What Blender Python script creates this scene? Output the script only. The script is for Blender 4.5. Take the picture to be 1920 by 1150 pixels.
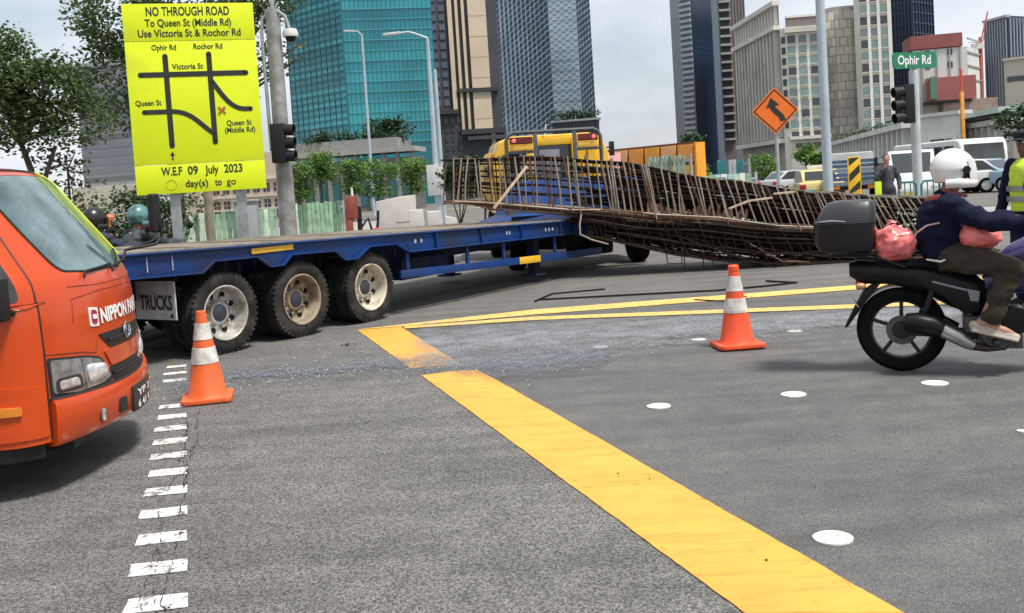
import bpy, bmesh, math, random
from mathutils import Vector, Matrix, noise
import mathutils

for o in list(bpy.data.objects):
    bpy.data.objects.remove(o, do_unlink=True)
SC = bpy.context.scene
COL = SC.collection
R = math.radians
V = Vector
random.seed(7)

# ---------------------------------------------------------------- camera
FPX, CXP, PPY, HORY, CAMH, ROLL = 1850.0, 960.0, 453.0, 350.0, 1.5, 0.063
pit = math.atan((PPY - HORY) / FPX)
cF = V((0, math.cos(pit), -math.sin(pit)))
cU0 = V((0, math.sin(pit), math.cos(pit)))
cR = math.cos(ROLL) * V((1, 0, 0)) - math.sin(ROLL) * cU0
cU = math.sin(ROLL) * V((1, 0, 0)) + math.cos(ROLL) * cU0
CAMP = V((0, 0, CAMH))
cam = bpy.data.cameras.new('camera')
cam.sensor_width = 36.0
cam.lens = FPX / 1920 * 36.0
cam.shift_y = -(575.0 - PPY) / 1920.0
cam.clip_start = 0.05
cam.clip_end = 6000
camo = bpy.data.objects.new('camera', cam)
COL.objects.link(camo)
camo.matrix_world = Matrix(((cR.x, cU.x, -cF.x, 0), (cR.y, cU.y, -cF.y, 0), (cR.z, cU.z, -cF.z, CAMH), (0, 0, 0, 1)))
SC.camera = camo

# ---------------------------------------------------------------- sky and sun
SUN_EL, SUN_AZ = R(64), R(128)      # azimuth from +Y towards +X
wd = bpy.data.worlds.new('World')
SC.world = wd
wd.use_nodes = True
nt = wd.node_tree
nt.nodes.clear()
def wn(t, **k):
    n = nt.nodes.new(t)
    for a, b in k.items():
        setattr(n, a, b)
    return n
sky = wn('ShaderNodeTexSky', sky_type='NISHITA')
sky.sun_disc = False
sky.sun_elevation = SUN_EL
sky.sun_rotation = SUN_AZ
sky.air_density = 1.0
sky.dust_density = 2.5
tc = wn('ShaderNodeTexCoord')
mp = wn('ShaderNodeMapping')
mp.inputs['Scale'].default_value = (1.0, 1.0, 2.2)
n1 = wn('ShaderNodeTexNoise')
n1.inputs['Scale'].default_value = 2.3
n1.inputs['Detail'].default_value = 8
n1.inputs['Roughness'].default_value = 0.55
rp = wn('ShaderNodeValToRGB')
rp.color_ramp.elements[0].position = 0.34
rp.color_ramp.elements[0].color = (0.42, 0.42, 0.42, 1)
rp.color_ramp.elements[1].position = 0.60
rp.color_ramp.elements[1].color = (0.97, 0.97, 0.97, 1)
n2 = wn('ShaderNodeTexNoise')
n2.inputs['Scale'].default_value = 3.7
n2.inputs['Detail'].default_value = 6
rc = wn('ShaderNodeValToRGB')
rc.color_ramp.elements[0].position = 0.3
rc.color_ramp.elements[0].color = (6.9, 7.7, 8.6, 1)
rc.color_ramp.elements[1].position = 0.68
rc.color_ramp.elements[1].color = (9.3, 9.6, 9.9, 1)
mx = wn('ShaderNodeMix', data_type='RGBA')
bg = wn('ShaderNodeBackground')
bg.inputs['Strength'].default_value = 0.066
wo = wn('ShaderNodeOutputWorld')
L = nt.links.new
L(tc.outputs['Generated'], mp.inputs['Vector'])
L(mp.outputs['Vector'], n1.inputs['Vector'])
L(mp.outputs['Vector'], n2.inputs['Vector'])
L(n1.outputs['Fac'], rp.inputs['Fac'])
L(n2.outputs['Fac'], rc.inputs['Fac'])
L(rp.outputs['Color'], mx.inputs['Factor'])
L(sky.outputs['Color'], mx.inputs[6])
L(rc.outputs['Color'], mx.inputs[7])
L(mx.outputs[2], bg.inputs['Color'])
L(bg.outputs['Background'], wo.inputs['Surface'])

sl = bpy.data.lights.new('sun', 'SUN')
sl.energy = 3.0
sl.angle = R(11)
sl.color = (1.0, 0.95, 0.88)
so = bpy.data.objects.new('sun', sl)
COL.objects.link(so)
sd = V((math.sin(SUN_AZ) * math.cos(SUN_EL), math.cos(SUN_AZ) * math.cos(SUN_EL), math.sin(SUN_EL)))
so.rotation_euler = (-sd).to_track_quat('-Z', 'Y').to_euler()
so.location = sd * 60

SC.view_settings.view_transform = 'Standard'
SC.view_settings.look = 'None'
SC.view_settings.gamma = 1.0
SC.view_settings.use_curve_mapping = False
SC.view_settings.exposure = 0.75
try:
    SC.render.engine = 'CYCLES'
except Exception:
    pass

# ---------------------------------------------------------------- helpers
def ray(u, v):
    d = cF * FPX + cR * (u - CXP) - cU * (v - PPY)
    return d / d.y
def P(u, v, Y):                # the point seen at photo pixel u, v that stands Y metres ahead
    return CAMP + ray(u, v) * Y
def G(u, v, z=0.0):            # the ground point seen at photo pixel u, v
    d = ray(u, v)
    return CAMP + d * ((z - CAMH) / d.z)

MATS = {}
def mat(name, col=(.5, .5, .5), rough=.6, metal=0., var=.12, scale=3., bump=0., bscale=60., spec=.5, emit=None, dirt=None, damt=0., dscale=1.2, coat=0., alpha=None, ior=None, trans=0.):
    if name in MATS:
        return MATS[name]
    m = bpy.data.materials.new(name)
    m.use_nodes = True
    t = m.node_tree
    b = t.nodes['Principled BSDF']
    b.inputs['Roughness'].default_value = rough
    b.inputs['Metallic'].default_value = metal
    b.inputs['Specular IOR Level'].default_value = spec
    b.inputs['Coat Weight'].default_value = coat
    b.inputs['Coat Roughness'].default_value = 0.08
    if ior:
        b.inputs['IOR'].default_value = ior
    if trans:
        b.inputs['Transmission Weight'].default_value = trans
    g = t.nodes.new('ShaderNodeNewGeometry')
    n = t.nodes.new('ShaderNodeTexNoise')
    n.inputs['Scale'].default_value = scale
    n.inputs['Detail'].default_value = 6
    n.inputs['Roughness'].default_value = .6
    t.links.new(g.outputs['Position'], n.inputs['Vector'])
    r = t.nodes.new('ShaderNodeValToRGB')
    r.color_ramp.elements[0].position = .3
    r.color_ramp.elements[1].position = .7
    r.color_ramp.elements[0].color = tuple(c * (1 - var) for c in col) + (1,)
    r.color_ramp.elements[1].color = tuple(min(1, c * (1 + var)) for c in col) + (1,)
    t.links.new(n.outputs['Fac'], r.inputs['Fac'])
    out = r.outputs['Color']
    if dirt:
        n2 = t.nodes.new('ShaderNodeTexNoise')
        n2.inputs['Scale'].default_value = dscale
        n2.inputs['Detail'].default_value = 9
        n2.inputs['Roughness'].default_value = .7
        t.links.new(g.outputs['Position'], n2.inputs['Vector'])
        r2 = t.nodes.new('ShaderNodeValToRGB')
        r2.color_ramp.elements[0].position = .62 - .4 * damt
        r2.color_ramp.elements[0].color = (0, 0, 0, 1)
        r2.color_ramp.elements[1].position = .78 - .2 * damt
        r2.color_ramp.elements[1].color = (1, 1, 1, 1)
        t.links.new(n2.outputs['Fac'], r2.inputs['Fac'])
        mxx = t.nodes.new('ShaderNodeMix')
        mxx.data_type = 'RGBA'
        t.links.new(r2.outputs['Color'], mxx.inputs['Factor'])
        t.links.new(out, mxx.inputs[6])
        mxx.inputs[7].default_value = tuple(dirt) + (1,)
        out = mxx.outputs[2]
    t.links.new(out, b.inputs['Base Color'])
    if bump:
        n3 = t.nodes.new('ShaderNodeTexNoise')
        n3.inputs['Scale'].default_value = bscale
        n3.inputs['Detail'].default_value = 4
        t.links.new(g.outputs['Position'], n3.inputs['Vector'])
        bp = t.nodes.new('ShaderNodeBump')
        bp.inputs['Strength'].default_value = bump
        bp.inputs['Distance'].default_value = .02
        t.links.new(n3.outputs['Fac'], bp.inputs['Height'])
        t.links.new(bp.outputs['Normal'], b.inputs['Normal'])
    if emit:
        b.inputs['Emission Color'].default_value = tuple(emit[:3]) + (1,)
        b.inputs['Emission Strength'].default_value = emit[3]
    MATS[name] = m
    return m

class MB:
    def __init__(s):
        s.v = []; s.f = []; s.m = []
    def add(s, vs, fs, mi=0):
        k = len(s.v)
        s.v += [V(p) for p in vs]
        s.f += [tuple(i + k for i in f) for f in fs]
        s.m += [mi] * len(fs)
        return s
    def bb(s, x0, x1, y0, y1, z0, z1, mi=0):
        vs = [(x, y, z) for x in (x0, x1) for y in (y0, y1) for z in (z0, z1)]
        return s.add(vs, [(0, 1, 3, 2), (4, 6, 7, 5), (0, 4, 5, 1), (2, 3, 7, 6), (0, 2, 6, 4), (1, 5, 7, 3)], mi)
    def ob(s, c, ex, ey, ez, sx, sy, sz, mi=0):      # oriented box
        c = V(c); ex = V(ex); ey = V(ey); ez = V(ez)
        vs = [c + ex * (a * sx / 2) + ey * (b * sy / 2) + ez * (d * sz / 2) for a in (-1, 1) for b in (-1, 1) for d in (-1, 1)]
        return s.add(vs, [(0, 1, 3, 2), (4, 6, 7, 5), (0, 4, 5, 1), (2, 3, 7, 6), (0, 2, 6, 4), (1, 5, 7, 3)], mi)
    def bar(s, p0, p1, w, h, up=(0, 0, 1), mi=0):
        p0 = V(p0); p1 = V(p1); d = p1 - p0; ln = d.length
        if ln < 1e-6: return s
        d /= ln; up = V(up)
        if abs(d.dot(up)) > .98: up = V((1, 0, 0))
        sx = d.cross(up).normalized(); u2 = sx.cross(d)
        return s.ob((p0 + p1) / 2, d, sx, u2, ln, w, h, mi)
    def tube(s, pts, r, n=6, closed=False, mi=0, flat=None):
        pts = [V(p) for p in pts]; m = len(pts)
        rr = r if isinstance(r, (list, tuple)) else [r] * m
        rings = []; up = None
        for i in range(m):
            a = pts[(i - 1) % m] if (closed or i > 0) else pts[i]
            b = pts[(i + 1) % m] if (closed or i < m - 1) else pts[i]
            t = (b - a)
            t = t.normalized() if t.length > 1e-9 else V((0, 0, 1))
            if up is None:
                up = V((0, 0, 1)) if abs(t.z) < .9 else V((1, 0, 0))
            sx = t.cross(up)
            if sx.length < 1e-4:
                sx = t.cross(V((.3, 1, .2)))
            sx.normalize(); u2 = sx.cross(t).normalized(); up = u2
            rings.append([pts[i] + sx * (math.cos(2 * math.pi * k / n) * rr[i]) + u2 * (math.sin(2 * math.pi * k / n) * rr[i] * (flat or 1)) for k in range(n)])
        vs = [p for g in rings for p in g]; fs = []
        for i in range(m if closed else m - 1):
            j = (i + 1) % m
            for k in range(n):
                l = (k + 1) % n
                fs.append((i * n + k, i * n + l, j * n + l, j * n + k))
        if not closed:
            fs.append(tuple(range(n - 1, -1, -1)))
            fs.append(tuple((m - 1) * n + k for k in range(n)))
        return s.add(vs, fs, mi)
    def cyl(s, p0, p1, r0, r1=None, n=12, mi=0):
        return s.tube([p0, p1], [r0, r0 if r1 is None else r1], n, mi=mi)
    def lathe(s, prof, o=(0, 0, 0), a=(0, 0, 1), n=24, mi=0, loop=False, cap=False):   # prof: (radius, distance along a)
        o = V(o); a = V(a).normalized()
        sx = a.cross(V((0, 0, 1)) if abs(a.z) < .9 else V((1, 0, 0))).normalized(); sy = a.cross(sx)
        vs = []; m = len(prof)
        for r, t in prof:
            for k in range(n):
                an = 2 * math.pi * k / n
                vs.append(o + a * t + sx * (math.cos(an) * r) + sy * (math.sin(an) * r))
        fs = []
        for i in range(m if loop else m - 1):
            j = (i + 1) % m
            for k in range(n):
                l = (k + 1) % n
                fs.append((i * n + k, i * n + l, j * n + l, j * n + k))
        if cap and not loop:
            if prof[0][0] > 1e-5: fs.append(tuple(range(n - 1, -1, -1)))
            if prof[-1][0] > 1e-5: fs.append(tuple((m - 1) * n + k for k in range(n)))
        return s.add(vs, fs, mi)
    def prism(s, poly, o, ex, ey, ez, d0, d1, mi=0):
        o = V(o); ex = V(ex); ey = V(ey); ez = V(ez); n = len(poly)
        vs = [o + ex * a + ey * b + ez * d for d in (d0, d1) for a, b in poly]
        fs = [tuple(range(n - 1, -1, -1)), tuple(range(n, 2 * n))]
        fs += [(i, (i + 1) % n, n + (i + 1) % n, n + i) for i in range(n)]
        return s.add(vs, fs, mi)
    def ell(s, c, r, n=12, m=8, rot=None, mi=0, jit=0.):
        c = V(c); vs = []; fs = []
        for i in range(m + 1):
            ph = math.pi * i / m
            for k in range(n):
                th = 2 * math.pi * k / n
                q = V((r[0] * math.sin(ph) * math.cos(th), r[1] * math.sin(ph) * math.sin(th), r[2] * math.cos(ph)))
                if jit:
                    q *= 1 + jit * noise.noise(q * (2.2 / max(r)) + c)
                if rot: q = rot @ q
                vs.append(c + q)
        for i in range(m):
            for k in range(n):
                l = (k + 1) % n
                fs.append((i * n + k, (i + 1) * n + k, (i + 1) * n + l, i * n + l))
        return s.add(vs, fs, mi)
    def mesh(s, name, bevel=0., smooth=False, seg=2, weld=True, ang=35):
        bm = bmesh.new()
        bv = [bm.verts.new(p) for p in s.v]
        for f, mi in zip(s.f, s.m):
            try:
                q = bm.faces.new([bv[i] for i in f]); q.material_index = mi
            except ValueError:
                pass
        if weld:
            bmesh.ops.remove_doubles(bm, verts=bm.verts, dist=1e-5)
        bmesh.ops.recalc_face_normals(bm, faces=bm.faces)
        if bevel:
            ed = [e for e in bm.edges if len(e.link_faces) == 2 and e.calc_face_angle(0) > R(28)]
            bmesh.ops.bevel(bm, geom=ed, offset=bevel, segments=seg, profile=.6, affect='EDGES', clamp_overlap=True)
        me = bpy.data.meshes.new(name)
        bm.to_mesh(me); bm.free()
        if smooth or bevel:
            me.polygons.foreach_set('use_smooth', [True] * len(me.polygons))
            me.set_sharp_from_angle(angle=R(ang))
        return me
    def build(s, name, mats, parent=None, world=False, **k):
        if world and parent is not None:
            inv = MW[parent.name].inverted()
            s.v = [inv @ p for p in s.v]
        return obj(name, s.mesh(name, **k), mats, parent)

MW = {}
def obj(name, me, mats, parent=None):
    o = bpy.data.objects.new(name, me)
    COL.objects.link(o)
    if not isinstance(mats, (list, tuple)): mats = [mats]
    if len(me.materials) == 0:
        for m in mats: me.materials.append(m)
    if parent is not None:
        o.parent = parent
        MW[o.name] = MW.get(parent.name, Matrix())
    return o
def tag(o, label=None, cat=None, group=None, kind=None):
    if label: o['label'] = label
    if cat: o['category'] = cat
    if group: o['group'] = group
    if kind: o['kind'] = kind
    return o
def thing(name, label, cat, loc=(0, 0, 0), rotz=0., group=None):
    o = bpy.data.objects.new(name, None)
    COL.objects.link(o)
    o.location = loc; o.rotation_euler = (0, 0, rotz)
    o.empty_display_size = .1
    MW[o.name] = Matrix.Translation(V(loc)) @ Matrix.Rotation(rotz, 4, 'Z')
    return tag(o, label, cat, group)
def inst(src, parent, loc, rotz=0., name=None):         # a part that shares its mesh
    o = bpy.data.objects.new(name or src.name.split('.')[0], src.data if hasattr(src, 'data') else src)
    COL.objects.link(o)
    o.location = loc; o.rotation_euler = (0, 0, rotz)
    o.parent = parent
    MW[o.name] = MW.get(parent.name, Matrix())
    return o
TMPSC = bpy.data.scenes.new('workbench_scene')      # small scratch scene, removed at the end
def eval_mesh(o):
    TMPSC.collection.objects.link(o)
    with bpy.context.temp_override(scene=TMPSC, view_layer=TMPSC.view_layers[0]):
        dg = bpy.context.evaluated_depsgraph_get()
        dg.update()
    me = bpy.data.meshes.new_from_object(o.evaluated_get(dg), depsgraph=dg)
    bpy.data.objects.remove(o, do_unlink=True)
    return me
def text_mesh(s, size, align='LEFT', ext=0., sx=1.0, bold=0.):
    cu = bpy.data.curves.new('lettering', 'FONT')
    cu.body = s; cu.size = size; cu.align_x = align; cu.align_y = 'BOTTOM_BASELINE'
    cu.extrude = ext; cu.resolution_u = 3; cu.offset = bold
    o = bpy.data.objects.new('lettering', cu)
    me = eval_mesh(o)
    for v in me.vertices: v.co.x *= sx
    return me
def text(name, s, size, o, ex, ey, m, parent, width=None, align='LEFT', off=.004, bold=0., world=False):
    me = text_mesh(s, size, 'LEFT', 0, 1, bold)
    xs = [v.co.x for v in me.vertices]
    w = max(xs) - min(xs); x0 = min(xs)
    k = (width / w) if width else 1.
    sh = {'LEFT': 0, 'CENTER': -.5, 'RIGHT': -1}[align] * w * k
    o = V(o); ex = V(ex); ey = V(ey); ez = ex.cross(ey)
    inv = MW[parent.name].inverted() if world else Matrix()
    for v in me.vertices:
        v.co = inv @ (o + ex * ((v.co.x - x0) * k + sh) + ey * v.co.y + ez * off)
    return obj(name, me, m, parent)
def interp(x, tab):
    if x <= tab[0][0]: return tab[0][1]
    for (a, b), (c, d) in zip(tab, tab[1:]):
        if x <= c:
            return b + (d - b) * (x - a) / (c - a)
    return tab[-1][1]
def smooth_interp(x, tab):
    if x <= tab[0][0]: return tab[0][1]
    for (a, b), (c, d) in zip(tab, tab[1:]):
        if x <= c:
            t = (x - a) / (c - a); t = t * t * (3 - 2 * t) * .5 + t * .5
            return b + (d - b) * t
    return tab[-1][1]
X_, Y_, Z_ = V((1, 0, 0)), V((0, 1, 0)), V((0, 0, 1))

# ================================================================ ROAD AND MARKINGS
def asphalt():
    m = bpy.data.materials.new('asphalt'); m.use_nodes = True
    t = m.node_tree; b = t.nodes['Principled BSDF']; ln = t.links.new
    N = t.nodes.new
    g = N('ShaderNodeNewGeometry')
    def noise_(sc, det=5, ro=.6):
        n = N('ShaderNodeTexNoise'); n.inputs['Scale'].default_value = sc; n.inputs['Detail'].default_value = det
        n.inputs['Roughness'].default_value = ro
        ln(g.outputs['Position'], n.inputs['Vector']); return n.outputs['Fac']
    def ramp(fac, a, b_, ca, cb):
        r = N('ShaderNodeValToRGB'); r.color_ramp.elements[0].position = a; r.color_ramp.elements[1].position = b_
        r.color_ramp.elements[0].color = tuple(ca) + (1,); r.color_ramp.elements[1].color = tuple(cb) + (1,)
        ln(fac, r.inputs['Fac']); return r.outputs['Color']
    def mixc(fac, a, b_, mode='MIX'):
        x = N('ShaderNodeMix'); x.data_type = 'RGBA'; x.blend_type = mode
        if isinstance(fac, float): x.inputs['Factor'].default_value = fac
        else: ln(fac, x.inputs['Factor'])
        for s, q in ((6, a), (7, b_)):
            if isinstance(q, tuple): x.inputs[s].default_value = q + (1,)
            else: ln(q, x.inputs[s])
        return x.outputs[2]
    v = N('ShaderNodeTexVoronoi'); v.inputs['Scale'].default_value = 135
    ln(g.outputs['Position'], v.inputs['Vector'])
    sp = N('ShaderNodeSeparateColor'); ln(v.outputs['Color'], sp.inputs['Color'])
    chips = ramp(sp.outputs['Red'], .18, .95, (.056, .055, .054), (.222, .215, .203))     # stone to stone
    v2 = N('ShaderNodeTexVoronoi'); v2.inputs['Scale'].default_value = 250
    ln(g.outputs['Position'], v2.inputs['Vector'])
    sp2 = N('ShaderNodeSeparateColor'); ln(v2.outputs['Color'], sp2.inputs['Color'])
    fine = ramp(sp2.outputs['Green'], .1, .95, (.053, .053, .054), (.172, .169, .163))
    # the lane on the left is coarse and worn, the box on the right is smoother and darker
    sx = N('ShaderNodeSeparateXYZ'); ln(g.outputs['Position'], sx.inputs['Vector'])
    ma = N('ShaderNodeMath'); ma.operation = 'MULTIPLY_ADD'; ln(sx.outputs['Y'], ma.inputs[0]); ma.inputs[1].default_value = .3247
    ln(sx.outputs['X'], ma.inputs[2])
    mr = N('ShaderNodeMapRange'); ln(ma.outputs[0], mr.inputs['Value'])
    mr.inputs['From Min'].default_value = 1.9; mr.inputs['From Max'].default_value = 2.1
    col = mixc(mr.outputs['Result'], chips, fine)
    big = ramp(noise_(.55, 6), .3, .72, (.84, .84, .85), (1.14, 1.13, 1.11))
    mid = ramp(noise_(4.5, 6, .7), .28, .75, (.80, .80, .80), (1.18, 1.18, 1.17))
    col = mixc(1.0, col, big, 'MULTIPLY'); col = mixc(1.0, col, mid, 'MULTIPLY')
    # dark tyre streaks along the lane
    mpn = N('ShaderNodeMapping'); mpn.inputs['Rotation'].default_value = (0, 0, R(-9)); mpn.inputs['Scale'].default_value = (.35, 2.6, 1)
    ln(g.outputs['Position'], mpn.inputs['Vector'])
    sn = N('ShaderNodeTexNoise'); sn.inputs['Scale'].default_value = 1.3; sn.inputs['Detail'].default_value = 6
    ln(mpn.outputs['Vector'], sn.inputs['Vector'])
    st = ramp(sn.outputs['Fac'], .35, .62, (.78, .78, .79), (1.08, 1.08, 1.07))
    col = mixc(1.0, col, st, 'MULTIPLY')
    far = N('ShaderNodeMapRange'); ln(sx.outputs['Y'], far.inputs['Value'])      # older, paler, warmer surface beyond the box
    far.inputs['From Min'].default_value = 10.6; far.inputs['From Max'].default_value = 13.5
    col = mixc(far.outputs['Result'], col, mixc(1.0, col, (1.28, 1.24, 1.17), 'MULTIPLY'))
    ln(col, b.inputs['Base Color'])
    b.inputs['Roughness'].default_value = .82
    bp = N('ShaderNodeBump'); bp.inputs['Strength'].default_value = .55; bp.inputs['Distance'].default_value = .006
    ln(v.outputs['Distance'], bp.inputs['Height']); ln(bp.outputs['Normal'], b.inputs['Normal'])
    return m
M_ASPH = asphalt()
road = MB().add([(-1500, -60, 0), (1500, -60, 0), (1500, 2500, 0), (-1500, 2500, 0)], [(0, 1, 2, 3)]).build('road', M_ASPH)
tag(road, kind='structure', label='grey asphalt road across the whole junction')

def worn_paint(name, col, wear, wcol, wscale=14., streak=None):
    m = bpy.data.materials.new(name); m.use_nodes = True
    t = m.node_tree; b = t.nodes['Principled BSDF']; ln = t.links.new; N = t.nodes.new
    g = N('ShaderNodeNewGeometry')
    n = N('ShaderNodeTexNoise'); n.inputs['Scale'].default_value = wscale; n.inputs['Detail'].default_value = 12; n.inputs['Roughness'].default_value = .75
    ln(g.outputs['Position'], n.inputs['Vector'])
    r = N('ShaderNodeValToRGB'); r.color_ramp.elements[0].position = wear; r.color_ramp.elements[1].position = wear + .07
    r.color_ramp.elements[0].color = tuple(wcol) + (1,); r.color_ramp.elements[1].color = (1, 1, 1, 1)
    ln(n.outputs['Fac'], r.inputs['Fac'])
    n2 = N('ShaderNodeTexNoise'); n2.inputs['Scale'].default_value = 2.2; n2.inputs['Detail'].default_value = 8; n2.inputs['Roughness'].default_value = .7
    ln(g.outputs['Position'], n2.inputs['Vector'])
    r2 = N('ShaderNodeValToRGB'); r2.color_ramp.elements[0].position = .3; r2.color_ramp.elements[1].position = .65
    r2.color_ramp.elements[0].color = tuple(c * .80 for c in col) + (1,); r2.color_ramp.elements[1].color = tuple(col) + (1,)
    ln(n2.outputs['Fac'], r2.inputs['Fac'])
    v = N('ShaderNodeTexVoronoi'); v.inputs['Scale'].default_value = 120; ln(g.outputs['Position'], v.inputs['Vector'])
    x = N('ShaderNodeMix'); x.data_type = 'RGBA'; x.blend_type = 'MULTIPLY'; x.inputs['Factor'].default_value = 1
    ln(r2.outputs['Color'], x.inputs[6]); ln(r.outputs['Color'], x.inputs[7])
    mpn = N('ShaderNodeMapping'); mpn.inputs['Rotation'].default_value = (0, 0, R(-8)); mpn.inputs['Scale'].default_value = (.5, 5, 1); ln(g.outputs['Position'], mpn.inputs['Vector'])
    n4 = N('ShaderNodeTexNoise'); n4.inputs['Scale'].default_value = 2.4; n4.inputs['Detail'].default_value = 9; n4.inputs['Roughness'].default_value = .7; ln(mpn.outputs['Vector'], n4.inputs['Vector'])
    r4 = N('ShaderNodeValToRGB'); r4.color_ramp.elements[0].position = .34; r4.color_ramp.elements[1].position = .50; r4.color_ramp.elements[0].color = (.80, .78, .76, 1); r4.color_ramp.elements[1].color = (1, 1, 1, 1); ln(n4.outputs['Fac'], r4.inputs['Fac'])
    x4 = N('ShaderNodeMix'); x4.data_type = 'RGBA'; x4.blend_type = 'MULTIPLY'; x4.inputs['Factor'].default_value = 1; ln(x.outputs[2], x4.inputs[6]); ln(r4.outputs['Color'], x4.inputs[7])
    ln(x4.outputs[2], b.inputs['Base Color'])
    b.inputs['Roughness'].default_value = .7
    bp = N('ShaderNodeBump'); bp.inputs['Strength'].default_value = .3; bp.inputs['Distance'].default_value = .004
    ln(v.outputs['Distance'], bp.inputs['Height']); ln(bp.outputs['Normal'], b.inputs['Normal'])
    return m
M_YEL = worn_paint('yellow_road_paint', (.74, .375, .060), .34, (.55, .50, .46))
M_YEL2 = worn_paint('faded_yellow_paint', (.80, .52, .15), .40, (.4, .38, .36))
M_WHT = worn_paint('white_road_paint', (.70, .70, .67), .41, (.24, .23, .23), 11.)

def sheet(name, pts, z, m, wob=0., thick=.004):
    """a thin painted patch: outline pts on the road, top at z"""
    out = []
    n = len(pts)
    for i in range(n):
        a = V((pts[i][0], pts[i][1], 0)); b = V((pts[(i + 1) % n][0], pts[(i + 1) % n][1], 0))
        k = max(1, int((b - a).length / .035)) if wob else 1
        for j in range(k):
            q = a.lerp(b, j / k)
            if wob:
                w = noise.noise_vector(q * 9) * wob + noise.noise_vector(q * 30) * wob * .6
                q += V((w.x, w.y, 0))
            out.append((q.x, q.y))
    mb = MB()
    mb.prism(out, (0, 0, 0), X_, Y_, Z_, z - thick + .001, z)
    return mb.build(name, m, road)
E_ = lambda u, v: tuple(G(u, v)[:2])
# yellow box junction: near side, broken where the spill crosses it
sheet('yellow_line', [E_(1398, 1152), E_(1695, 1152), (1.9, 1.4), (1.3, 1.4)], .006, M_YEL)
sheet('yellow_line', [E_(790, 705), E_(850, 697), E_(895, 695), E_(935, 716), E_(1693, 1151), E_(1396, 1151)], .006, M_YEL, .004)
sheet('yellow_line', [E_(670, 620), E_(752, 614), E_(862, 683), E_(770, 692)], .006, M_YEL, .006)
# far side of the box
sheet('yellow_line', [E_(672, 619), E_(752, 613.5), E_(1003, 591), E_(1620, 543), E_(1900, 521), E_(1900, 515), E_(1620, 535), E_(1000, 582)], .009, M_YEL2, .004)
sheet('yellow_line', [E_(757, 618), E_(1000, 602), E_(1600, 580), E_(1920, 567), E_(1920, 561.5), E_(1600, 573), E_(1000, 596), E_(760, 614)], .012, M_YEL2, .004)
# white ladder marking on the left
for i in range(17):
    yc = 3.32 + .372 * i
    if 12 <= i <= 13: continue
    xr = interp(yc, [(3.3, -1.20), (3.69, -1.325), (5.52, -1.92), (7.34, -2.52), (9.4, -3.19)])
    wl = .232 - .003 * i + random.uniform(-.01, .01)
    l = .068 if i < 12 else .06
    a = .03
    pts = [(xr - wl + .2 * l, yc - l - a), (xr + .32 * l, yc - l), (xr - .32 * l, yc + l), (xr - wl - .3 * l, yc + l - a)]
    sheet('ladder_bar', pts, .006, M_WHT, .007)
# round white markers
for u, v, d in ((1235, 763, .155), (1488, 741, .165), (1753, 720, .17), (1562, 1011, .158), (1125, 652, .14), (1310, 638, .13), (1490, 622, .13), (1916, 810, .05)):
    c = G(u, v)
    pts = [(c.x + d / 2 * (1 + .05 * noise.noise(V((k * 1.7, u, 0)))) * math.cos(k * math.pi / 22), c.y + d / 2 * (1 + .05 * noise.noise(V((k * 1.7, u, 0)))) * math.sin(k * math.pi / 22)) for k in range(44)]
    mb = MB().prism(pts, (0, 0, 0), X_, Y_, Z_, .001, .008)
    mb.build('lane_dot', worn_paint('dot_paint', (.74, .72, .64), .40, (.45, .44, .42), 14.) if 'dot_paint' not in bpy.data.materials else bpy.data.materials['dot_paint'], road)
# cracks by the ladder and across the lane
M_CRK = mat('crack_dark', (.018, .017, .017), .9, var=.4, scale=30)
def crack(pts, w, seed):
    rd = random.Random(seed)
    pp = [V((p[0], p[1], 0)) for p in pts]; path = []
    for a, b in zip(pp, pp[1:]):
        k = max(2, int((b - a).length / .012))
        for j in range(k):
            q = a.lerp(b, j / k); f = noise.noise_vector(q * 6 + V((seed, 0, 0))) * .022 + noise.noise_vector(q * 22 + V((0, seed, 0))) * .010
            path.append(q + V((f.x, f.y, 0)))
    mb = MB(); vs = []; fs = []; up = V((0, 0, .0095))
    for i, q in enumerate(path):
        t = (path[min(i + 1, len(path) - 1)] - path[max(i - 1, 0)]).normalized(); s = V((-t.y, t.x, 0))
        ww = w * .42 * max(.0, .35 + 1.5 * noise.noise(q * 17 + V((seed, seed, 0))))
        vs += [q + s * ww / 2 + up, q - s * ww / 2 + up]
        if i: fs.append((2 * i - 2, 2 * i - 1, 2 * i + 1, 2 * i))
        if noise.noise(q * 5 + V((0, 0, seed))) > -.1 and rd.random() < .55:      # chips broken out beside the crack
            c = q + s * rd.gauss(0, w * 1.1); r0 = rd.uniform(.12, .5) * w; n = rd.randint(4, 7); a0 = rd.uniform(0, 6)
            mb.add([c + V((math.cos(a0 + 6.283 * k / n) * r0 * rd.uniform(.5, 1.2), math.sin(a0 + 6.283 * k / n) * r0 * rd.uniform(.5, 1.2), .0098)) for k in range(n)], [tuple(range(n))])
    mb.add(vs, fs)
    return tag(mb.build('crack', M_CRK, road, weld=False), kind='stuff')
crack([E_(352, 775), E_(345, 860), E_(350, 905), E_(338, 925)], .020, 1)
crack([E_(372, 770), E_(366, 835), E_(352, 885), E_(345, 925), E_(333, 975)], .016, 2)
crack([E_(340, 855), E_(335, 890), E_(300, 940), E_(300, 1010), E_(302, 1060), E_(285, 1150)], .013, 3)
crack([E_(335, 1000), E_(325, 1060), E_(312, 1100), E_(305, 1150)], .016, 4)
crack([E_(290, 1030), E_(283, 1075), E_(272, 1110), E_(268, 1150)], .011, 5)
crack([E_(560, 815), E_(640, 805), E_(700, 790)], .012, 6)
crack([E_(700, 905), E_(790, 890), E_(880, 884)], .010, 7)
crack([E_(1270, 772), E_(1330, 766)], .012, 8)
crack([E_(1790, 922), E_(1850, 916)], .012, 9)
crack([E_(200, 1030), E_(265, 1020)], .014, 10)
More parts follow.
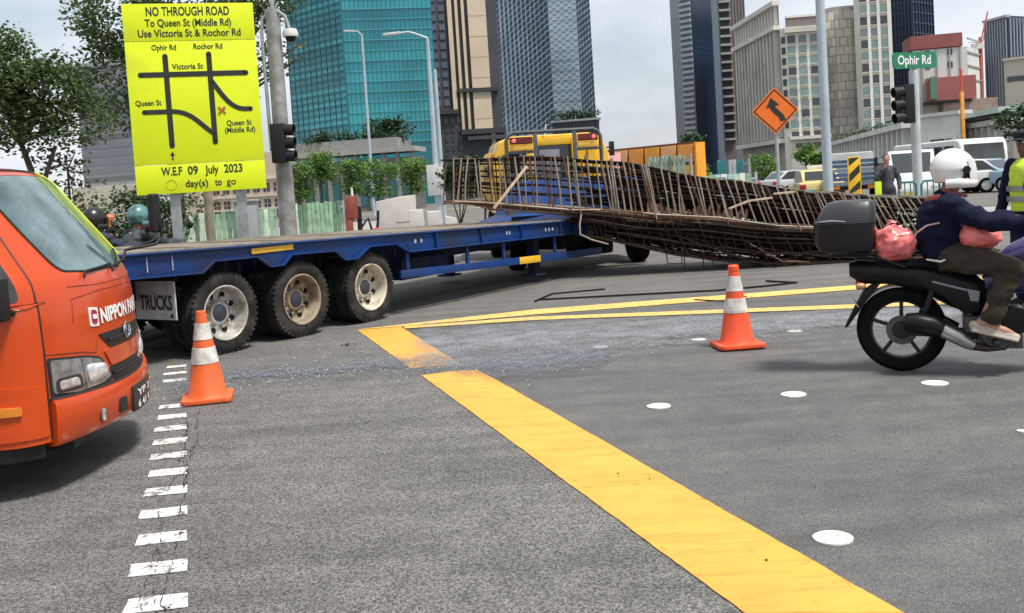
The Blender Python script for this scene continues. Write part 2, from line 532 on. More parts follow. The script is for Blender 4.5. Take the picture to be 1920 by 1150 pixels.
crack([E_(350, 998), E_(430, 985), E_(560, 990)], .008, 11)

# blue grey grit spilled across the road: loose grains, and the dust between them
def grit_mat(name, c1, c2, thr, ns, vsc=170):
    m = bpy.data.materials.new(name); m.use_nodes = True
    t = m.node_tree; b = t.nodes['Principled BSDF']; ln = t.links.new; N = t.nodes.new
    g = N('ShaderNodeNewGeometry'); uv = N('ShaderNodeUVMap')
    v = N('ShaderNodeTexVoronoi'); v.inputs['Scale'].default_value = vsc; ln(g.outputs['Position'], v.inputs['Vector'])
    s = N('ShaderNodeSeparateColor'); ln(v.outputs['Color'], s.inputs['Color'])
    r = N('ShaderNodeValToRGB'); r.color_ramp.elements[0].color = tuple(c1) + (1,); r.color_ramp.elements[1].color = tuple(c2) + (1,)
    ln(s.outputs['Blue'], r.inputs['Fac']); ln(r.outputs['Color'], b.inputs['Base Color'])
    n = N('ShaderNodeTexNoise'); n.inputs['Scale'].default_value = ns; n.inputs['Detail'].default_value = 8; n.inputs['Roughness'].default_value = .72
    ln(g.outputs['Position'], n.inputs['Vector'])
    at = N('ShaderNodeAttribute'); at.attribute_name = 'dens'
    a1 = N('ShaderNodeMath'); a1.operation = 'MULTIPLY_ADD'; ln(s.outputs['Green'], a1.inputs[0]); a1.inputs[1].default_value = .62; ln(n.outputs['Fac'], a1.inputs[2])
    a2 = N('ShaderNodeMath'); a2.operation = 'ADD'; ln(a1.outputs[0], a2.inputs[0]); ln(at.outputs['Fac'], a2.inputs[1])
    mr = N('ShaderNodeMapRange'); ln(a2.outputs[0], mr.inputs['Value']); mr.inputs['From Min'].default_value = thr; mr.inputs['From Max'].default_value = thr + .16
    tr = N('ShaderNodeBsdfTransparent'); mx_ = N('ShaderNodeMixShader'); ln(mr.outputs['Result'], mx_.inputs['Fac'])
    ln(tr.outputs[0], mx_.inputs[1]); ln(b.outputs[0], mx_.inputs[2])
    ln(mx_.outputs[0], t.nodes['Material Output'].inputs['Surface'])
    b.inputs['Roughness'].default_value = .7
    return m
def spill(name, line, m, z, label):
    """line: (u, v_top, v_bottom) along the spill; density is high in the middle and fades to the edges"""
    rows = 9; vs = []; fs = []; dens = []
    for u, va, vb in line:
        a = G(u, va); b = G(u, vb)
        for j in range(rows):
            t = j / (rows - 1); q = a.lerp(b, t); vs.append((q.x, q.y, z)); dens.append(.50 * (1 - abs(2 * t - 1) ** 1.4) - .30)
    n = len(line)
    for i in range(n - 1):
        for j in range(rows - 1):
            k = i * rows + j
            fs.append((k, k + 1, k + rows + 1, k + rows))
    me = bpy.data.meshes.new(name); me.from_pydata(vs, [], fs); me.update()
    at = me.attributes.new('dens', 'FLOAT', 'POINT'); at.data.foreach_set('value', [d - (.9 if (i // rows) in (0, n - 1) else .0) for i, d in enumerate(dens)])
    o = obj(name, me, m)
    return tag(o, label, kind='stuff')
spill('grit_spill', [(255, 725, 765), (330, 705, 745), (450, 690, 728), (600, 678, 716), (740, 664, 706), (850, 655, 716), (950, 648, 730), (1040, 642, 722), (1130, 636, 705), (1220, 630, 680)], grit_mat('blue_grit', (.022, .027, .041), (.26, .28, .32), .90, 6.), .015, 'dark blue grey grit spilled in a band across the yellow line')
spill('dust_spill', [(690, 600, 740), (800, 590, 735), (950, 585, 730), (1100, 583, 700), (1250, 580, 670), (1400, 575, 660), (1600, 570, 640), (1780, 560, 625), (1920, 555, 610)], grit_mat('pale_grit', (.12, .128, .145), (.44, .46, .49), .955, 2.2, 230), .0165, 'pale grey dust and grit fanned out round the right cone')
gm = MB(); rg = random.Random(3)
for i in range(900):
    u = rg.uniform(270, 1900)
    vc = interp(u, [(270, 735), (600, 697), (800, 684), (1000, 685), (1250, 640), (1900, 590)])
    q = G(u, vc + rg.gauss(0, 16))
    s = rg.uniform(.003, .009)
    gm.add([q + V((s, 0, .014)), q + V((-s * .6, s * .8, .014)), q + V((-s * .5, -s, .014)), q + V((0, 0, .014 + s * 1.2))], [(0, 1, 3), (1, 2, 3), (2, 0, 3), (0, 2, 1)])
tag(gm.build('loose_grit', mat('grit_grain', (.30, .33, .37), .5, var=.5, scale=60), weld=False), 'loose stone and glass grains scattered along the spill', kind='stuff')
dm = MB()
for i in range(14):
    u = rg.uniform(560, 760); q = G(rg.uniform(380, 1900), rg.uniform(600, 1130)); s = rg.uniform(.003, .008)
    dm.add([q + V((s, 0, .008)), q + V((-s * .6, s * .8, .008)), q + V((-s * .5, -s, .008)), q + V((0, 0, .008 + s))], [(0, 1, 3), (1, 2, 3), (2, 0, 3), (0, 2, 1)])
for u, v, s in ((655, 648, .03), (640, 650, .018), (470, 650, .03), (1390, 576, .03)):
    q = G(u, v)
    for k in range(5):
        w = q + V((rg.gauss(0, s), rg.gauss(0, s), 0)); r_ = s * rg.uniform(.3, .7)
        dm.add([w + V((r_, 0, .01)), w + V((-r_ * .6, r_ * .8, .01)), w + V((-r_ * .5, -r_, .01)), w + V((0, 0, .01 + r_))], [(0, 1, 3), (1, 2, 3), (2, 0, 3), (0, 2, 1)])
tag(dm.build('road_crumbs', mat('crumb_dark', (.03, .028, .026), .9), weld=False), 'small dark crumbs of dirt on the asphalt', kind='stuff')

# pavements beyond the road
M_PAVE = mat('pavement_concrete', (.30, .29, .27), .85, var=.2, scale=2.5, bump=.3, bscale=40, dirt=(.14, .13, .12), damt=.3)
M_KERB = mat('kerb_concrete', (.38, .37, .35), .8, var=.15, scale=6)
def pavement(name, pts, h=.12, label=None):
    o = MB().prism(pts, (0, 0, 0), X_, Y_, Z_, .001, h).build(name, M_PAVE)
    tag(o, label, kind='structure')
    n = len(pts)
    for i in range(n):
        a = V((pts[i][0], pts[i][1], 0)); b = V((pts[(i + 1) % n][0], pts[(i + 1) % n][1], 0))
        if (b - a).length > 70: continue
        d = (b - a).normalized(); k = int((b - a).length / 1.2)
        src = None
        for j in range(k):
            c = a + d * ((j + .5) * (b - a).length / k)
            if src is None:
                src = MB().bb(-.585, .585, -.085, .085, 0, h + .006).build('kerbstone', M_KERB, o, bevel=.012)
                src.location = c; src.rotation_euler = (0, 0, math.atan2(d.y, d.x))
            else:
                inst(src, o, c, math.atan2(d.y, d.x))
    return o
pavement('pavement_left', [(-26, 20.5), (-2.6, 20.5), (-2.2, 24), (-6, 52), (-26, 52)], label='pavement behind the trailer')
pavement('pavement_right', [(5.6, 20.6), (17, 18.5), (17, 26.5), (5.6, 27)], label='pavement island behind the fallen cage')
M_SOIL = mat('ground_earth', (.20, .17, .12), .95, var=.3, scale=.6)
tag(MB().bb(-900, 900, 75, 80, .004, .02).build('verge', M_SOIL), kind='structure')

# ================================================================ SEMI-TRAILER
M_BLUE = mat('trailer_blue', (.005, .040, .175), .5, spec=.3, var=.25, scale=2.5, dirt=(.03, .035, .05), damt=.42, dscale=1.6, bump=.08, bscale=25)
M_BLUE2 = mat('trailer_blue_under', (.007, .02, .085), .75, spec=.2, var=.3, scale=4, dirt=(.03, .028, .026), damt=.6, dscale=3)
M_RUB = mat('tyre_rubber', (.017, .0165, .016), .9, spec=.25, var=.3, scale=8, dirt=(.062, .056, .048), damt=.42, dscale=5, bump=.2, bscale=70)
M_RUBD = mat('tyre_rubber_black', (.006, .006, .006), .9, spec=.12, var=.3, scale=8)
M_RIM = mat('rim_silver', (.50, .49, .45), .45, .35, var=.2, scale=9, dirt=(.20, .15, .10), damt=.35, dscale=7)
M_RIMD = mat('rim_dusty', (.34, .28, .20), .6, .1, var=.25, scale=9, dirt=(.12, .09, .06), damt=.5, dscale=8)
M_RIMW = mat('rim_cream', (.55, .52, .43), .5, .1, var=.2, scale=9, dirt=(.22, .17, .11), damt=.35, dscale=8)
M_BLK = mat('black_metal', (.010, .010, .0105), .6, spec=.35, var=.3, scale=9)
M_DARK = mat('grimy_underside', (.012, .0115, .011), .9, spec=.2, var=.4, scale=5)
M_STEEL = mat('galvanised_steel', (.42, .44, .45), .5, .55, var=.18, scale=7, dirt=(.25, .24, .22), damt=.25)
M_YREF = mat('amber_reflector', (.72, .42, .03), .4, var=.2, scale=30)
M_WOOD = mat('deck_timber', (.20, .165, .125), .9, var=.4, scale=5, bump=.4, bscale=30, dirt=(.09, .075, .06), damt=.45, dscale=2.5)
M_WOOD2 = mat('deck_timber_pale', (.25, .215, .17), .9, var=.4, scale=6, bump=.4, bscale=30, dirt=(.12, .1, .08), damt=.4, dscale=2.2)
M_WHITE = mat('white_paint', (.70, .70, .67), .5, var=.08, scale=4, dirt=(.4, .38, .34), damt=.25)

def truck_wheel(parent, x, y, z, r, w, rimm, side=-1, holes=8, rr=.66):
    """tyre centred on x, z; its outer face at y, the axle running away from it in +y*(-side)"""
    a = (0, -side, 0)
    t = MB()
    pr = []
    ri = r * rr
    for q, d in ((ri, .012), (ri + .02, 0), (r * .86, -.008), (r * .95, .006), (r * .985, .03), (r, .05), (r, .078), (r - .016, .08), (r - .016, .095), (r, .097), (r, .118), (r - .016, .12), (r - .016, .135), (r, .137), (r, w - .05), (r * .985, w - .03), (r * .95, w - .006), (r * .86, w + .006), (ri + .02, w), (ri, w - .012)):
        pr.append((q, d))
    t.lathe(pr, (x, y, z), a, 40, loop=True)
    # shoulder lugs
    for k in range(44):
        an = 2 * math.pi * k / 44
        for dd in (.022, w - .022):
            c = V((x + math.cos(an) * r * .968, y - side * dd, z + math.sin(an) * r * .968))
            t.ob(c, (math.cos(an), 0, math.sin(an)), (0, 1, 0), (-math.sin(an), 0, math.cos(an)), .032, .034, .034)
    wh = t.build('wheel', M_RUB, parent, smooth=True, weld=False)
    m = MB()
    m.lathe([(ri + .006, .004), (ri + .006, -.006), (ri - .006, -.008), (ri - .016, .004), (ri - .022, .04), (ri * .88, .10), (ri * .84, .135), (ri * .50, .15), (ri * .46, .125), (ri * .40, .10), (0, .098)], (x, y, z), a, 40)
    for k in range(10):
        an = 2 * math.pi * k / 10
        c = V((x + math.cos(an) * ri * .56, y - side * .14, z + math.sin(an) * ri * .56))
        m.cyl(c, c + V((0, side * .03, 0)), .016, .014, 6)
    m.build('rim', rimm, wh, smooth=True)
    for k in range(holes):
        hm = MB()
        an = 2 * math.pi * (k + .5) / holes
        c = V((x + math.cos(an) * ri * .70, y - side * .1385, z + math.sin(an) * ri * .70))
        hm.lathe([(.030, 0), (.030, .012), (.0, .012)], c, (0, side, 0), 10)
        hm.build('hand_hole', M_DARK, wh)
    hb = MB().lathe([(ri * .34, .125), (ri * .31, .09), (ri * .24, .08), (0, .078)], (x, y, z), a, 20)
    hb.build('hub', mat('hub_grime', (.03, .034, .06), .7, var=.4, scale=14, dirt=(.03, .03, .03), damt=.5, dscale=6), wh, smooth=True)
    inn = MB().lathe([(ri - .0, .012), (ri, w - .012), (ri * .3, w * .9), (0, w * .9)], (x, y, z), a, 24)
    inn.build('inner_wheel', M_DARK, wh)
    return wh

TO = V((-2.89, 9.87, 0)); TH = R(56.1)
tr = thing('semi_trailer', 'long blue flatbed trailer with three axles and worn timber deck', 'trailer', TO, TH)
zt = lambda t: 1.085 - .0245 * t
TW = 2.36
# side beams with the cut-outs over the wheels
prof_bot = [(-1.45, .89), (-.29, .85), (-.14, .95), (.41, .94), (.58, .82), (.77, .82), (.89, .92), (1.55, .90), (1.71, .78), (1.91, .78), (2.13, .90), (2.61, .89), (2.85, .77), (7.35, .685)]
poly = [(t, zt(t) - .012) for t in (-1.45, 0, 2, 4, 7.35)] + prof_bot[::-1]
for y0 in (0.0, TW - .03):
    mb = MB().prism(poly, (0, 0, 0), X_, Z_, Y_, y0, y0 + .03)
    b = mb.build('side_beam', M_BLUE, tr, bevel=.004)
    # flanges: top lip, bottom lip, stiffeners
    fl = MB()
    s = -1 if y0 == 0 else 1
    yy = -.022 if y0 == 0 else TW + .022
    fl.bar((2.85, yy, .772), (7.35, yy, .688), .045, .016)
    fl.bar((-1.45, yy, zt(-1.45) - .016), (7.35, yy, zt(7.35) - .016), .045, .02)
    for t in (3.4, 4.4, 5.4, 6.5):
        fl.bb(t - .006, t + .006, min(yy - .018, yy + .018), max(yy - .018, yy + .018), zt(t) - .25, zt(t) - .03)
    fl.build('beam_flange', M_BLUE, b, bevel=.003)
    if y0 == 0:
        rv = MB()
        for (a, c) in zip(prof_bot, prof_bot[1:]):
            if c[0] <= 2.9: rv.bar((a[0], -.012, a[1]), (c[0], -.012, c[1]), .05, .014)
        rv.build('arch_lip', M_BLUE, b)
        st = MB()
        for t, k in ((-.9, 0), (-.62, 1), (3.0, 2), (3.12, 2), (5.05, 3), (5.12, 3), (6.1, 4), (6.2, 4), (6.3, 4)):
            st.ob((t, -.006, zt(t) - .12), X_, Y_, Z_, .035 if k > 1 else .012, .008, .05 if k > 1 else .14)
        st.build('paint_chips', mat('pale_scuffs', (.30, .34, .42), .7, var=.4, scale=40), b)
# timber deck: planks across, rub rail of grey steel at the edge
rt = random.Random(5)
t = -1.45
src = {}
while t < 7.3:
    w = rt.uniform(.18, .26)
    mm = rt.choice([M_WOOD, M_WOOD, M_WOOD2])
    y0, y1 = .05, TW - .05
    dz = rt.uniform(-.006, .006)
    mb = MB()
    vs = [(a, y, zt(a) + dd + dz) for a in (t + .004, min(t + w, 7.34) - .004) for y in (y0 + rt.uniform(-.008, .01), y1) for dd in (-.04, .004)]
    mb.add(vs, [(0, 1, 3, 2), (4, 6, 7, 5), (0, 4, 5, 1), (2, 3, 7, 6), (0, 2, 6, 4), (1, 5, 7, 3)])
    mb.build('deck_plank', mm, tr, bevel=.004, seg=1)
    t += w
for yy in (.022, TW - .022):
    MB().bar((-1.45, yy, zt(-1.45) + .0), (7.35, yy, zt(7.35) + .0), .05, .022).build('edge_rail', mat('worn_edge_steel', (.32, .29, .25), .6, .3, var=.3, scale=8, dirt=(.15, .1, .07), damt=.4), tr)
# chassis under the deck
ch = MB()
for y in (.72, TW - .72):
    ch.prism([(-1.4, .98), (7.3, .82), (7.3, .60), (2.7, .55), (-1.4, .62)], (0, 0, 0), X_, Z_, Y_, y - .06, y + .06)
for t in [x * .75 - 1.2 for x in range(12)]:
    ch.bb(t - .03, t + .03, .06, TW - .06, zt(t) - .16, zt(t) - .05)
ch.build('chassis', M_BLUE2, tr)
for t, m in ((0, M_RIM), (1.05, M_RIMD), (2.17, M_RIMW)):
    for k, (yo, sd) in enumerate(((.03, -1), (TW - .03, 1))):
        w_ = truck_wheel(tr, t, yo, .413, .415, .23, m, sd)
        w2 = truck_wheel(tr, t, yo - sd * .27, .413, .415, .23, M_RIMD, sd, holes=0)
    ax = MB().cyl((t, .25, .415), (t, TW - .25, .415), .07, n=12)
    ax.bb(t - .4, t + .4, .5, .62, .5, .56); ax.bb(t - .4, t + .4, TW - .62, TW - .5, .5, .56)
    ax.build('axle', M_DARK, tr)
# mud flap with lettering behind the rear wheel, rear bar
mf = MB().bb(-.575, -.56, .06, .68, .42, .80).build('mud_flap', mat('flap_white', (.50, .52, .52), .6, var=.2, scale=6, dirt=(.30, .31, .31), damt=.4, dscale=5), tr, bevel=.004)
text('lettering', 'TRUCKS', .20, (-.576, .60, .52), (0, -1, 0), Z_, mat('flap_black', (.03, .03, .035), .7), mf, width=.50, bold=.006)
MB().bb(-.5775, -.576, .10, .14, .44, .48).build('rivet_plate', M_BLK, mf)
fm = MB().bb(-.57, -.545, .04, .72, .79, .86); fm.bb(-.56, -.545, .70, 1.5, .3, .85)
fm.build('flap_bracket', M_DARK, tr)
rb = MB().bb(-1.44, -1.36, .1, TW - .1, .50, .62)
for y in (.5, TW - .5): rb.bb(-1.44, -1.38, y - .05, y + .05, .62, .92)
rb.build('rear_bumper_bar', M_BLK, tr, bevel=.01)
for y in (.06, TW - .36):
    MB().bb(-1.475, -1.452, y, y + .30, .95, 1.04).build('tail_lamp', mat('tail_red', (.35, .01, .01), .3, var=.1), tr, bevel=.006)
MB().bb(.35, .93, -.016, -.003, .972, 1.03).build('side_reflector', M_YREF, tr, bevel=.004)
# side guard
sg = MB().bar((2.68, .0, .505), (5.33, .0, .415), .035, .10)
sg.build('side_guard_rail', M_BLUE, tr, bevel=.006)
MB().bar((5.33, 0, .415), (5.9, 0, .396), .036, .10).build('guard_reflector', M_YREF, tr, bevel=.006)
MB().bar((5.9, 0, .396), (7.9, .05, .34), .035, .12).build('side_guard_rail', M_BLUE, tr, bevel=.006)
for t, h0 in ((2.87, .5), (4.13, .45), (5.0, .43), (6.4, .38)):
    MB().bb(t - .03, t + .03, .02, .05, h0 - .03, .76).build('guard_post', M_BLUE, tr, bevel=.005)
# tool boxes and landing legs under the deck
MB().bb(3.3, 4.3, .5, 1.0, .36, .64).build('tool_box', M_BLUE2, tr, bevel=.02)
for y in (.35, TW - .35):
    lg = MB().bb(6.2, 6.34, y - .07, y + .07, .12, .80); lg.bb(6.12, 6.42, y - .14, y + .14, .10, .13)
    lg.bar((6.27, y, .6), (6.9, y, .75), .05, .05)
    lg.build('landing_leg', M_BLUE2, tr, bevel=.008)
# gooseneck climbing over the tractor's rear axle
gn = MB().prism([(7.3, .90), (7.3, .62), (7.9, .60), (8.5, .95), (10.6, 1.05), (10.6, 1.60), (8.5, 1.58), (7.9, 1.0)], (0, 0, 0), X_, Z_, Y_, .18, .26)
gn.build('gooseneck', M_BLUE, tr, bevel=.01)
gn2 = MB().prism([(7.3, .90), (7.3, .62), (7.9, .60), (8.5, .95), (10.6, 1.05), (10.6, 1.60), (8.5, 1.58), (7.9, 1.0)], (0, 0, 0), X_, Z_, Y_, TW - .26, TW - .18)
gn2.build('gooseneck', M_BLUE, tr, bevel=.01)
gd = MB().add([(7.34, .2, .9), (7.34, TW - .2, .9), (7.9, TW - .2, 1.01), (7.9, .2, 1.01), (8.5, .2, 1.585), (8.5, TW - .2, 1.585), (10.6, TW - .2, 1.605), (10.6, .2, 1.605)], [(0, 1, 2, 3), (3, 2, 5, 4), (4, 5, 6, 7)])
gd.build('gooseneck_deck', M_BLUE, tr)
sp = MB().lathe([(.2, .0), (.24, -.05), (.40, -.04), (.415, .05), (.415, .18), (.40, .25), (.24, .26), (.2, .2)], (8.4, .55, .30), (0, 0, 1), 28, loop=True)
sp.build('spare_tyre', M_RUBD, tr, smooth=True)
bl = MB()
for y in (.5, 1.2, 1.8): bl.bb(7.0, 8.9, y - .05, y + .05, .44, .66)
bl.bb(6.9, 7.4, .2, TW - .2, .45, .70); bl.bb(8.2, 8.9, .4, 1.9, .55, .9)
bl.build('neck_frame', M_DARK, tr)

# ================================================================ YELLOW PRIME MOVER
YT = V((.95, 19.9, 0))
tm = thing('prime_mover', 'yellow prime mover cab with grey headboard frame and lit red lamps', 'truck', YT, R(6))
M_YCAB = mat('cab_yellow', (.80, .46, .02), .35, var=.08, scale=3, coat=.4, dirt=(.45, .28, .06), damt=.2)
M_YCAB2 = mat('cab_yellow_dusty', (.74, .43, .06), .5, var=.15, scale=4, dirt=(.40, .26, .1), damt=.4)
M_GUARD = mat('guard_grey', (.10, .105, .11), .5, .4, var=.2, scale=8)
cw = 1.22
cabp = [(-1.22, .95), (-1.24, 1.5), (-1.20, 2.05), (-1.08, 2.42), (-.80, 2.51), (.80, 2.51), (1.08, 2.42), (1.20, 2.05), (1.24, 1.5), (1.22, .95)]
MB().prism(cabp, (0, .35, 0), X_, Z_, Y_, 0, 1.9).build('cab', M_YCAB, tm, bevel=.06, seg=3)
# pressed centre of the rear wall with a window
rw = MB()
rw.bb(-.52, -.35, .30, .345, 1.45, 2.44); rw.bb(.42, .60, .30, .345, 1.45, 2.44); rw.bb(-.349, .419, .30, .345, 2.29, 2.44); rw.bb(.75, .97, .30, .345, 1.45, 2.2)
rw.build('rear_panel', M_YCAB, tm, bevel=.015)
MB().bb(-.33, .40, .30, .34, 1.45, 2.28).build('rear_window', mat('dark_cab_glass', (.03, .035, .04), .1, spec=.6), tm)
MB().bb(-.26, .16, .255, .31, 1.40, 2.20).build('grey_locker', mat('locker_grey', (.22, .23, .26), .5, .2), tm, bevel=.01)
MB().bb(-.42, -.30, .24, .30, 1.75, 2.12).build('notice_plate', M_WHITE, tm)
# side fairing that shows on the left of the cab
fa = MB().prism([(-1.23, 1.2), (-1.32, 1.25), (-1.38, 1.62), (-1.34, 2.0), (-1.22, 2.25)], (0, .5, 0), X_, Z_, Y_, 0, 1.5)
fa.build('side_fairing', M_YCAB2, tm, bevel=.05, seg=3)
MB().ell((-1.30, .48, 1.86), (.07, .05, .10), 12, 8).build('fairing_lamp', M_BLK, tm, smooth=True)
# headboard guard frame
gf = MB()
arc = [(-.95, 0, 1.2), (-.95, 0, 2.40), (-.90, 0, 2.51), (-.80, 0, 2.56), (.82, 0, 2.56), (.92, 0, 2.51), (.97, 0, 2.40), (.97, 0, 1.2)]
gf.tube(arc, .040, 10)
gf.build('guard_hoop', M_GUARD, tm, smooth=True)
for x in (-.36, .44): MB().bb(x - .04, x + .04, -.035, .035, 1.2, 2.53).build('guard_post', M_GUARD, tm, bevel=.008)
for x0, x1, z in ((-.92, -.40, 2.17), (.48, .94, 2.17), (-.92, .94, 1.72)):
    MB().bb(x0, x1, -.03, .03, z - .03, z + .03).build('guard_rail', M_GUARD, tm, bevel=.006)
MB().bb(-.70, -.64, -.03, .03, 1.2, 2.14).build('guard_post', M_GUARD, tm, bevel=.006)
MB().bb(.62, .68, -.03, .03, 1.2, 2.03).build('guard_post', M_GUARD, tm, bevel=.006)
for x0, x1, xl in ((-.88, -.42, -.80), (.50, .90, .82)):
    lb = MB().bb(x0, x1, -.06, .02, 2.33, 2.47).build('lamp_bar', mat('lamp_housing', (.05, .008, .008), .4, var=.3), tm, bevel=.01)
    MB().ell((xl, -.068, 2.40), (.045, .03, .042), 12, 8).build('lamp', mat('lamp_lit', (.9, .12, .08), .4, emit=(1, .25, .15, .35)), lb, smooth=True)
    MB().bb(x0, x1, -.07, -.062, 2.35, 2.45).build('lens', mat('lens_red', (.16, .010, .010), .3), lb)
    MB().bb(x0, x1, -.05, .02, 2.21, 2.31).build('lamp_tray', M_YCAB2, tm, bevel=.006)
mi_ = MB().bb(1.34, 1.44, .9, 1.0, 2.02, 2.32); mi_.bar((1.2, .95, 2.2), (1.36, .95, 2.2), .03, .03)
mi_.build('wing_mirror', M_BLK, tm, bevel=.02)
MB().cyl((-.12, .3, 2.5), (-.08, .3, 2.72), .02, .012, 8).build('aerial', M_WHITE, tm)
MB().bb(-1.0, -.53, .335, .352, 1.4, 2.15).build('dark_vent', M_DARK, tm)
cs = MB()
for x in (-.42, .42): cs.bb(x - .05, x + .05, -2.7, 1.8, .72, .95)
for y in (-2.6, -1.4, -.3): cs.bb(-.42, .42, y - .05, y + .05, .74, .93)
cs.bb(-.5, .5, -1.8, -.9, .95, 1.02)
cs.build('chassis', M_DARK, tm, bevel=.01)
for x0, s in ((1.25, 1), (-1.25, -1)):
    for yy in (-2.1, 1.5):
        t_ = MB().lathe([(.28, .02), (.30, 0), (.48, 0), (.515, .04), (.515, .24), (.48, .28), (.30, .28), (.28, .26)], (x0, yy, .515), (-s, 0, 0), 32, loop=True)
        w_ = t_.build('wheel', M_RUBD, tm, smooth=True)
        MB().lathe([(.29, .0), (.27, .06), (.24, .12), (.12, .13), (.1, .05), (0, .045)], (x0, yy, .515), (-s, 0, 0), 28).build('rim', M_RIMD, w_, smooth=True)
    mg = MB()
    ring = [(math.cos(a) * .60, math.sin(a) * .60) for a in [R(q) for q in range(15, 166, 15)]]
    ring += [(math.cos(a) * .57, math.sin(a) * .57) for a in [R(q) for q in range(165, 14, -15)]]
    mg.prism(ring, (x0 - s * .30 if s > 0 else x0, -2.1, .515), Y_, Z_, X_, 0, .30)
    mg.build('mudguard', M_BLK, tm)
MB().bb(1.0, 1.32, -1.35, -.25, .36, .82).build('fuel_tank', mat('tank_alloy', (.36, .36, .34), .5, .4, var=.2, dirt=(.15, .14, .12), damt=.4), tm, bevel=.08, seg=3)
MB().bb(.55, 1.25, -3.0, -2.92, .45, .98).build('mud_flap', M_BLK, tm)
MB().bb(-1.25, -.55, -3.0, -2.92, .45, .98).build('mud_flap', M_BLK, tm)

# ================================================================ REBAR CAGES
M_BARL = mat('bar_grey_steel', (.33, .305, .255), .65, .2, var=.3, scale=8, dirt=(.21, .105, .05), damt=.5, dscale=4)
M_BARR = mat('bar_rust', (.145, .075, .040), .8, .1, var=.45, scale=6, dirt=(.045, .03, .022), damt=.5, dscale=3)
M_BARD = mat('bar_dark', (.017, .011, .008), .9, .0, spec=.15, var=.5, scale=6)  # near-black steel, also painting in the shade inside the cages
ztop = lambda x: smooth_interp(x, [(-1, 1.985), (.4, 1.95), (1.66, 1.80), (3.2, 1.42), (4.9, 1.08), (6.55, .90), (7.3, .84)])
zbot = lambda x: smooth_interp(x, [(-1, 1.30), (.3, 1.15), (1.2, 1.03), (2.8, .80), (4.4, .56), (5.6, .40), (6.6, .27), (7.3, .2)])
lean = lambda x: smooth_interp(x, [(-1, -.06), (.5, .05), (2.5, .12), (4.5, .26), (7.3, .46)])
YN = lambda x: 15.35 - .02 * x
cage = thing('rebar_cage', 'long fallen steel rebar cage with upright stirrups slumped off the trailer', 'rebar cage', (2.8, 15.9, 0))
rc_ = random.Random(11)
# stirrups, every one its own bent loop
x = -.93
k = 0
while x < 6.9:
    l = lean(x) + rc_.gauss(0, .03)
    dep = 1.25 + rc_.gauss(0, .04); yn = YN(x) + rc_.gauss(0, .015)
    a = V((x, yn, ztop(x) + rc_.gauss(0, .018))); b = V((x + l, yn - .02, zbot(x + l) - .01))
    c = V((x + l * .9 + .08, yn + dep, zbot(x + l) + .01)); d = V((x + .10, yn + dep + .03, ztop(x) + .02))
    mid = a.lerp(b, .5) + V((rc_.gauss(0, .012), rc_.gauss(0, .02), 0))
    MB().tube([a, mid, b, c, d], rc_.choice([.0115, .0125, .014]), 5, closed=True).build('stirrup', M_BARL if rc_.random() < .75 else M_BARR, cage, world=True)
    x += rc_.choice([.06, .08, .09, .105, .12, .14])
    k += 1
    if rc_.random() < .22:      # a doubled leg that has slipped
        q = a + V((.02, -.02, 0)); w = b + V((rc_.uniform(-.12, .08), -.03, 0))
        MB().tube([q, w], .011, 5).build('loose_link', M_BARL, cage, world=True)
# longitudinal bars
def longbar(fy, fz, r, m, x0, x1, name='long_bar', wob=.03, par=None):
    ph = rc_.uniform(0, 20)
    n = max(6, int((x1 - x0) / .45))
    pts = []
    for i in range(n + 1):
        xx = x0 + (x1 - x0) * i / n
        pts.append(V((xx, fy(xx) + wob * noise.noise(V((xx * .7, ph, 0))), fz(xx) + wob * noise.noise(V((xx * .8, 0, ph))))))
    return MB().tube(pts, r, 5).build(name, m, par or cage, world=True)
for i in range(16):       # bottom layer: rusty bundle
    yy = i / 15 * 1.25
    longbar(lambda q, yy=yy: YN(q) - .01 + yy, lambda q, i=i: zbot(q) + .018 + .02 * (i % 2), .014, M_BARR, -1.0 + rc_.uniform(-.1, .3), 6.9 + rc_.uniform(-.6, .4))
for i in range(16):        # rusty fringe hanging just under the near bottom edge
    longbar(lambda q, i=i: YN(q) - .06 + .02 * i, lambda q, i=i: zbot(q) + .05 - .022 * (i % 6), .014, M_BARR if i % 4 else M_BARL, -.85 + i * .10, 6.3 + rc_.uniform(-.9, .5), wob=.05)
for i in range(9):        # top layer
    yy = i / 8 * 1.25
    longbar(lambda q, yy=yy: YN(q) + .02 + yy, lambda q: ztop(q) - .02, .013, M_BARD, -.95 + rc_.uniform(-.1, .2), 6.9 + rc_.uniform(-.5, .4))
for i in range(60):       # inner layers, dense and darkened so the middle reads as shade
    h_ = rc_.uniform(.12, .9); yy = rc_.uniform(.3, 1.3)
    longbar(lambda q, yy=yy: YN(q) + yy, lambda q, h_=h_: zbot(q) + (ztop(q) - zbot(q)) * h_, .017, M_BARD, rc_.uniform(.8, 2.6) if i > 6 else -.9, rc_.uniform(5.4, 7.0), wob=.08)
for i in range(60):       # inner ties
    xx = rc_.uniform(1.2, 6.8); y = YN(xx) + rc_.uniform(.35, 1.2)
    MB().tube([(xx, y, ztop(xx)), (xx + lean(xx) + rc_.uniform(-.2, .2), y + rc_.uniform(-.1, .1), zbot(xx + lean(xx)))], .011, 5).build('inner_tie', M_BARD, cage, world=True)

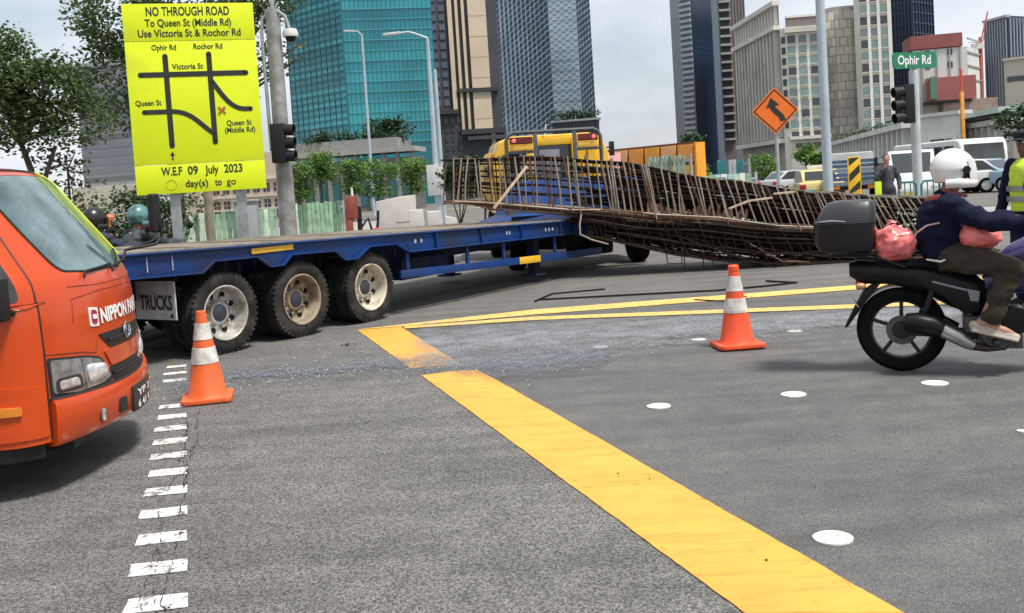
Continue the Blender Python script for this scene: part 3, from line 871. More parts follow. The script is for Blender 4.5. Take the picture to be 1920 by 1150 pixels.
# second cage crushed underneath, sagging down on to the road
low = thing('crushed_rebar_cage', 'dark crushed rebar cage under the long cage touching the road', 'rebar cage', (3.9, 15.9, 0))
zlow = lambda x: smooth_interp(x, [(.9, .80), (1.4, .66), (2.0, .50), (2.6, .34), (3.3, .20), (4.1, .10), (5.2, .045), (7.2, .03)])
zup = lambda x: zbot(x) - .05
for i in range(125):
    h_ = rc_.random() ** .8; yy = rc_.uniform(-.08, 1.15)
    x0 = rc_.uniform(.8, 2.2); x1 = rc_.uniform(5.0, 7.0)
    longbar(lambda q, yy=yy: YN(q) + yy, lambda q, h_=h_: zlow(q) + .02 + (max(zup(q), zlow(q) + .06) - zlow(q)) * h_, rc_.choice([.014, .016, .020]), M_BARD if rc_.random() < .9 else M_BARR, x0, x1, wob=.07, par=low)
for i in range(9):
    yy = -.12 + .05 * i
    longbar(lambda q, yy=yy: YN(q) + yy, lambda q, i=i: max(.02, zlow(q) - .07 + .022 * (i % 4)), .012, M_BARD, 1.1 + .15 * i, 5.6 + rc_.uniform(-.6, .8), wob=.03, par=low)
x = 1.15
while x < 6.7:
    l = lean(x) + rc_.gauss(0, .05); yn = YN(x) - .06 + rc_.gauss(0, .02)
    zb = max(.015, zlow(x + l) - .05)
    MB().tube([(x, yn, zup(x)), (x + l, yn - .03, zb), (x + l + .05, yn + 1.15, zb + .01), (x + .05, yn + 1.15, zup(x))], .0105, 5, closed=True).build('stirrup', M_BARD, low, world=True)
    x += rc_.uniform(.09, .16)
for x0, w_, zz in ((2.35, .24, .17), (2.62, .30, .04), (3.05, .26, .10), (3.35, .28, .06)):     # open loops sticking out below
    yn = YN(x0) - .16
    MB().tube([(x0, yn, zlow(x0) + .05), (x0 + .02, yn, zz), (x0 + w_, yn - .02, zz - .015), (x0 + w_, yn - .02, zlow(x0) + .02)], .0105, 5).build('open_loop', M_BARD, low, world=True)

for i in range(26):       # bars that sprang loose and splay out of the pile
    x0 = rc_.uniform(1.3, 5.6); y0 = YN(x0) + rc_.uniform(-.12, .3); z0 = zlow(x0) + rc_.uniform(.05, .35)
    x1 = x0 + rc_.uniform(.5, 1.5); x2 = x1 + rc_.uniform(.2, .6)
    z1 = max(.02, zlow(x1) + rc_.uniform(-.10, .06)); z2 = max(.02, z1 - rc_.uniform(-.04, .14))
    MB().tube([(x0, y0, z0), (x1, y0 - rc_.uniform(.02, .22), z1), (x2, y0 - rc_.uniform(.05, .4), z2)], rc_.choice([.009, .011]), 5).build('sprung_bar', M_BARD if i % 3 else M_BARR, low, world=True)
for i in range(22):
    x0 = rc_.uniform(-.9, 6.2); y0 = YN(x0) + rc_.uniform(-.04, .9); x1 = x0 + rc_.uniform(-.35, .5)
    MB().tube([(x0, y0, zbot(x0) + rc_.uniform(.0, .3)), ((x0 + x1) / 2 + .04, y0 - .04, (zbot(x0) + ztop(x1)) / 2), (x1, y0 - rc_.uniform(-.1, .1), ztop(x1) + rc_.uniform(-.15, .05))], .010, 5).build('bent_tie', M_BARR if i % 2 else M_BARD, cage, world=True)
# bent bar hanging off the deck end, timbers caught in the cage, bars on the road
def bar_thing(name, pts, r, m, label, cat, group=None, n=6):
    return tag(MB().tube(pts, r, n).build(name, m, smooth=True), label, cat, group)
bar_thing('hanging_bar', [P(1090, 402, 15.1), P(1087, 420, 15.05), P(1088, 440, 15.0), P(1110, 450, 15.0), P(1140, 458, 15.2)], .014, M_BARL, 'bent steel bar hanging down beside the end of the blue deck', 'steel bar')
M_LATH = mat('raw_timber', (.55, .42, .29), .8, var=.2, scale=12, dirt=(.3, .2, .12), damt=.3, dscale=8)
def lath(pts, w, t_, label):
    mb = MB()
    for a, b in zip(pts, pts[1:]): mb.bar(a, b, w, t_, up=(0, 1, 0))
    return tag(mb.build('timber_batten', M_LATH, bevel=.004), label, 'timber')
lath([P(926, 391, 15.12), P(988, 312, 15.2)], .045, .055, 'pale timber batten leaning steeply against the left of the cage')
lath([P(1366, 392, 14.9), P(1404, 377, 14.88), P(1448, 371, 14.9)], .03, .03, 'long thin pale stick caught on the middle of the cage')
lath([P(1450, 364, 15.05), P(1490, 360, 15.05)], .03, .04, 'short pale timber offcut on top of the cage')
pk = MB(); 
pk_thing = thing('timber_spacers', 'row of short rusty pink timber spacers standing inside the cage', 'timber', (3.0, 15.7, 0))
M_SPC = mat('spacer_timber', (.36, .22, .15), .85, var=.35, scale=10)
for i in range(22):
    u = 1215 + i * 8.6; xx = P(u, 400, 15.75).x
    hh = rc_.uniform(.10, .26)
    q = V((xx, 15.72 + rc_.uniform(-.05, .05), zbot(xx) + .05))
    MB().bar(q, q + V((rc_.uniform(-.02, .05), 0, hh)), .045, .03, up=(0, 1, 0)).build('spacer', M_SPC, pk_thing, world=True)
g1 = lambda u, v, z=.016: tuple(G(u, v, z))
bar_thing('fallen_bar', [g1(1003, 565), g1(1035, 551), g1(1134, 542)], .012, M_BARD, 'bent steel bar lying on the road left of the right cone', 'steel bar')
bar_thing('fallen_bar', [g1(1010, 562), g1(1200, 552), g1(1340, 545), g1(1440, 536), g1(1494, 530), g1(1436, 527)], .013, M_BARD, 'long hooked steel bar lying on the road behind the right cone', 'steel bar')
bar_thing('fallen_bar', [g1(1302, 562), g1(1360, 565), g1(1400, 556)], .010, M_BARR, 'short thin bar lying across the yellow line at the right cone', 'steel bar')

# ================================================================ CONES
M_CONE = mat('cone_orange', (.78, .13, .025), .5, var=.12, scale=5, dirt=(.45, .12, .05), damt=.42, dscale=6)
M_CONER = mat('cone_red', (.80, .085, .022), .5, var=.12, scale=5, dirt=(.45, .07, .03), damt=.25, dscale=4)
M_CBAND = mat('cone_band', (.66, .64, .60), .45, var=.15, scale=12, dirt=(.30, .28, .25), damt=.52, dscale=9)
def cone(loc, m, hgt, rot, tilt, label, base):
    c = thing('traffic_cone', label, 'traffic cone', loc, rot, 'traffic cones')
    c.rotation_euler = (tilt, 0, rot)
    b = MB(); s = base / 2
    b.prism([(s - .03, -s), (s, -s + .03), (s, s - .03), (s - .03, s), (-s + .03, s), (-s, s - .03), (-s, -s + .03), (-s + .03, -s)], (0, 0, 0), X_, Y_, Z_, .012, .045)
    b.build('base', m, c, bevel=.008)
    rb_, rt_ = .148, .032
    rad = lambda z: rb_ + (rt_ - rb_) * (z - .04) / (hgt - .04)
    MB().lathe([(rad(.04) + .012, .044), (rad(.07), .07), (rad(hgt * .4), hgt * .4), (rad(hgt * .9), hgt * .9), (rad(hgt) + .004, hgt - .004), (rad(hgt) - .008, hgt), (.012, hgt), (.012, hgt - .05), (0, hgt - .05)], n=36).build('body', m, c, smooth=True)
    for z0, z1 in ((.43 * hgt, .60 * hgt), (.69 * hgt, .865 * hgt)):
        MB().lathe([(rad(z0) + .001, z0 - .001), (rad(z0) + .004, z0), (rad(z1) + .004, z1), (rad(z1) + .001, z1 + .001)], n=36).build('band', M_CBAND, c, smooth=True)
    return c
cone((-2.42, 7.55, 0), M_CONE, .70, R(12), R(1.2), 'orange traffic cone by the rear trailer wheel and white ladder marking', .375)
c2 = cone((1.88, 8.42, 0), M_CONER, .71, R(4), R(-.5), 'red orange traffic cone standing inside the yellow box lines', .40)
MB().lathe([(.034, .655), (.046, .66), (.046, .70), (.035, .712)], n=24, loop=True).build('collar', M_CONER, c2, smooth=True)

# ================================================================ ORANGE DELIVERY TRUCK (facing right, only its nose is in the picture)
def plan_curve():
    pts = [(-.14 * (y / .75) ** 2, y) for y in [.75 * i / 13 for i in range(14)]]
    p = [V((-.14, .75)), V((-.185, .88)), V((-.26, .945)), V((-.38, .95))]
    for i in range(1, 13):
        t = i / 12; q = p[0] * (1 - t) ** 3 + p[1] * 3 * t * (1 - t) ** 2 + p[2] * 3 * t * t * (1 - t) + p[3] * t ** 3
        pts.append((q.x, q.y))
    pts += [(-.38 - 1.37 * i / 9, .95) for i in range(1, 10)]
    al = [0]
    for a, b in zip(pts, pts[1:]): al.append(al[-1] + math.hypot(b[0] - a[0], b[1] - a[1]))
    return pts, al
PLP, PLA = plan_curve()
TXX = list(zip(PLA, [p[0] for p in PLP])); TYY = list(zip(PLA, [p[1] for p in PLP]))
ZX = [(.2, -.03), (.5, -.03), (.75, -.03), (1.0, -.045), (1.10, -.068), (1.15, -.088), (1.2, -.12), (1.70, -.475), (1.76, -.54), (1.80, -.65), (1.825, -.85)]
ZW = [(.2, 1), (1.1, 1), (1.25, .985), (1.72, .90), (1.79, .875), (1.825, .80)]
def TS(a, z, off=0.):
    def q(a, z):
        s = -1 if a < 0 else 1
        x = interp(abs(a), TXX) + interp(z, ZX); y = interp(abs(a), TYY) * s * interp(z, ZW)
        return V((max(x, -1.78 + .0 * z), y, z))
    p = q(a, z)
    if off:
        n = (q(a + .01, z) - q(a - .01, z)).cross(q(a, z + .01) - q(a, z - .01))
        if n.length > 1e-9: p = p + n.normalized() * off
    return p
ot = thing('delivery_truck', 'orange delivery truck nose entering from the left edge', 'truck', (-2.385, 6.055, 0), R(6))
M_ORG = mat('truck_orange', (.51, .055, .004), .32, var=.05, scale=2, coat=.5, spec=.3, dirt=(.40, .042, .005), damt=.15, dscale=3)
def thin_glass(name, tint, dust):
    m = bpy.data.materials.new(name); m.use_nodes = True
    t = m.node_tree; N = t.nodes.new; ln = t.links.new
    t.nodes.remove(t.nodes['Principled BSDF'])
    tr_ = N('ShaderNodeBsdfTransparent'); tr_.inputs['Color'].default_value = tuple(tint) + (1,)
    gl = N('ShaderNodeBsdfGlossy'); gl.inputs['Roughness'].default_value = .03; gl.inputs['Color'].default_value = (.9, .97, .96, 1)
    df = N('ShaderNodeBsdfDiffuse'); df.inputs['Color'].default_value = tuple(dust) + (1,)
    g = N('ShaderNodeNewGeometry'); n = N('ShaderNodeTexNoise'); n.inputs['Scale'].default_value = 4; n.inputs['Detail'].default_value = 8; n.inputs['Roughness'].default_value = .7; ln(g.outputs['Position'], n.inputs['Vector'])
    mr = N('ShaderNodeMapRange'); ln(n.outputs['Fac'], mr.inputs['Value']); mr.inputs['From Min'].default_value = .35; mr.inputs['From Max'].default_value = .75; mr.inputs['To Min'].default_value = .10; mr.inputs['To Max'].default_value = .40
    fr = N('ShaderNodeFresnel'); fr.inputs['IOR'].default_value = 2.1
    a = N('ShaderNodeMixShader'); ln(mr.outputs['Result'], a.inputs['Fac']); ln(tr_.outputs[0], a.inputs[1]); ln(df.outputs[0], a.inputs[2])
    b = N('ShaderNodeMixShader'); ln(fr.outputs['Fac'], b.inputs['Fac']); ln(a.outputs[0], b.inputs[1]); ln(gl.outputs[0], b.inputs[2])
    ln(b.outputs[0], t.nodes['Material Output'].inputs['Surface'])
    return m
M_GLASS = thin_glass('windscreen_glass', (.58, .84, .84), (.42, .66, .68))  # second colour: dust film with the sky's reflection painted into its teal
M_GLD = mat('side_glass', (.012, .014, .015), .06, spec=.8, coat=.6)
M_SEAL = mat('rubber_seal', (.014, .014, .015), .6)
alev = sorted(set([-a for a in PLA] + PLA + [.0288 + .0577 * i for i in range(13)] + [-.0288 - .0577 * i for i in range(13)]))
zlev = [.30, .40, .52, .65, .78, .9, 1.0, 1.06, 1.10, 1.13, 1.15] + [1.17 + .03 * i for i in range(19)] + [1.735, 1.76, 1.78, 1.80, 1.815, 1.825]
cb = MB(); na = len(alev)
cb.add([TS(a, z) for z in zlev for a in alev], [(i * na + j, i * na + j + 1, (i + 1) * na + j + 1, (i + 1) * na + j) for i in range(len(zlev) - 1) for j in range(na - 1)])
WS = [(-.60, 1.185), (-.3, 1.158), (.3, 1.158), (.60, 1.185), (.655, 1.45), (.68, 1.745), (-.68, 1.745), (-.655, 1.45)]
def in_ws(i):
    a, z = alev[i % na], zlev[i // na]
    return abs(a) < interp(z, [(1.185, .575), (1.45, .63), (1.745, .655)]) and 1.175 < z < 1.73
cb.f = [f for f in cb.f if not all(in_ws(i) for i in f)]; cb.m = [0] * len(cb.f)
top = (len(zlev) - 1) * na
cb.f.append(tuple(range(top, top + na))); cb.m.append(0)
cb.f.append(tuple(range(na - 1, -1, -1))); cb.m.append(0)
cb.f.append(tuple([i * na for i in range(len(zlev))] + [i * na + na - 1 for i in range(len(zlev) - 1, -1, -1)])); cb.m.append(0)
cab = cb.build('cab', M_ORG, ot, smooth=True, ang=50)
def rrect(pts, r=.04, n=5):
    """polygon with rounded corners in (a, z)"""
    out = []; m = len(pts)
    for i in range(m):
        p = V(pts[i]); a = V(pts[i - 1]); b = V(pts[(i + 1) % m])
        da = (a - p); db = (b - p); k = min(r, da.length * .45, db.length * .45)
        A = p + da.normalized() * k; B = p + db.normalized() * k
        for j in range(n + 1):
            t = j / n
            out.append(tuple(A * (1 - t) ** 2 + p * 2 * t * (1 - t) + B * t * t))
    return out
def patch(name, pts, off, m, parent=None, r=.03, rings=7, inset=0., skirt=.006, dome=0.):
    base = rrect(pts, r) if r else pts
    bd = []
    for i in range(len(base)):
        a = V(base[i]); b = V(base[(i + 1) % len(base)])
        k = max(1, int((b - a).length / .04))
        bd += [a.lerp(b, j / k) for j in range(k)]
    c = sum((V(p) for p in bd), V((0, 0))) / len(bd); n = len(bd)
    vs = [TS(c.x, c.y, off + dome)]; fs = []
    for q in range(1, rings + 1):
        f = q / rings
        for p in bd:
            w = c.lerp(p, f * (1 - inset)); vs.append(TS(w.x, w.y, off + dome * (1 - f ** 3)))
    for p in bd:
        w = c.lerp(p, 1 - inset); vs.append(TS(w.x, w.y, off - skirt))
    fs += [(0, 1 + j, 1 + (j + 1) % n) for j in range(n)]
    for q in range(rings):
        for j in range(n):
            l = (j + 1) % n
            fs.append((1 + q * n + j, 1 + (q + 1) * n + j, 1 + (q + 1) * n + l, 1 + q * n + l))
    return MB().add(vs, fs).build(name, m, parent or ot, smooth=True, ang=40)
def ribbon(name, path, w, off, m, parent=None):
    pts = [V(p) for p in path]; dense = []
    for a, b in zip(pts, pts[1:]):
        k = max(1, int((b - a).length / .04)); dense += [a.lerp(b, j / k) for j in range(k)]
    dense.append(pts[-1])
    return MB().tube([TS(p.x, p.y, off) for p in dense], w, 6).build(name, m, parent or ot, smooth=True)
def ring_patch(name, pts, k0, k1, off, m, r):
    base = rrect(pts, r); bd = []
    for i in range(len(base)):
        a = V(base[i]); b = V(base[(i + 1) % len(base)]); k = max(1, int((b - a).length / .04)); bd += [a.lerp(b, j / k) for j in range(k)]
    c = sum((V(p) for p in bd), V((0, 0))) / len(bd); n = len(bd)
    vs = []
    for k_, o_ in ((k0, off), (k1, off), (k1, off - .02), (k0, off - .02)):
        for p in bd:
            d_ = V(p) - c; w = V(p) - d_.normalized() * k_; vs.append(TS(w.x, w.y, o_))
    return MB().add(vs, [(q * n + j, q * n + (j + 1) % n, ((q + 1) % 4) * n + (j + 1) % n, ((q + 1) % 4) * n + j) for q in range(4) for j in range(n)]).build(name, m, ot, smooth=True)
ring_patch('windscreen_seal', WS, 0, .055, .005, M_SEAL, .07)
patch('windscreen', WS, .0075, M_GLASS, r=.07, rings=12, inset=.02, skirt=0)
# cab interior seen through the glass
M_INT = mat('cab_trim', (.055, .057, .06), .8, var=.2, scale=6)
MB().prism([(-.22, 1.13), (-.50, 1.15), (-.62, 1.08), (-.62, .8), (-.22, .8)], (0, 0, 0), X_, Z_, Y_, -.74, .74).build('dashboard', M_INT, ot, bevel=.02)
MB().bb(-1.66, -1.62, -.80, .80, .7, 1.74).build('rear_trim', M_INT, ot)
MB().bb(-1.6, -.3, -.80, .80, .62, .66).build('cab_floor', M_INT, ot)
for yy in (-.45, .12, .52):
    MB().bb(-1.50, -1.36, yy - .22, yy + .22, .8, 1.38).build('seat_back', mat('seat_cloth', (.09, .09, .095), .9), ot, bevel=.05, seg=3)
    MB().bb(-1.47, -1.38, yy - .12, yy + .12, 1.40, 1.56).build('headrest', MATS['seat_cloth'], ot, bevel=.03, seg=3)
MB().tube([(-.66 - .09 * math.cos(t), -.45 + .19 * math.sin(t), 1.14 + .16 * math.cos(t)) for t in [2 * math.pi * i / 24 for i in range(24)]], .014, 8, closed=True).build('steering_wheel', M_BLK, ot, smooth=True)
MB().ob((-.62, .10, 1.66), V((.2, 0, 1)).normalized(), Y_, X_, .06, .24, .02).build('rear_view_mirror', M_BLK, ot, bevel=.01)
MB().bb(-.50, -.30, .18, .46, 1.152, 1.165).build('papers', mat('paper_teal', (.25, .42, .42), .8), ot)
# lime strip painting the yellow sign's reflection on the far pillar, drip rail on the roof
ribbon('pillar_reflection', [(.72, 1.20), (.74, 1.40), (.77, 1.60), (.79, 1.745), (.74, 1.775)], .008, .016, mat('lime_reflection', (.42, .60, .02), .4, var=.1))
ribbon('roof_seal', [(-.72, 1.775), (-.4, 1.778), (0, 1.78), (.4, 1.778), (.74, 1.775)], .010, .002, M_SEAL)
# door: shut line, window, crease, handle side
door = patch('door', [(-.885, .335), (-.885, .60), (-1.75, .68), (-1.75, .335)], .010, M_ORG, r=.02, rings=8, skirt=.012)
ribbon('shut_line', [(-.868, .31), (-.872, .66), (-.862, 1.06), (-.84, 1.2), (-.80, 1.5), (-.78, 1.74)], .006, .0, M_SEAL)
patch('door_window', [(-.95, 1.06), (-1.7, 1.05), (-1.7, 1.68), (-1.02, 1.68), (-.925, 1.30)], .004, M_GLD, r=.03, rings=8)
patch('waist_crease', [(-.80, 1.045), (-1.75, 1.03), (-1.75, 1.0), (-.92, 1.02)], .008, M_ORG, r=.01, rings=4, skirt=.012)
patch('side_repeater', [(-1.01, .472), (-1.01, .515), (-1.16, .522), (-1.16, .472)], .026, mat('amber_lens', (.62, .20, .02), .3, var=.1), r=.012, rings=4, skirt=.026)
stp = MB()
stp.add([TS(a, z, o) for z, o in ((.33, -.01), (.22, -.02)) for a in (-.90, -1.1, -1.3, -1.7)] + [TS(a, z, -.25) for z in (.33, .22) for a in (-.90, -1.1, -1.3, -1.7)],
        [(0, 1, 5, 4), (1, 2, 6, 5), (2, 3, 7, 6), (4, 5, 13, 12), (5, 6, 14, 13), (6, 7, 15, 14), (0, 4, 12, 8)])
stp.build('step', M_BLK, ot)
# near-side mirror in front of the door window
mrr = MB().ob(TS(-1.03, 1.08, .06), V((0, 0, 1)), V((1, 0, 0)), V((0, 1, 0)), .22, .07, .10)
mrr.bar(TS(-.99, 1.0, .0), TS(-1.03, 1.04, .06), .03, .03)
mrr.build('near_mirror', M_BLK, ot, bevel=.025)
# upper face: panel line, lettering, slot, emblem
ribbon('panel_line', [(-.62, .90), (-.60, 1.03), (-.3, 1.05), (.3, 1.05), (.60, 1.03)], .003, .001, mat('panel_gap', (.30, .03, .006), .6))
fr = patch('upper_slot', [(-.40, .80), (.40, .80), (.27, .705), (-.27, .705)], .006, mat('grille_black', (.012, .012, .013), .45), r=.02, rings=5)
ribbon('slot_bar', [(-.30, .752), (.30, .752)], .010, .010, M_BLK, fr)
em = MB()
for (cx_, rx, rz, tr_) in ((0, .062, .044, .006), (0, .026, .043, .005), (0, .05, .02, .005)):
    zc = .772 + (.018 if rz == .02 else 0)
    em.tube([TS(-.005 + math.cos(t) * rx, zc + math.sin(t) * rz, .016) for t in [2 * math.pi * i / 24 for i in range(24)]], tr_, 6, closed=True)
em.build('emblem', mat('chrome', (.62, .63, .64), .15, 1.0, var=.05), ot, smooth=True)
def surf_text(name, s, size, a0, z0, width, m, bold=.004, parent=None, off=.006, zk=1.):
    me = text_mesh(s, size, bold=bold)
    xs = [v.co.x for v in me.vertices]; k = width / (max(xs) - min(xs)); x0 = min(xs)
    bm = bmesh.new(); bm.from_mesh(me)
    bmesh.ops.triangulate(bm, faces=bm.faces); bm.to_mesh(me); bm.free()
    for v in me.vertices: v.co = TS(a0 + (v.co.x - x0) * k, z0 + v.co.y * zk, off)
    return obj(name, me, m, parent or ot)
M_LETW = mat('letter_white', (.78, .76, .74), .5, var=.05)
surf_text('lettering', 'NIPPON PAINT', .115, -.345, .862, .80, M_LETW, .005)
lg_ = patch('logo_plate', [(-.465, .855), (-.375, .848), (-.37, .955), (-.46, .965)], .006, M_LETW, r=.01, rings=3)
patch('logo_mark', [(-.45, .868), (-.392, .864), (-.388, .942), (-.446, .95)], .010, mat('logo_crimson', (.30, .02, .05), .5), lg_, r=.02, rings=3)
patch('logo_bar', [(-.44, .895), (-.402, .893), (-.400, .918), (-.438, .921)], .014, M_LETW, lg_, r=.005, rings=2)
# lower grille opening and the moulded nose round it
ribbon('panel_line', [(-.865, .765), (-.60, .735), (-.44, .705), (-.405, .80)], .003, .001, MATS['panel_gap'])
ribbon('panel_line', [(-.60, 1.10), (-.3, 1.085), (.3, 1.085), (.60, 1.10)], .003, .001, MATS['panel_gap'])
patch('nose_panel', [(-.36, .70), (.36, .70), (.30, .60), (-.28, .60)], .010, M_ORG, r=.02, rings=5, skirt=.012)
gr = patch('lower_grille', [(-.30, .595), (.30, .595), (.27, .505), (-.25, .505)], .004, MATS['grille_black'], r=.015, rings=5)
ribbon('grille_bar', [(-.27, .55), (.28, .55)], .010, .008, M_BLK, gr)
for s in (-1, 1):
    hl = patch('headlight', [(s * .862, .745), (s * .55, .706), (s * .40, .672), (s * .265, .525), (s * .35, .507), (s * .655, .505), (s * .855, .525)], .006, M_SEAL, r=.025, rings=8)
    patch('reflector', [(s * .845, .730), (s * .55, .694), (s * .415, .662), (s * .30, .545), (s * .40, .522), (s * .655, .522), (s * .84, .55)], .010, mat('lamp_reflector', (.42, .43, .44), .22, .75, var=.45, scale=16), hl, r=.02, rings=8)
    patch('bulb', [(s * .56, .66), (s * .36, .63), (s * .34, .56), (s * .55, .545)], .016, mat('lamp_white', (.80, .80, .80), .12, .5, var=.2, scale=25), hl, r=.05, rings=5, dome=.012)
    patch('indicator', [(s * .82, .625), (s * .62, .62), (s * .60, .535), (s * .82, .545)], .014, mat('indicator_bezel', (.03, .03, .032), .3), hl, r=.03, rings=4)
    patch('indicator_lens', [(s * .80, .61), (s * .65, .606), (s * .63, .555), (s * .80, .56)], .018, mat('indicator_clear', (.55, .50, .48), .15, .4, var=.4, scale=30), hl, r=.02, rings=4, dome=.006)
    patch('divider', [(s * .60, .695), (s * .585, .695), (s * .565, .53), (s * .58, .53)], .017, mat('lamp_reflector'), hl, r=.004, rings=3)
# dark gap under the lamps, then the bumper
bp_ = MB()
al2 = [a for a in alev if abs(a) <= 1.0]; al2 = sorted(set(al2 + [-.862, .862])); al2 = [a for a in al2 if abs(a) <= .862]
zz = [(.268, -.02), (.275, .022), (.30, .036), (.42, .045), (.49, .045), (.515, .034), (.522, .0)]
nb = len(al2)
bp_.add([TS(a, z + (.0 if z < .4 else .0) - .03 * (1 - (abs(a) / .862) ** 2) * (0 if z < .4 else 1) * .9, o) for z, o in zz for a in al2], [(i * nb + j, i * nb + j + 1, (i + 1) * nb + j + 1, (i + 1) * nb + j) for i in range(len(zz) - 1) for j in range(nb - 1)])
kk = len(bp_.v); bp_.v += [TS(s * .862, z, -.06) for s in (-1, 1) for z in (.268, .522)]
bp_.f.append(tuple([i * nb for i in range(len(zz))] + [kk + 1, kk])); bp_.m.append(0)
bp_.f.append(tuple([i * nb + nb - 1 for i in range(len(zz))] + [kk + 3, kk + 2])); bp_.m.append(0)
bm_ = bp_.build('bumper', M_ORG, ot, smooth=True, ang=40)
ribbon('bumper_gap', [(-.862, .520), (-.5, .502), (0, .492), (.5, .502), (.862, .520)], .012, .008, M_SEAL)
for s in (-1, 1):
    patch('fog_recess', [(s * .52, .395), (s * .465, .395), (s * .465, .315), (s * .52, .315)], .048, mat('fog_dark', (.10, .07, .06), .4), bm_, r=.025, rings=4)
    patch('fog_lamp', [(s * .51, .39), (s * .478, .39), (s * .478, .32), (s * .51, .32)], .051, mat('indicator_clear'), bm_, r=.02, rings=3)
    patch('tow_recess', [(s * .305, .405), (s * .20, .40), (s * .20, .315), (s * .305, .315)], .048, MATS['grille_black'], bm_, r=.015, rings=4)
pl_ = patch('number_plate', [(-.12, .435), (.32, .435), (.32, .28), (-.12, .28)], .058, mat('plate_black', (.02, .02, .021), .4), bm_, r=.01, rings=3, skirt=.02)
surf_text('plate_text', 'YP 2', .058, -.06, .362, .32, M_LETW, .002, pl_, .061)
surf_text('plate_text', '6 41 K', .058, -.06, .295, .32, M_LETW, .002, pl_, .061)
# wipers, far mirror on its long arm
for a0, a1 in ((-.42, .02), (-.02, .40)):
    ribbon('wiper', [(a0, 1.135), (a0 + .04, 1.16), (a1, 1.175)], .008, .016, M_BLK)
ribbon('wiper', [(.10, 1.15), (.28, 1.21), (.44, 1.245)], .008, .018, M_BLK)
arm0 = TS(.62, 1.16, .01)
inv_ot = MW['delivery_truck'].inverted()
mp_ = lambda u, v, Y: inv_ot @ P(u, v, Y)
fa_ = thing_arm = MB()
fa_.tube([arm0, mp_(235, 469, 6.75), mp_(265, 463, 6.8), mp_(292, 458, 6.85), mp_(302, 446, 6.9), mp_(303, 430, 6.9), mp_(297, 408, 6.9)], .011, 8)
fa_.tube([mp_(235, 469, 6.75), mp_(285, 452, 6.85), mp_(296, 445, 6.88)], .008, 8)
fm_ = fa_.build('mirror_arm', M_BLK, ot, smooth=True)
q0, q1 = mp_(282, 364, 6.9), mp_(297, 436, 6.9)
ax_ = (q0 - q1).normalized()
hm = MB().ob((q0 + q1) / 2, V((.35, .94, 0)), V((-.94, .35, 0)), Z_, .085, .06, (q0 - q1).length)
hm.build('far_mirror', M_BLK, fm_, bevel=.022, seg=3)
# everything behind the cab (outside the picture): chassis, tray, wheels
bk = MB(); bk.bb(-5.2, -1.72, -.36, -.26, .5, .68); bk.bb(-5.2, -1.72, .26, .36, .5, .68); bk.bb(-1.7, -.15, -.7, .7, .22, .31)
bk.build('chassis', M_BLK, ot)
MB().bb(-5.3, -1.86, -.97, .97, .78, 2.1).build('cargo_box', M_ORG, ot, bevel=.02)
for xx in (-1.0, -3.9):
    for s in (-1, 1):
        w_ = MB().lathe([(.2, .01), (.22, 0), (.31, .0), (.345, .03), (.345, .17), (.31, .2), (.22, .2), (.2, .19)], (xx, s * .93, .345), (0, -s, 0), 28, loop=True).build('wheel', M_RUBD, ot, smooth=True)
        MB().lathe([(.205, .012), (.18, .05), (.09, .04), (.08, .0), (0, .0)], (xx, s * .93, .345), (0, -s, 0), 24).build('rim', M_RIM, w_, smooth=True)

# ================================================================ MOTORCYCLES
def cast_wheel(parent, x, r, w, spokes, tm_, rm_):
    ri = r * .69
    t = MB().lathe([(ri, -w * .36), (ri + .018, -w * .46), (r - .03, -w * .5), (r - .010, -w * .36), (r, -w * .12), (r, w * .12), (r - .010, w * .36), (r - .03, w * .5), (ri + .018, w * .46), (ri, w * .36)], (x, 0, r), (0, 1, 0), 40, loop=True)
    wh = t.build('wheel', tm_, parent, smooth=True)
    m = MB().lathe([(ri + .003, -.032), (ri - .012, -.03), (ri - .018, 0), (ri - .012, .03), (ri + .003, .032)], (x, 0, r), (0, 1, 0), 40)
    for k in range(spokes):
        a = 2 * math.pi * k / spokes + .28
        for da in (-.0,):
            p0 = V((x + math.cos(a + da * 2) * .05, 0, r + math.sin(a + da * 2) * .05)); p1 = V((x + math.cos(a + da) * ri, 0, r + math.sin(a + da) * ri))
            m.bar(p0, p1, .026, .022, up=(0, 1, 0))
    m.build('rim', rm_, wh, smooth=True)
    MB().lathe([(0, -.09), (.055, -.085), (.07, -.05), (.075, 0), (.07, .05), (.055, .085), (0, .09)], (x, 0, r), (0, 1, 0), 24).build('hub', rm_, wh, smooth=True)
    MB().lathe([(.035, -.066), (.105, -.066), (.105, -.06), (.035, -.06)], (x, 0, r), (0, 1, 0), 28, loop=True).build('brake_disc', M_ENG, wh)
    return wh
def loft(secs, n=16, sq=2.6):
    """secs: (centre, half_width_y, half_height_z); superellipse sections joined along their list"""
    mb = MB(); vs = []; fs = []
    for c, hy, hz in secs:
        for k in range(n):
            a = 2 * math.pi * k / n; ca, sa = math.cos(a), math.sin(a)
            vs.append(V(c) + V((0, math.copysign(abs(ca) ** (2 / sq), ca) * hy, math.copysign(abs(sa) ** (2 / sq), sa) * hz)))
    for i in range(len(secs) - 1):
        for k in range(n):
            l = (k + 1) % n; fs.append((i * n + k, i * n + l, (i + 1) * n + l, (i + 1) * n + k))
    fs.append(tuple(range(n - 1, -1, -1))); fs.append(tuple((len(secs) - 1) * n + k for k in range(n)))
    return mb.add(vs, fs)
M_BODYK = mat('bike_black_plastic', (.005, .005, .006), .4, var=.2, scale=8, spec=.25)
M_BODYP = mat('bike_purple', (.035, .028, .11), .3, var=.15, scale=4, coat=.5)
M_CASE = mat('case_black', (.010, .0105, .0115), .45, spec=.35, var=.25, scale=7, bump=.05, bscale=200)
M_SEATV = mat('seat_vinyl', (.005, .005, .0055), .75, spec=.15, bump=.15, bscale=120)
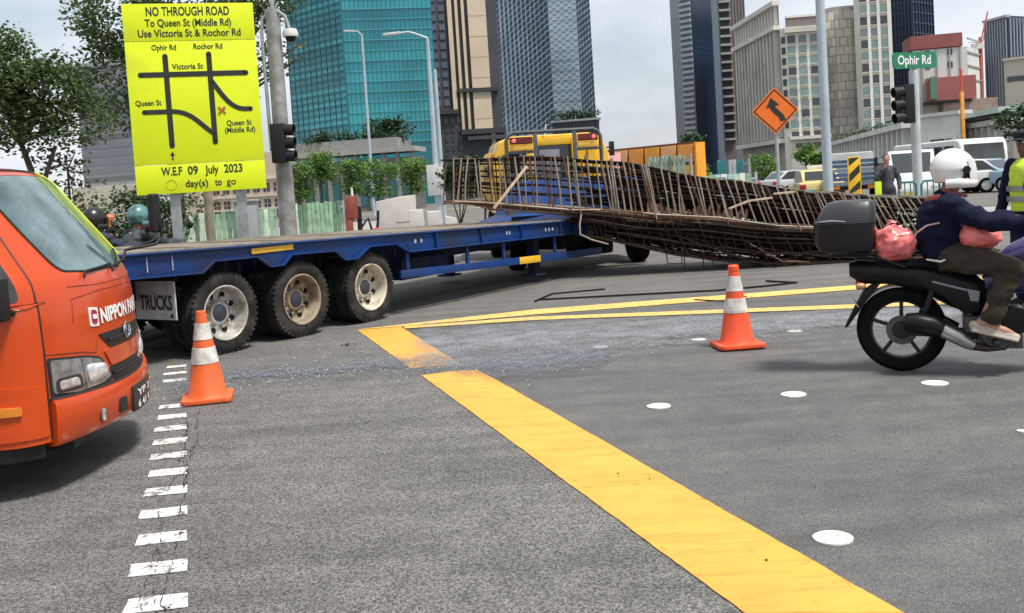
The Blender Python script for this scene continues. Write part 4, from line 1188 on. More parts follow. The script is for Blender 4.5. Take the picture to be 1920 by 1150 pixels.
M_MUFF = mat('muffler_steel', (.36, .36, .35), .35, .8, var=.2, scale=14)
M_ENG = mat('engine_alloy', (.09, .09, .09), .5, .5, var=.4, scale=16)
def motorcycle(loc, rot, label, box=True, bodym=M_BODYP, group='motorcycles'):
    b = thing('motorcycle', label, 'motorcycle', loc, rot, group)
    cast_wheel(b, 0.012, .305, .105, 5, M_RUBD, mat('bike_rim_black', (.016, .016, .017), .4, .3))
    cast_wheel(b, 1.27, .295, .085, 5, M_RUBD, MATS['bike_rim_black'])
    # swing arm, chain case, shocks
    sa = MB()
    for s in (-1, 1): sa.bar((.0, s * .085, .30), (.52, s * .09, .26), .03, .05); sa.cyl((.14, s * .10, .36), (.26, s * .11, .70), .022, n=8)
    sa.build('swing_arm', M_BLK, b, bevel=.006)
    # exhaust on the near (right) side
    ex = MB().tube([(.74, -.10, .30), (.66, -.13, .19), (.55, -.15, .185), (.45, -.155, .21)], [.02, .022, .024, .034], 10)
    ex.build('exhaust_pipe', mat('pipe_dark', (.05, .04, .035), .5, .6), b, smooth=True)
    mu = MB().tube([(.47, -.16, .205), (.43, -.16, .225), (.36, -.165, .27), (.24, -.17, .335)], [.032, .044, .050, .050], 14)
    mz = mu.build('muffler', M_MUFF, b, smooth=True)
    MB().tube([(.27, -.172, .32), (.20, -.176, .352), (.10, -.18, .375), (.035, -.18, .382)], [.058, .074, .072, .056], 14).build('muffler_cover', M_BODYK, mz, smooth=True)
    # engine
    en = MB(); en.lathe([(0, -.16), (.11, -.155), (.125, -.12), (.125, .12), (.11, .155), (0, .16)], (.62, 0, .30), (0, 1, 0), 20)
    for k in range(7): en.bb(.72 + k * .028, .735 + k * .028, -.09, .09, .28, .46)
    en.bb(.42, .62, -.10, .10, .24, .40); en.bb(.5, .78, -.13, .13, .18, .30)
    en.build('engine', M_ENG, b, bevel=.008)
    MB().lathe([(0, -.175), (.085, -.17), (.10, -.15), (.10, -.13)], (.735, 0, .385), (0, 1, 0), 22).build('crankcase_cover', M_BODYK, b, smooth=True)
    for s in (-1, 1):
        MB().bar((.60, s * .10, .235), (.60, s * .29, .235), .035, .03).build('footpeg', M_BLK, b, bevel=.005)
        MB().bar((.28, s * .10, .38), (.40, s * .17, .30), .02, .03).build('rear_footpeg', M_BLK, b, bevel=.005)
    # body work
    loft([((-.325, 0, .745), .05, .05), ((-.25, 0, .725), .11, .085), ((-.05, 0, .71), .12, .08), ((.18, 0, .665), .125, .105), ((.34, 0, .60), .12, .14), ((.50, 0, .545), .10, .15), ((.60, 0, .50), .07, .10)], 18).build('rear_fairing', M_BODYK, b, smooth=True)
    for s in (-1, 1):
        pn = MB().prism([(.10, .70), (.30, .66), (.44, .60), (.52, .56), (.52, .44), (.42, .42), (.28, .56), (.12, .64)], (0, s * .128, 0), X_, Z_, Y_, -.006, .006)
        pn.build('side_panel', M_BODYK, b, bevel=.005)
        MB().bar((.22, s * .137, .655), (.44, s * .137, .59), .004, .014, up=(0, 0, 1)).build('side_stripe', mat('stripe_silver', (.22, .225, .24), .45, .3), b)
        MB().prism([(.44, .60), (.52, .58), (.51, .51), (.46, .515)], (0, s * .138, 0), X_, Z_, Y_, -.004, .004).build('side_badge', MATS['stripe_silver'], b)
    loft([((-.20, 0, .775), .07, .02), ((-.08, 0, .775), .11, .03), ((.12, 0, .775), .125, .035), ((.30, 0, .765), .13, .04), ((.45, 0, .745), .12, .04), ((.58, 0, .73), .08, .03)], 16).build('seat', M_SEATV, b, smooth=True)
    loft([((.56, 0, .62), .07, .10), ((.72, 0, .66), .09, .12), ((.88, 0, .72), .13, .16), ((.98, 0, .76), .16, .18), ((1.04, 0, .80), .12, .15)], 16).build('leg_shield', bodym, b, smooth=True)
    loft([((.55, 0, .70), .06, .05), ((.72, 0, .80), .10, .08), ((.85, 0, .86), .11, .09), ((.95, 0, .86), .08, .08)], 16).build('tank', bodym, b, smooth=True)
    loft([((.98, 0, .98), .06, .05), ((1.06, 0, .94), .11, .10), ((1.13, 0, .90), .10, .10), ((1.18, 0, .88), .06, .06)], 16).build('head_cowl', M_BODYK, b, smooth=True)
    MB().ell((1.18, 0, .88), (.02, .07, .06), 14, 10).build('headlamp', MATS['lamp_white'], b, smooth=True)
    fk = MB()
    for s in (-1, 1): fk.cyl((1.27, s * .075, .30), (1.02, s * .075, .92), .02, n=10)
    fk.build('fork', M_STEEL, b, smooth=True)
    MB().tube([(.80, -.36, 1.03), (.90, -.25, 1.05), (.96, -.08, 1.0), (.96, .08, 1.0), (.90, .25, 1.05), (.80, .36, 1.03)], .012, 8).build('handlebar', M_BLK, b, smooth=True)
    for s in (-1, 1):
        gp = MB().cyl((.80, s * .37, 1.03), (.87, s * .28, 1.045), .018, n=10); gp.build('grip', M_SEATV, b, smooth=True)
        mm = MB().tube([(.90, s * .22, 1.05), (.93, s * .28, 1.18), (.90, s * .32, 1.25)], .006, 6); mm.ell((.89, s * .33, 1.27), (.02, .07, .045), 12, 8); mm.build('mirror', M_BLK, b, smooth=True)
    # front mudguard, rear mudguard, hugger
    def arcguard(cx_, cz, r, a0, a1, w, th, nm, m, k=14, taper=1.):
        mb = MB(); vs = []; fs = []
        for i in range(k + 1):
            a = R(a0 + (a1 - a0) * i / k); ww = w * (1 - (1 - taper) * i / k)
            for rr in (r, r + th):
                for yy in (-ww, -ww * .6, 0, ww * .6, ww):
                    dr = -.018 * (abs(yy) / ww) ** 3
                    vs.append((cx_ + math.cos(a) * (rr + dr), yy, cz + math.sin(a) * (rr + dr)))
        for i in range(k):
            for g_ in range(2):
                for j in range(4):
                    q = i * 10 + g_ * 5 + j; fs.append((q, q + 1, q + 11, q + 10))
            fs.append((i * 10, i * 10 + 10, i * 10 + 15, i * 10 + 5)); fs.append((i * 10 + 4, i * 10 + 9, i * 10 + 19, i * 10 + 14))
        mb.add(vs, fs); return mb.build(nm, m, b, smooth=True)
    arcguard(1.27, .295, .315, 20, 165, .055, .006, 'front_mudguard', bodym)
    arcguard(.012, .305, .325, 72, 158, .062, .007, 'hugger', mat('hugger_silver', (.72, .69, .62), .4, .1, var=.1), taper=.5)
    tg = MB().prism([(-.16, .64), (-.10, .66), (-.215, .52), (-.30, .40), (-.356, .325), (-.372, .325), (-.30, .47), (-.235, .585)], (0, 0, 0), X_, Z_, Y_, -.075, .075)
    tg.build('tail_guard', M_BODYK, b, bevel=.008)
    MB().bb(-.285, -.215, -.06, .06, .60, .665).build('tail_lamp', mat('lens_red2', (.38, .02, .015), .25, var=.2), b, bevel=.015)
    for s in (-1, 1): MB().ell((-.25, s * .13, .635), (.035, .022, .022), 12, 8).build('indicator', mat('clear_amber', (.55, .30, .16), .3), b, smooth=True)
    np_ = MB().ob((-.305, 0, .52), V((.62, 0, -.78)), Y_, V((.78, 0, .62)), .11, .17, .006).build('number_plate', mat('plate_steel', (.52, .53, .54), .4, .2), b)
    rk = MB()
    for s in (-1, 1): rk.tube([(.05, s * .12, .76), (-.12, s * .12, .83), (-.36, s * .10, .86)], .01, 8)
    rk.bb(-.44, -.12, -.12, .12, .855, .87)
    rk.build('rack', M_BLK, b)
    if box:
        bx = MB(); vs = []
        def boxloft(sec, nm, m, par):
            mb = MB(); vs = []; n = 20
            for z, x0, x1, hy in sec:
                c = (x0 + x1) / 2; hx = (x1 - x0) / 2
                for k in range(n):
                    a = 2 * math.pi * k / n; ca, sa_ = math.cos(a), math.sin(a)
                    vs.append((c + math.copysign(abs(ca) ** .42, ca) * hx, math.copysign(abs(sa_) ** .42, sa_) * hy, z))
            fs = [(i * n + k, i * n + (k + 1) % n, (i + 1) * n + (k + 1) % n, (i + 1) * n + k) for i in range(len(sec) - 1) for k in range(n)]
            fs.append(tuple(range(n - 1, -1, -1))); fs.append(tuple((len(sec) - 1) * n + k for k in range(n)))
            return mb.add(vs, fs).build(nm, m, par, smooth=True, ang=32)
        lo = boxloft([(.87, -.46, -.19, .17), (.89, -.52, -.16, .20), (.95, -.555, -.145, .22), (1.085, -.545, -.13, .225)], 'top_case', M_CASE, b)
        boxloft([(1.088, -.548, -.128, .228), (1.12, -.535, -.128, .226), (1.20, -.49, -.125, .20), (1.235, -.45, -.135, .17), (1.245, -.40, -.16, .13)], 'lid', mat('case_lid', (.030, .031, .034), .38, var=.15, scale=5, spec=.45), lo)
        MB().tube([(-.54, -.17, 1.10), (-.50, -.222, 1.108), (-.42, -.235, 1.112), (-.33, -.235, 1.104)], [.004, .012, .014, .004], 8, flat=.6).build('trim', MATS['stripe_silver'], lo, smooth=True)
        MB().bb(-.56, -.54, -.04, .04, 1.04, 1.10).build('latch', M_BLK, lo, bevel=.006)
    return b
BK = (G(1690, 695).x, G(1690, 695).y, 0)
motorcycle(BK, R(-20), 'black and purple motorcycle with black top case crossing on the right')
M_BAG = mat('pink_plastic', (.74, .17, .165), .32, var=.3, scale=11, bump=.6, bscale=14, spec=.6, coat=.2)
MBK = Matrix.Translation(V(BK)) @ Matrix.Rotation(R(-20), 4, 'Z')
def plastic_bag(c, r, ears, label, seed):
    t = thing('plastic_bag', label, 'bag', MBK @ V((c[0], c[1], c[2] - r[2])), R(-20), 'pink plastic bags')
    n, m = 44, 30; vs = []; fs = []
    for i in range(m + 1):
        ph = math.pi * i / m
        for k in range(n):
            th = 2 * math.pi * k / n
            d = V((math.sin(ph) * math.cos(th), math.sin(ph) * math.sin(th), math.cos(ph)))
            f = 1 + .16 * noise.noise(d * 1.8 + V((seed, 0, 0))) + .17 * (abs(noise.noise(d * 2.6 + V((0, seed, 0)))) - .2) + .05 * abs(noise.noise(d * 6 + V((0, seed, 3))))
            f -= .10 * abs(math.sin(th * 5 + 2 * noise.noise(d * 3))) * max(0, d.z) ** 2
            vs.append(V((d.x * r[0] * f, d.y * r[1] * f, d.z * r[2] * f + r[2])))
    for i in range(m):
        for k in range(n):
            l = (k + 1) % n; fs.append((i * n + k, (i + 1) * n + k, (i + 1) * n + l, i * n + l))
    MB().add(vs, fs).build('bag_body', M_BAG, t, smooth=True, ang=38)
    for e in ears:
        MB().tube([V(p) for p in e], [.022, .030, .016][:len(e)], 8, flat=.4).build('bag_handle', M_BAG, t, smooth=True)
    return t
plastic_bag((-.012, -.045, .928), (.142, .15, .128), [[(-.11, 0, .20), (-.135, 0, .26), (-.13, 0, .315)], [(-.05, .02, .24), (-.02, .03, .28), (.02, .03, .275)]], 'crumpled pink plastic bag on the seat behind the rider', 1.3)
plastic_bag((.535, -.10, .965), (.128, .12, .105), [[(-.02, 0, .19), (0, 0, .24), (.03, 0, .24)]], 'pink plastic bag held between the rider and the handlebar', 4.1)

# ================================================================ PEOPLE
def remesh(mb, vox, smooth_it=4, disp=0., dscale=9., name='body'):
    me = mb.mesh(name, weld=False)
    o = bpy.data.objects.new('tmp', me)
    md = o.modifiers.new('r', 'REMESH'); md.mode = 'VOXEL'; md.voxel_size = vox; md.adaptivity = 0
    sm = o.modifiers.new('s', 'SMOOTH'); sm.iterations = smooth_it; sm.factor = .5
    out = eval_mesh(o)
    out.name = name
    if disp:
        nv = len(out.vertices); co = [0.] * (3 * nv); no = [0.] * (3 * nv)
        out.vertices.foreach_get('co', co); out.vertex_normals.foreach_get('vector', no)
        for i in range(nv):
            p = V(co[3 * i:3 * i + 3])
            w = p + .05 * noise.noise_vector(p * 4)
            q = disp * (noise.noise(V((w.x * dscale, w.y * dscale, w.z * dscale * 1.7))) - .9 * abs(noise.noise(V((w.x * dscale * 1.3 + 5, w.y * dscale * 1.1, w.z * dscale * 2.2)))) + .25)
            for k in range(3): co[3 * i + k] += no[3 * i + k] * q
        out.vertices.foreach_set('co', co); out.update()
    out.polygons.foreach_set('use_smooth', [True] * len(out.polygons))
    return out
def limb(mb, pts, rs, n=14):
    pts = [V(p) for p in pts]
    for a, b, ra, rb_ in zip(pts, pts[1:], rs, rs[1:]):
        k = 4
        mb.tube([a.lerp(b, i / k) for i in range(k + 1)], [ra + (rb_ - ra) * i / k for i in range(k + 1)], n)
    for p, r in zip(pts, rs): mb.ell(p, (r, r, r), n, 10)
def hand(mb, wrist, d, side, palm_n, curl=.6, s=1.):
    """palm and five fingers: d = direction of the hand, palm_n = out of the palm"""
    wrist = V(wrist); d = V(d).normalized(); pn = V(palm_n).normalized(); sd = d.cross(pn).normalized() * side
    pc = wrist + d * .05 * s
    for k in range(4):
        mb.tube([wrist + sd * (-.022 + .015 * k) * s, pc + d * .035 * s + sd * (-.028 + .019 * k) * s], [.017 * s, .0135 * s], 8)
    for k, ln in enumerate((.068, .078, .073, .058)):
        p = pc + d * .035 * s + sd * (-.028 + .019 * k) * s; q = p; a = 0
        for f in (.45, .32, .23):
            a += curl * .75
            nd = d * math.cos(a) + pn * math.sin(a); q2 = q + nd * ln * f * s
            mb.tube([q, q2], [.0095 * s, .0085 * s], 8); mb.ell(q2, (.0085 * s,) * 3, 8, 6); q = q2
    p = wrist + d * .025 * s - sd * .03 * s; q = p + (d * .6 - sd * .7 + pn * .3).normalized() * .04 * s; q2 = q + (d * .8 + pn * (.3 + .6 * curl)).normalized() * .032 * s
    mb.tube([p, q], [.013 * s, .011 * s], 8); mb.tube([q, q2], [.011 * s, .009 * s], 8); mb.ell(q2, (.009 * s,) * 3, 8, 6); mb.ell(q, (.011 * s,) * 3, 8, 6)
def head(mb, c, fwd, s=1., up=(0, 0, 1)):
    """skull, jaw, nose, ears; c is the middle of the head"""
    c = V(c); f = V(fwd).normalized(); u = V(up).normalized(); r_ = f.cross(u).normalized(); u = r_.cross(f)
    rot = Matrix((r_, f, u)).transposed()
    mb.ell(c + u * .025 * s, (.076 * s, .095 * s, .092 * s), 18, 14, rot)
    mb.ell(c - u * .045 * s + f * .022 * s, (.058 * s, .068 * s, .068 * s), 16, 12, rot)
    mb.tube([c + f * .088 * s + u * .012 * s, c + f * .112 * s - u * .026 * s], [.009 * s, .016 * s], 8)
    for q in (-1, 1):
        mb.ell(c + r_ * q * .078 * s - u * .005 * s - f * .008 * s, (.010 * s, .020 * s, .032 * s), 10, 8, rot)
        mb.ell(c + r_ * q * .032 * s + f * .075 * s + u * .036 * s, (.026 * s, .016 * s, .010 * s), 10, 6, rot)
    mb.tube([c + f * .09 * s - u * .058 * s - r_ * .022 * s, c + f * .097 * s - u * .058 * s, c + f * .09 * s - u * .058 * s + r_ * .022 * s], [.006 * s, .010 * s, .006 * s], 8)
    mb.ell(c + f * .078 * s - u * .095 * s, (.024 * s, .02 * s, .016 * s), 10, 8, rot)
    return r_, f, u
def eyes(par, c, fwd, s=1., up=(0, 0, 1)):
    c = V(c); f = V(fwd).normalized(); r_ = f.cross(V(up)).normalized(); u = r_.cross(f)
    for q in (-1, 1):
        MB().ell(c + r_ * q * .032 * s + f * .086 * s + u * .017 * s, (.013 * s,) * 3, 10, 8).build('eye', mat('eye_white', (.6, .58, .55), .3), par, smooth=True)
        MB().ell(c + r_ * q * .032 * s + f * .0955 * s + u * .017 * s, (.006 * s,) * 3, 8, 6).build('iris', mat('eye_dark', (.02, .012, .01), .2), par, smooth=True)
M_SKIN = mat('skin_tan', (.36, .19, .12), .55, var=.12, scale=20)
M_SKIND = mat('skin_brown', (.13, .06, .035), .55, var=.15, scale=20)
M_HAIR = mat('hair_black', (.012, .010, .010), .6, bump=.4, bscale=150)
M_NAVY = mat('navy_cotton', (.005, .008, .026), .9, spec=.2, var=.25, scale=8, bump=.6, bscale=16)
M_OLIVE = mat('olive_cotton', (.048, .038, .026), .9, spec=.2, var=.25, scale=9, bump=.6, bscale=18)
M_HELM = mat('helmet_white', (.74, .74, .72), .25, var=.05, scale=4, coat=.5, dirt=(.5, .48, .45), damt=.2, dscale=6)
def seated_rider(loc, rot, label, helm, shirt, trous, skin, visor=None, shoe=None, name='person'):
    p = thing(name, label, 'person', loc, rot)
    hc = V((.395, 0, 1.40)); hip = V((.33, 0, .845)); che = V((.325, 0, 1.12)); nk = V((.36, 0, 1.26))
    b = MB()
    limb(b, [hip, V((.30, 0, .98)), che, nk + V((0, 0, .0)), hc - V((.02, 0, .06))], [.14, .13, .135, .06, .055])
    head(b, hc, (1, 0, 0))
    for s in (-1, 1):
        sh = V((.355, s * .185, 1.195)); el = V((.60, s * .27, 1.055)); wr = V((.79, s * .315, 1.06))
        limb(b, [sh, el, wr], [.052, .042, .028])
        limb(b, [hip + V((.02, s * .08, -.02)), V((.72, s * .20, .745)), V((.555, s * .185, .42))], [.085, .062, .042])
        limb(b, [V((.51, s * .185, .365)), V((.66, s * .19, .31)), V((.71, s * .195, .29))], [.036, .032, .022])
        limb(b, [V((.555, s * .185, .42)), V((.53, s * .185, .37))], [.042, .038])
    me = remesh(b, .013, 3)
    hb = MB()
    for s in (-1, 1): hand(hb, (.775, s * .315, 1.062), (.9, s * .10, -.12), s, (.1, 0, -1), 1.15)
    hm2 = remesh(hb, .0055, 1, name='hands')
    bm = bmesh.new(); bm.from_mesh(me); bm.from_mesh(hm2); bm.to_mesh(me); bm.free()
    me.polygons.foreach_set('use_smooth', [True] * len(me.polygons))
    body = obj('body', me, skin, p)
    eyes(p, hc, (1, 0, 0))
    # shirt
    s_ = MB()
    limb(s_, [V((.33, 0, .835)), V((.285, 0, .95)), V((.30, 0, 1.10)), V((.335, 0, 1.20))], [.158, .155, .155, .10], 18)
    s_.ell((.335, 0, 1.17), (.115, .20, .09), 18, 12)
    s_.ell((.31, 0, 1.02), (.15, .185, .18), 18, 12)
    for s in (-1, 1):
        limb(s_, [V((.345, s * .17, 1.195)), V((.47, s * .235, 1.115)), V((.60, s * .272, 1.055)), V((.77, s * .314, 1.06))], [.078, .070, .062, .044])
    obj('shirt', remesh(s_, .012, 4, .022, 8., 'shirt'), shirt, p)
    MB().tube([(.39 + math.cos(a) * .075, math.sin(a) * .085, 1.262 + .025 * -math.cos(a)) for a in [2 * math.pi * i / 20 for i in range(20)]], .014, 8, closed=True).build('collar', mat('collar_red', (.25, .07, .06), .8), p, smooth=True)
    t_ = MB()
    t_.ell((.34, 0, .80), (.16, .165, .09), 18, 12)
    for s in (-1, 1):
        limb(t_, [hip + V((.03, s * .085, -.03)), V((.56, s * .16, .785)), V((.715, s * .20, .742)), V((.655, s * .195, .60)), V((.585, s * .187, .415))], [.108, .094, .080, .072, .070])
    obj('trousers', remesh(t_, .012, 4, .020, 9., 'trousers'), trous, p)
    MB().tube([(.19, -.13, .81), (.28, -.165, .795), (.36, -.17, .83)], [.012, .018, .010], 8, flat=.5).build('shirt_tail', M_WHITE, p, smooth=True)
    for s in (-1, 1):
        f = MB(); limb(f, [V((.47, s * .186, .355)), V((.60, s * .19, .315)), V((.73, s * .195, .27))], [.034, .033, .026]); f.bar((.45, s * .188, .322), (.74, s * .196, .245), .084, .018)
        obj('shoe', remesh(f, .010, 3, name='shoe'), shoe or mat('shoe_beige', (.40, .34, .28), .7), p)
    # helmet: shell, rim, visor pivot
    hl = MB(); vs = []; n, m = 32, 22
    for i in range(m + 1):
        ph = math.pi * i / m * .70
        for k in range(n):
            th = 2 * math.pi * k / n
            d = V((math.sin(ph) * math.cos(th), math.sin(ph) * math.sin(th), math.cos(ph)))
            rx = .150 if d.x > 0 else .148
            q = V((d.x * rx, d.y * .128, d.z * .150))
            if d.z < .05 and d.x > .35: q = V((q.x, q.y, max(q.z, .0)))
            if d.z < -.1: q.x *= .96; q.y *= .97
            vs.append(hc + V((-.008, 0, .022)) + q)
    fs = [(i * n + k, (i + 1) * n + k, (i + 1) * n + (k + 1) % n, i * n + (k + 1) % n) for i in range(m) for k in range(n)]
    h_ = hl.add(vs, fs).build('helmet', helm, p, smooth=True, ang=60)
    sd = h_.modifiers.new('thick', 'SOLIDIFY'); sd.thickness = .022; sd.offset = -1
    for s in (-1, 1):
        MB().lathe([(0, 0), (.022, 0), (.026, -.006), (.026, -.02)], hc + V((.075, s * .122, .02)), (0, s, 0), 16).build('visor_pivot', M_BLK, h_, smooth=True)
    jm = MB()     # chin bar
    jm.tube([hc + V((math.cos(a) * .134 - .005, math.sin(a) * .114, -.072)) for a in [R(q) for q in range(-114, 115, 19)]], .026, 10, flat=1.3)
    jm.build('chin_bar', helm, h_, smooth=True)
    vm = MB(); vs = []
    for i in range(7):
        z = -.05 + i * .024
        for k in range(17):
            a = R(-50 + k * 100 / 16); vs.append(hc + V((math.cos(a) * (.160 - .02 * (i / 6) ** 2) - .008, math.sin(a) * .132, z)))
    vm.add(vs, [(i * 17 + k, i * 17 + k + 1, (i + 1) * 17 + k + 1, (i + 1) * 17 + k) for i in range(6) for k in range(16)])
    vm.build('visor', visor or mat('visor_smoke', (.05, .05, .055), .1, spec=.8), h_, smooth=True)
    return p
rd_ = seated_rider(BK, R(-20), 'motorcyclist in white helmet, navy shirt and olive trousers', M_HELM, M_NAVY, M_OLIVE, M_SKIN, mat('visor_clear', (.60, .61, .61), .15, spec=.6))
MB().prism([(0, 0), (.10, 0), (.10, .035), (0, .035)], (.20, -.125, 1.215), V((.55, -.35, .1)).normalized(), V((.3, 0, 1)).normalized(), V((0, -1, 0)), -.004, .012).build('shoulder_patch', mat('patch_red', (.28, .06, .05), .8), rd_, bevel=.003)
MB().tube([(.10, -.14, .93), (.13, -.17, 1.0), (.20, -.18, 1.05), (.28, -.185, 1.065)], .006, 6).build('strap', mat('strap_pink', (.5, .3, .3), .7), rd_, smooth=True)

def standing(loc, rot, label, skin, shirt, trous, arms, hat=None, vest=None, height=1.0, name='person', hairm=None, look=(1, 0, 0)):
    """x is forward; arms: list of (side, elbow, wrist, hand dir) in local metres for a 1.70 m figure"""
    p = thing(name, label, 'person', loc, rot)
    b = MB(); hc = V((.02, 0, 1.585))
    limb(b, [V((0, 0, .92)), V((.0, 0, 1.08)), V((0, 0, 1.28)), V((-.005, 0, 1.42)), V((.0, 0, 1.52))], [.13, .12, .135, .065, .055])
    head(b, hc, look)
    for s in (-1, 1):
        limb(b, [V((0, s * .09, .90)), V((.03, s * .10, .50)), V((-.01, s * .105, .09))], [.088, .062, .042])
        limb(b, [V((-.02, s * .105, .05)), V((.10, s * .115, .035)), V((.16, s * .12, .028))], [.04, .036, .026])
    for s, el, wr, hd in arms: limb(b, [V((0, s * .185, 1.385)), V(el), V(wr)], [.054, .043, .029])
    me = remesh(b, .014, 3)
    hb = MB()
    for s, el, wr, hd in arms: hand(hb, wr, hd, s, (0, -s, 0), .55)
    hm2 = remesh(hb, .006, 1, name='hands')
    bm = bmesh.new(); bm.from_mesh(me); bm.from_mesh(hm2); bm.to_mesh(me); bm.free()
    me.polygons.foreach_set('use_smooth', [True] * len(me.polygons))
    obj('body', me, skin, p); eyes(p, hc, look)
    s_ = MB(); limb(s_, [V((0, 0, .93)), V((.0, 0, 1.10)), V((0, 0, 1.30))], [.148, .142, .15], 18)
    s_.ell((0, 0, 1.37), (.11, .20, .085), 18, 12); s_.ell((0, 0, 1.15), (.135, .175, .2), 18, 12)
    for s, el, wr, hd in arms:
        w2 = V(el).lerp(V(wr), .88)
        limb(s_, [V((0, s * .175, 1.38)), V(el), w2], [.075, .062, .044])
    obj('shirt', remesh(s_, .014, 4, .008, 9., 'shirt'), shirt, p)
    t_ = MB(); t_.ell((0, 0, .92), (.13, .165, .10), 18, 12)
    for s in (-1, 1): limb(t_, [V((0, s * .085, .90)), V((.03, s * .10, .50)), V((-.01, s * .105, .10))], [.105, .082, .066])
    obj('trousers', remesh(t_, .014, 4, .008, 9., 'trousers'), trous, p)
    for s in (-1, 1):
        f = MB(); limb(f, [V((-.05, s * .106, .055)), V((.08, s * .115, .045)), V((.18, s * .122, .035))], [.046, .044, .032]); f.bb(-.08, .20, s * .115 - .042, s * .115 + .042, .004, .03)
        obj('shoe', remesh(f, .010, 3, name='shoe'), M_BLK, p)
    if hairm:
        h = MB(); f = V(look).normalized(); rot_ = Matrix((f.cross(Z_), f, Z_)).transposed()
        h.ell(hc + V((0, 0, .045)) - f * .018, (.083, .094, .083), 18, 12, rot_, jit=.06); h.build('hair', hairm, p, smooth=True)
    if hat:
        f = V(look).normalized(); h = MB().lathe([(.095, 0), (.10, .03), (.112, .07), (.10, .09), (0, .10)], hc + V((0, 0, .035)), (0, 0, 1), 24)
        h.ell(hc + f * .10 + V((0, 0, .04)), (.07, .07, .012), 16, 6); h.build('cap', hat, p, smooth=True)
    if vest:
        v_ = MB(); limb(v_, [V((0, 0, 1.00)), V((0, 0, 1.10)), V((0, 0, 1.30))], [.160, .156, .162], 18); v_.ell((0, 0, 1.36), (.118, .185, .085), 18, 12); v_.ell((0, 0, 1.17), (.147, .19, .2), 18, 12)
        vo = obj('vest', remesh(v_, .014, 4, .006, 9., 'vest'), vest, p)
        for z in (1.06, 1.16):
            MB().lathe([(1., -.025), (1., .025)], (0, 0, 0), Z_, 32).build('x', vest) if False else None
            pts = [V((math.cos(a) * .172, math.sin(a) * .205, z)) for a in [2 * math.pi * i / 32 for i in range(32)]]
            mb = MB(); mb.add([q + V((0, 0, d)) for d in (-.025, .025) for q in pts], [(i, (i + 1) % 32, 32 + (i + 1) % 32, 32 + i) for i in range(32)])
            mb.build('reflective_band', mat('reflective_grey', (.30, .31, .32), .3, .5), vo, smooth=True)
    p.scale = (height,) * 3
    return p
# man in grey on the far pavement, hand at his mouth
mp0 = P(1661, 290, 20.9)
standing((mp0.x, 20.9, .12), R(-100), 'man in dark grey shirt raising a hand to his face beside the chevron board', M_SKIN, mat('grey_shirt', (.055, .058, .07), .85, var=.2, scale=8, bump=.3, bscale=18), mat('dark_trousers', (.03, .03, .035), .9),
         [(-1, (.12, -.26, 1.14), (.19, -.08, 1.40), (-.2, .5, .75)), (1, (.02, .26, 1.12), (.12, .25, .88), (.3, 0, -.9))], hairm=M_HAIR, height=(mp0.z - .12) / 1.70)
# officer at the right edge: navy sleeves, lime vest
po = P(1921, 242, 9.6)
of_ = standing((P(1926, 300, 9.6).x, 9.6, 0), R(200), 'officer in lime vest and navy sleeves cut off by the right edge', M_SKIND, M_NAVY, M_NAVY,
         [(1, (.06, .36, 1.14), (.20, .33, .93), (.5, 0, -.8)), (-1, (.0, -.27, 1.12), (.1, -.27, .88), (.3, 0, -.9))], hat=mat('cap_navy', (.010, .014, .022), .8), vest=mat('lime_vest', (.50, .68, .04), .7, var=.15, scale=6, bump=.2, bscale=15), height=po.z / 1.725, look=(1, .2, 0))
MB().prism([(-.03, -.035), (.03, -.035), (.035, .01), (0, .04), (-.035, .01)], (.03, .345, 1.245), X_, Z_, Y_, .02, .05).build('arm_badge', mat('badge_pale', (.55, .42, .40), .7), of_, bevel=.004)
# two motorcyclists waiting behind the trailer
for (u, v, Y, lab, hm_, sh, sk, vz, bl_) in ((177, 402, 11.8, 'motorcyclist in dark helmet and navy jacket waiting behind the orange truck', mat('helmet_black', (.015, .015, .016), .3), mat('navy_jacket', (.018, .024, .05), .8), M_SKIND, None, 'dark motorcycle waiting behind the orange truck windscreen'),
                                       (262, 418, 12.3, 'motorcyclist in teal and white helmet waiting behind the trailer deck', mat('helmet_teal', (.07, .17, .16), .35, var=.6, scale=14), mat('dark_jacket', (.035, .045, .05), .8, var=.5, scale=10), M_SKIN, mat('visor_copper', (.26, .10, .055), .25, .3), 'dark motorcycle waiting beyond the trailer deck under the yellow sign')):
    q = P(u, v, Y)
    rz = R(62)
    hx = Matrix.Rotation(rz, 3, 'Z') @ V((.395, 0, 0))
    lo_ = (q.x - hx.x, q.y - hx.y, 0)
    motorcycle(lo_, rz, bl_, box=False, bodym=M_BODYK)
    pr_ = seated_rider(lo_, rz, lab, hm_, sh, M_OLIVE, sk, vz)

# ================================================================ YELLOW DETOUR SIGN
S0 = V((-5.557, 14.8, 0)); SYAW = R(15.35)
sn_ = thing('detour_sign', 'large fluorescent yellow road diversion sign with black route map', 'road sign', S0, SYAW)
M_SGN = mat('sign_yellow', (.66, .78, .003), .5, var=.05, scale=1.5, dirt=(.55, .62, .02), damt=.2)
M_SBK = mat('sign_black', (.014, .018, .014), .55, var=.1)
SWD = 1.889
for z0, z1 in ((1.714, 2.150), (2.157, 3.992), (3.999, 4.554)):      # three boards
    MB().bb(0, SWD, 0, .035, z0, z1).build('board', M_SGN, sn_, bevel=.004)
fr_ = MB()
for z in (1.95, 3.0, 4.2): fr_.bb(.05, SWD - .05, .036, .09, z - .04, z + .04)
fr_.build('back_rail', M_STEEL, sn_)
for x, w in ((.53, .15), (1.50, .15)):
    MB().bb(x - w / 2, x + w / 2, .092, .092 + w, 0, 4.4).build('post', M_STEEL, sn_, bevel=.012)
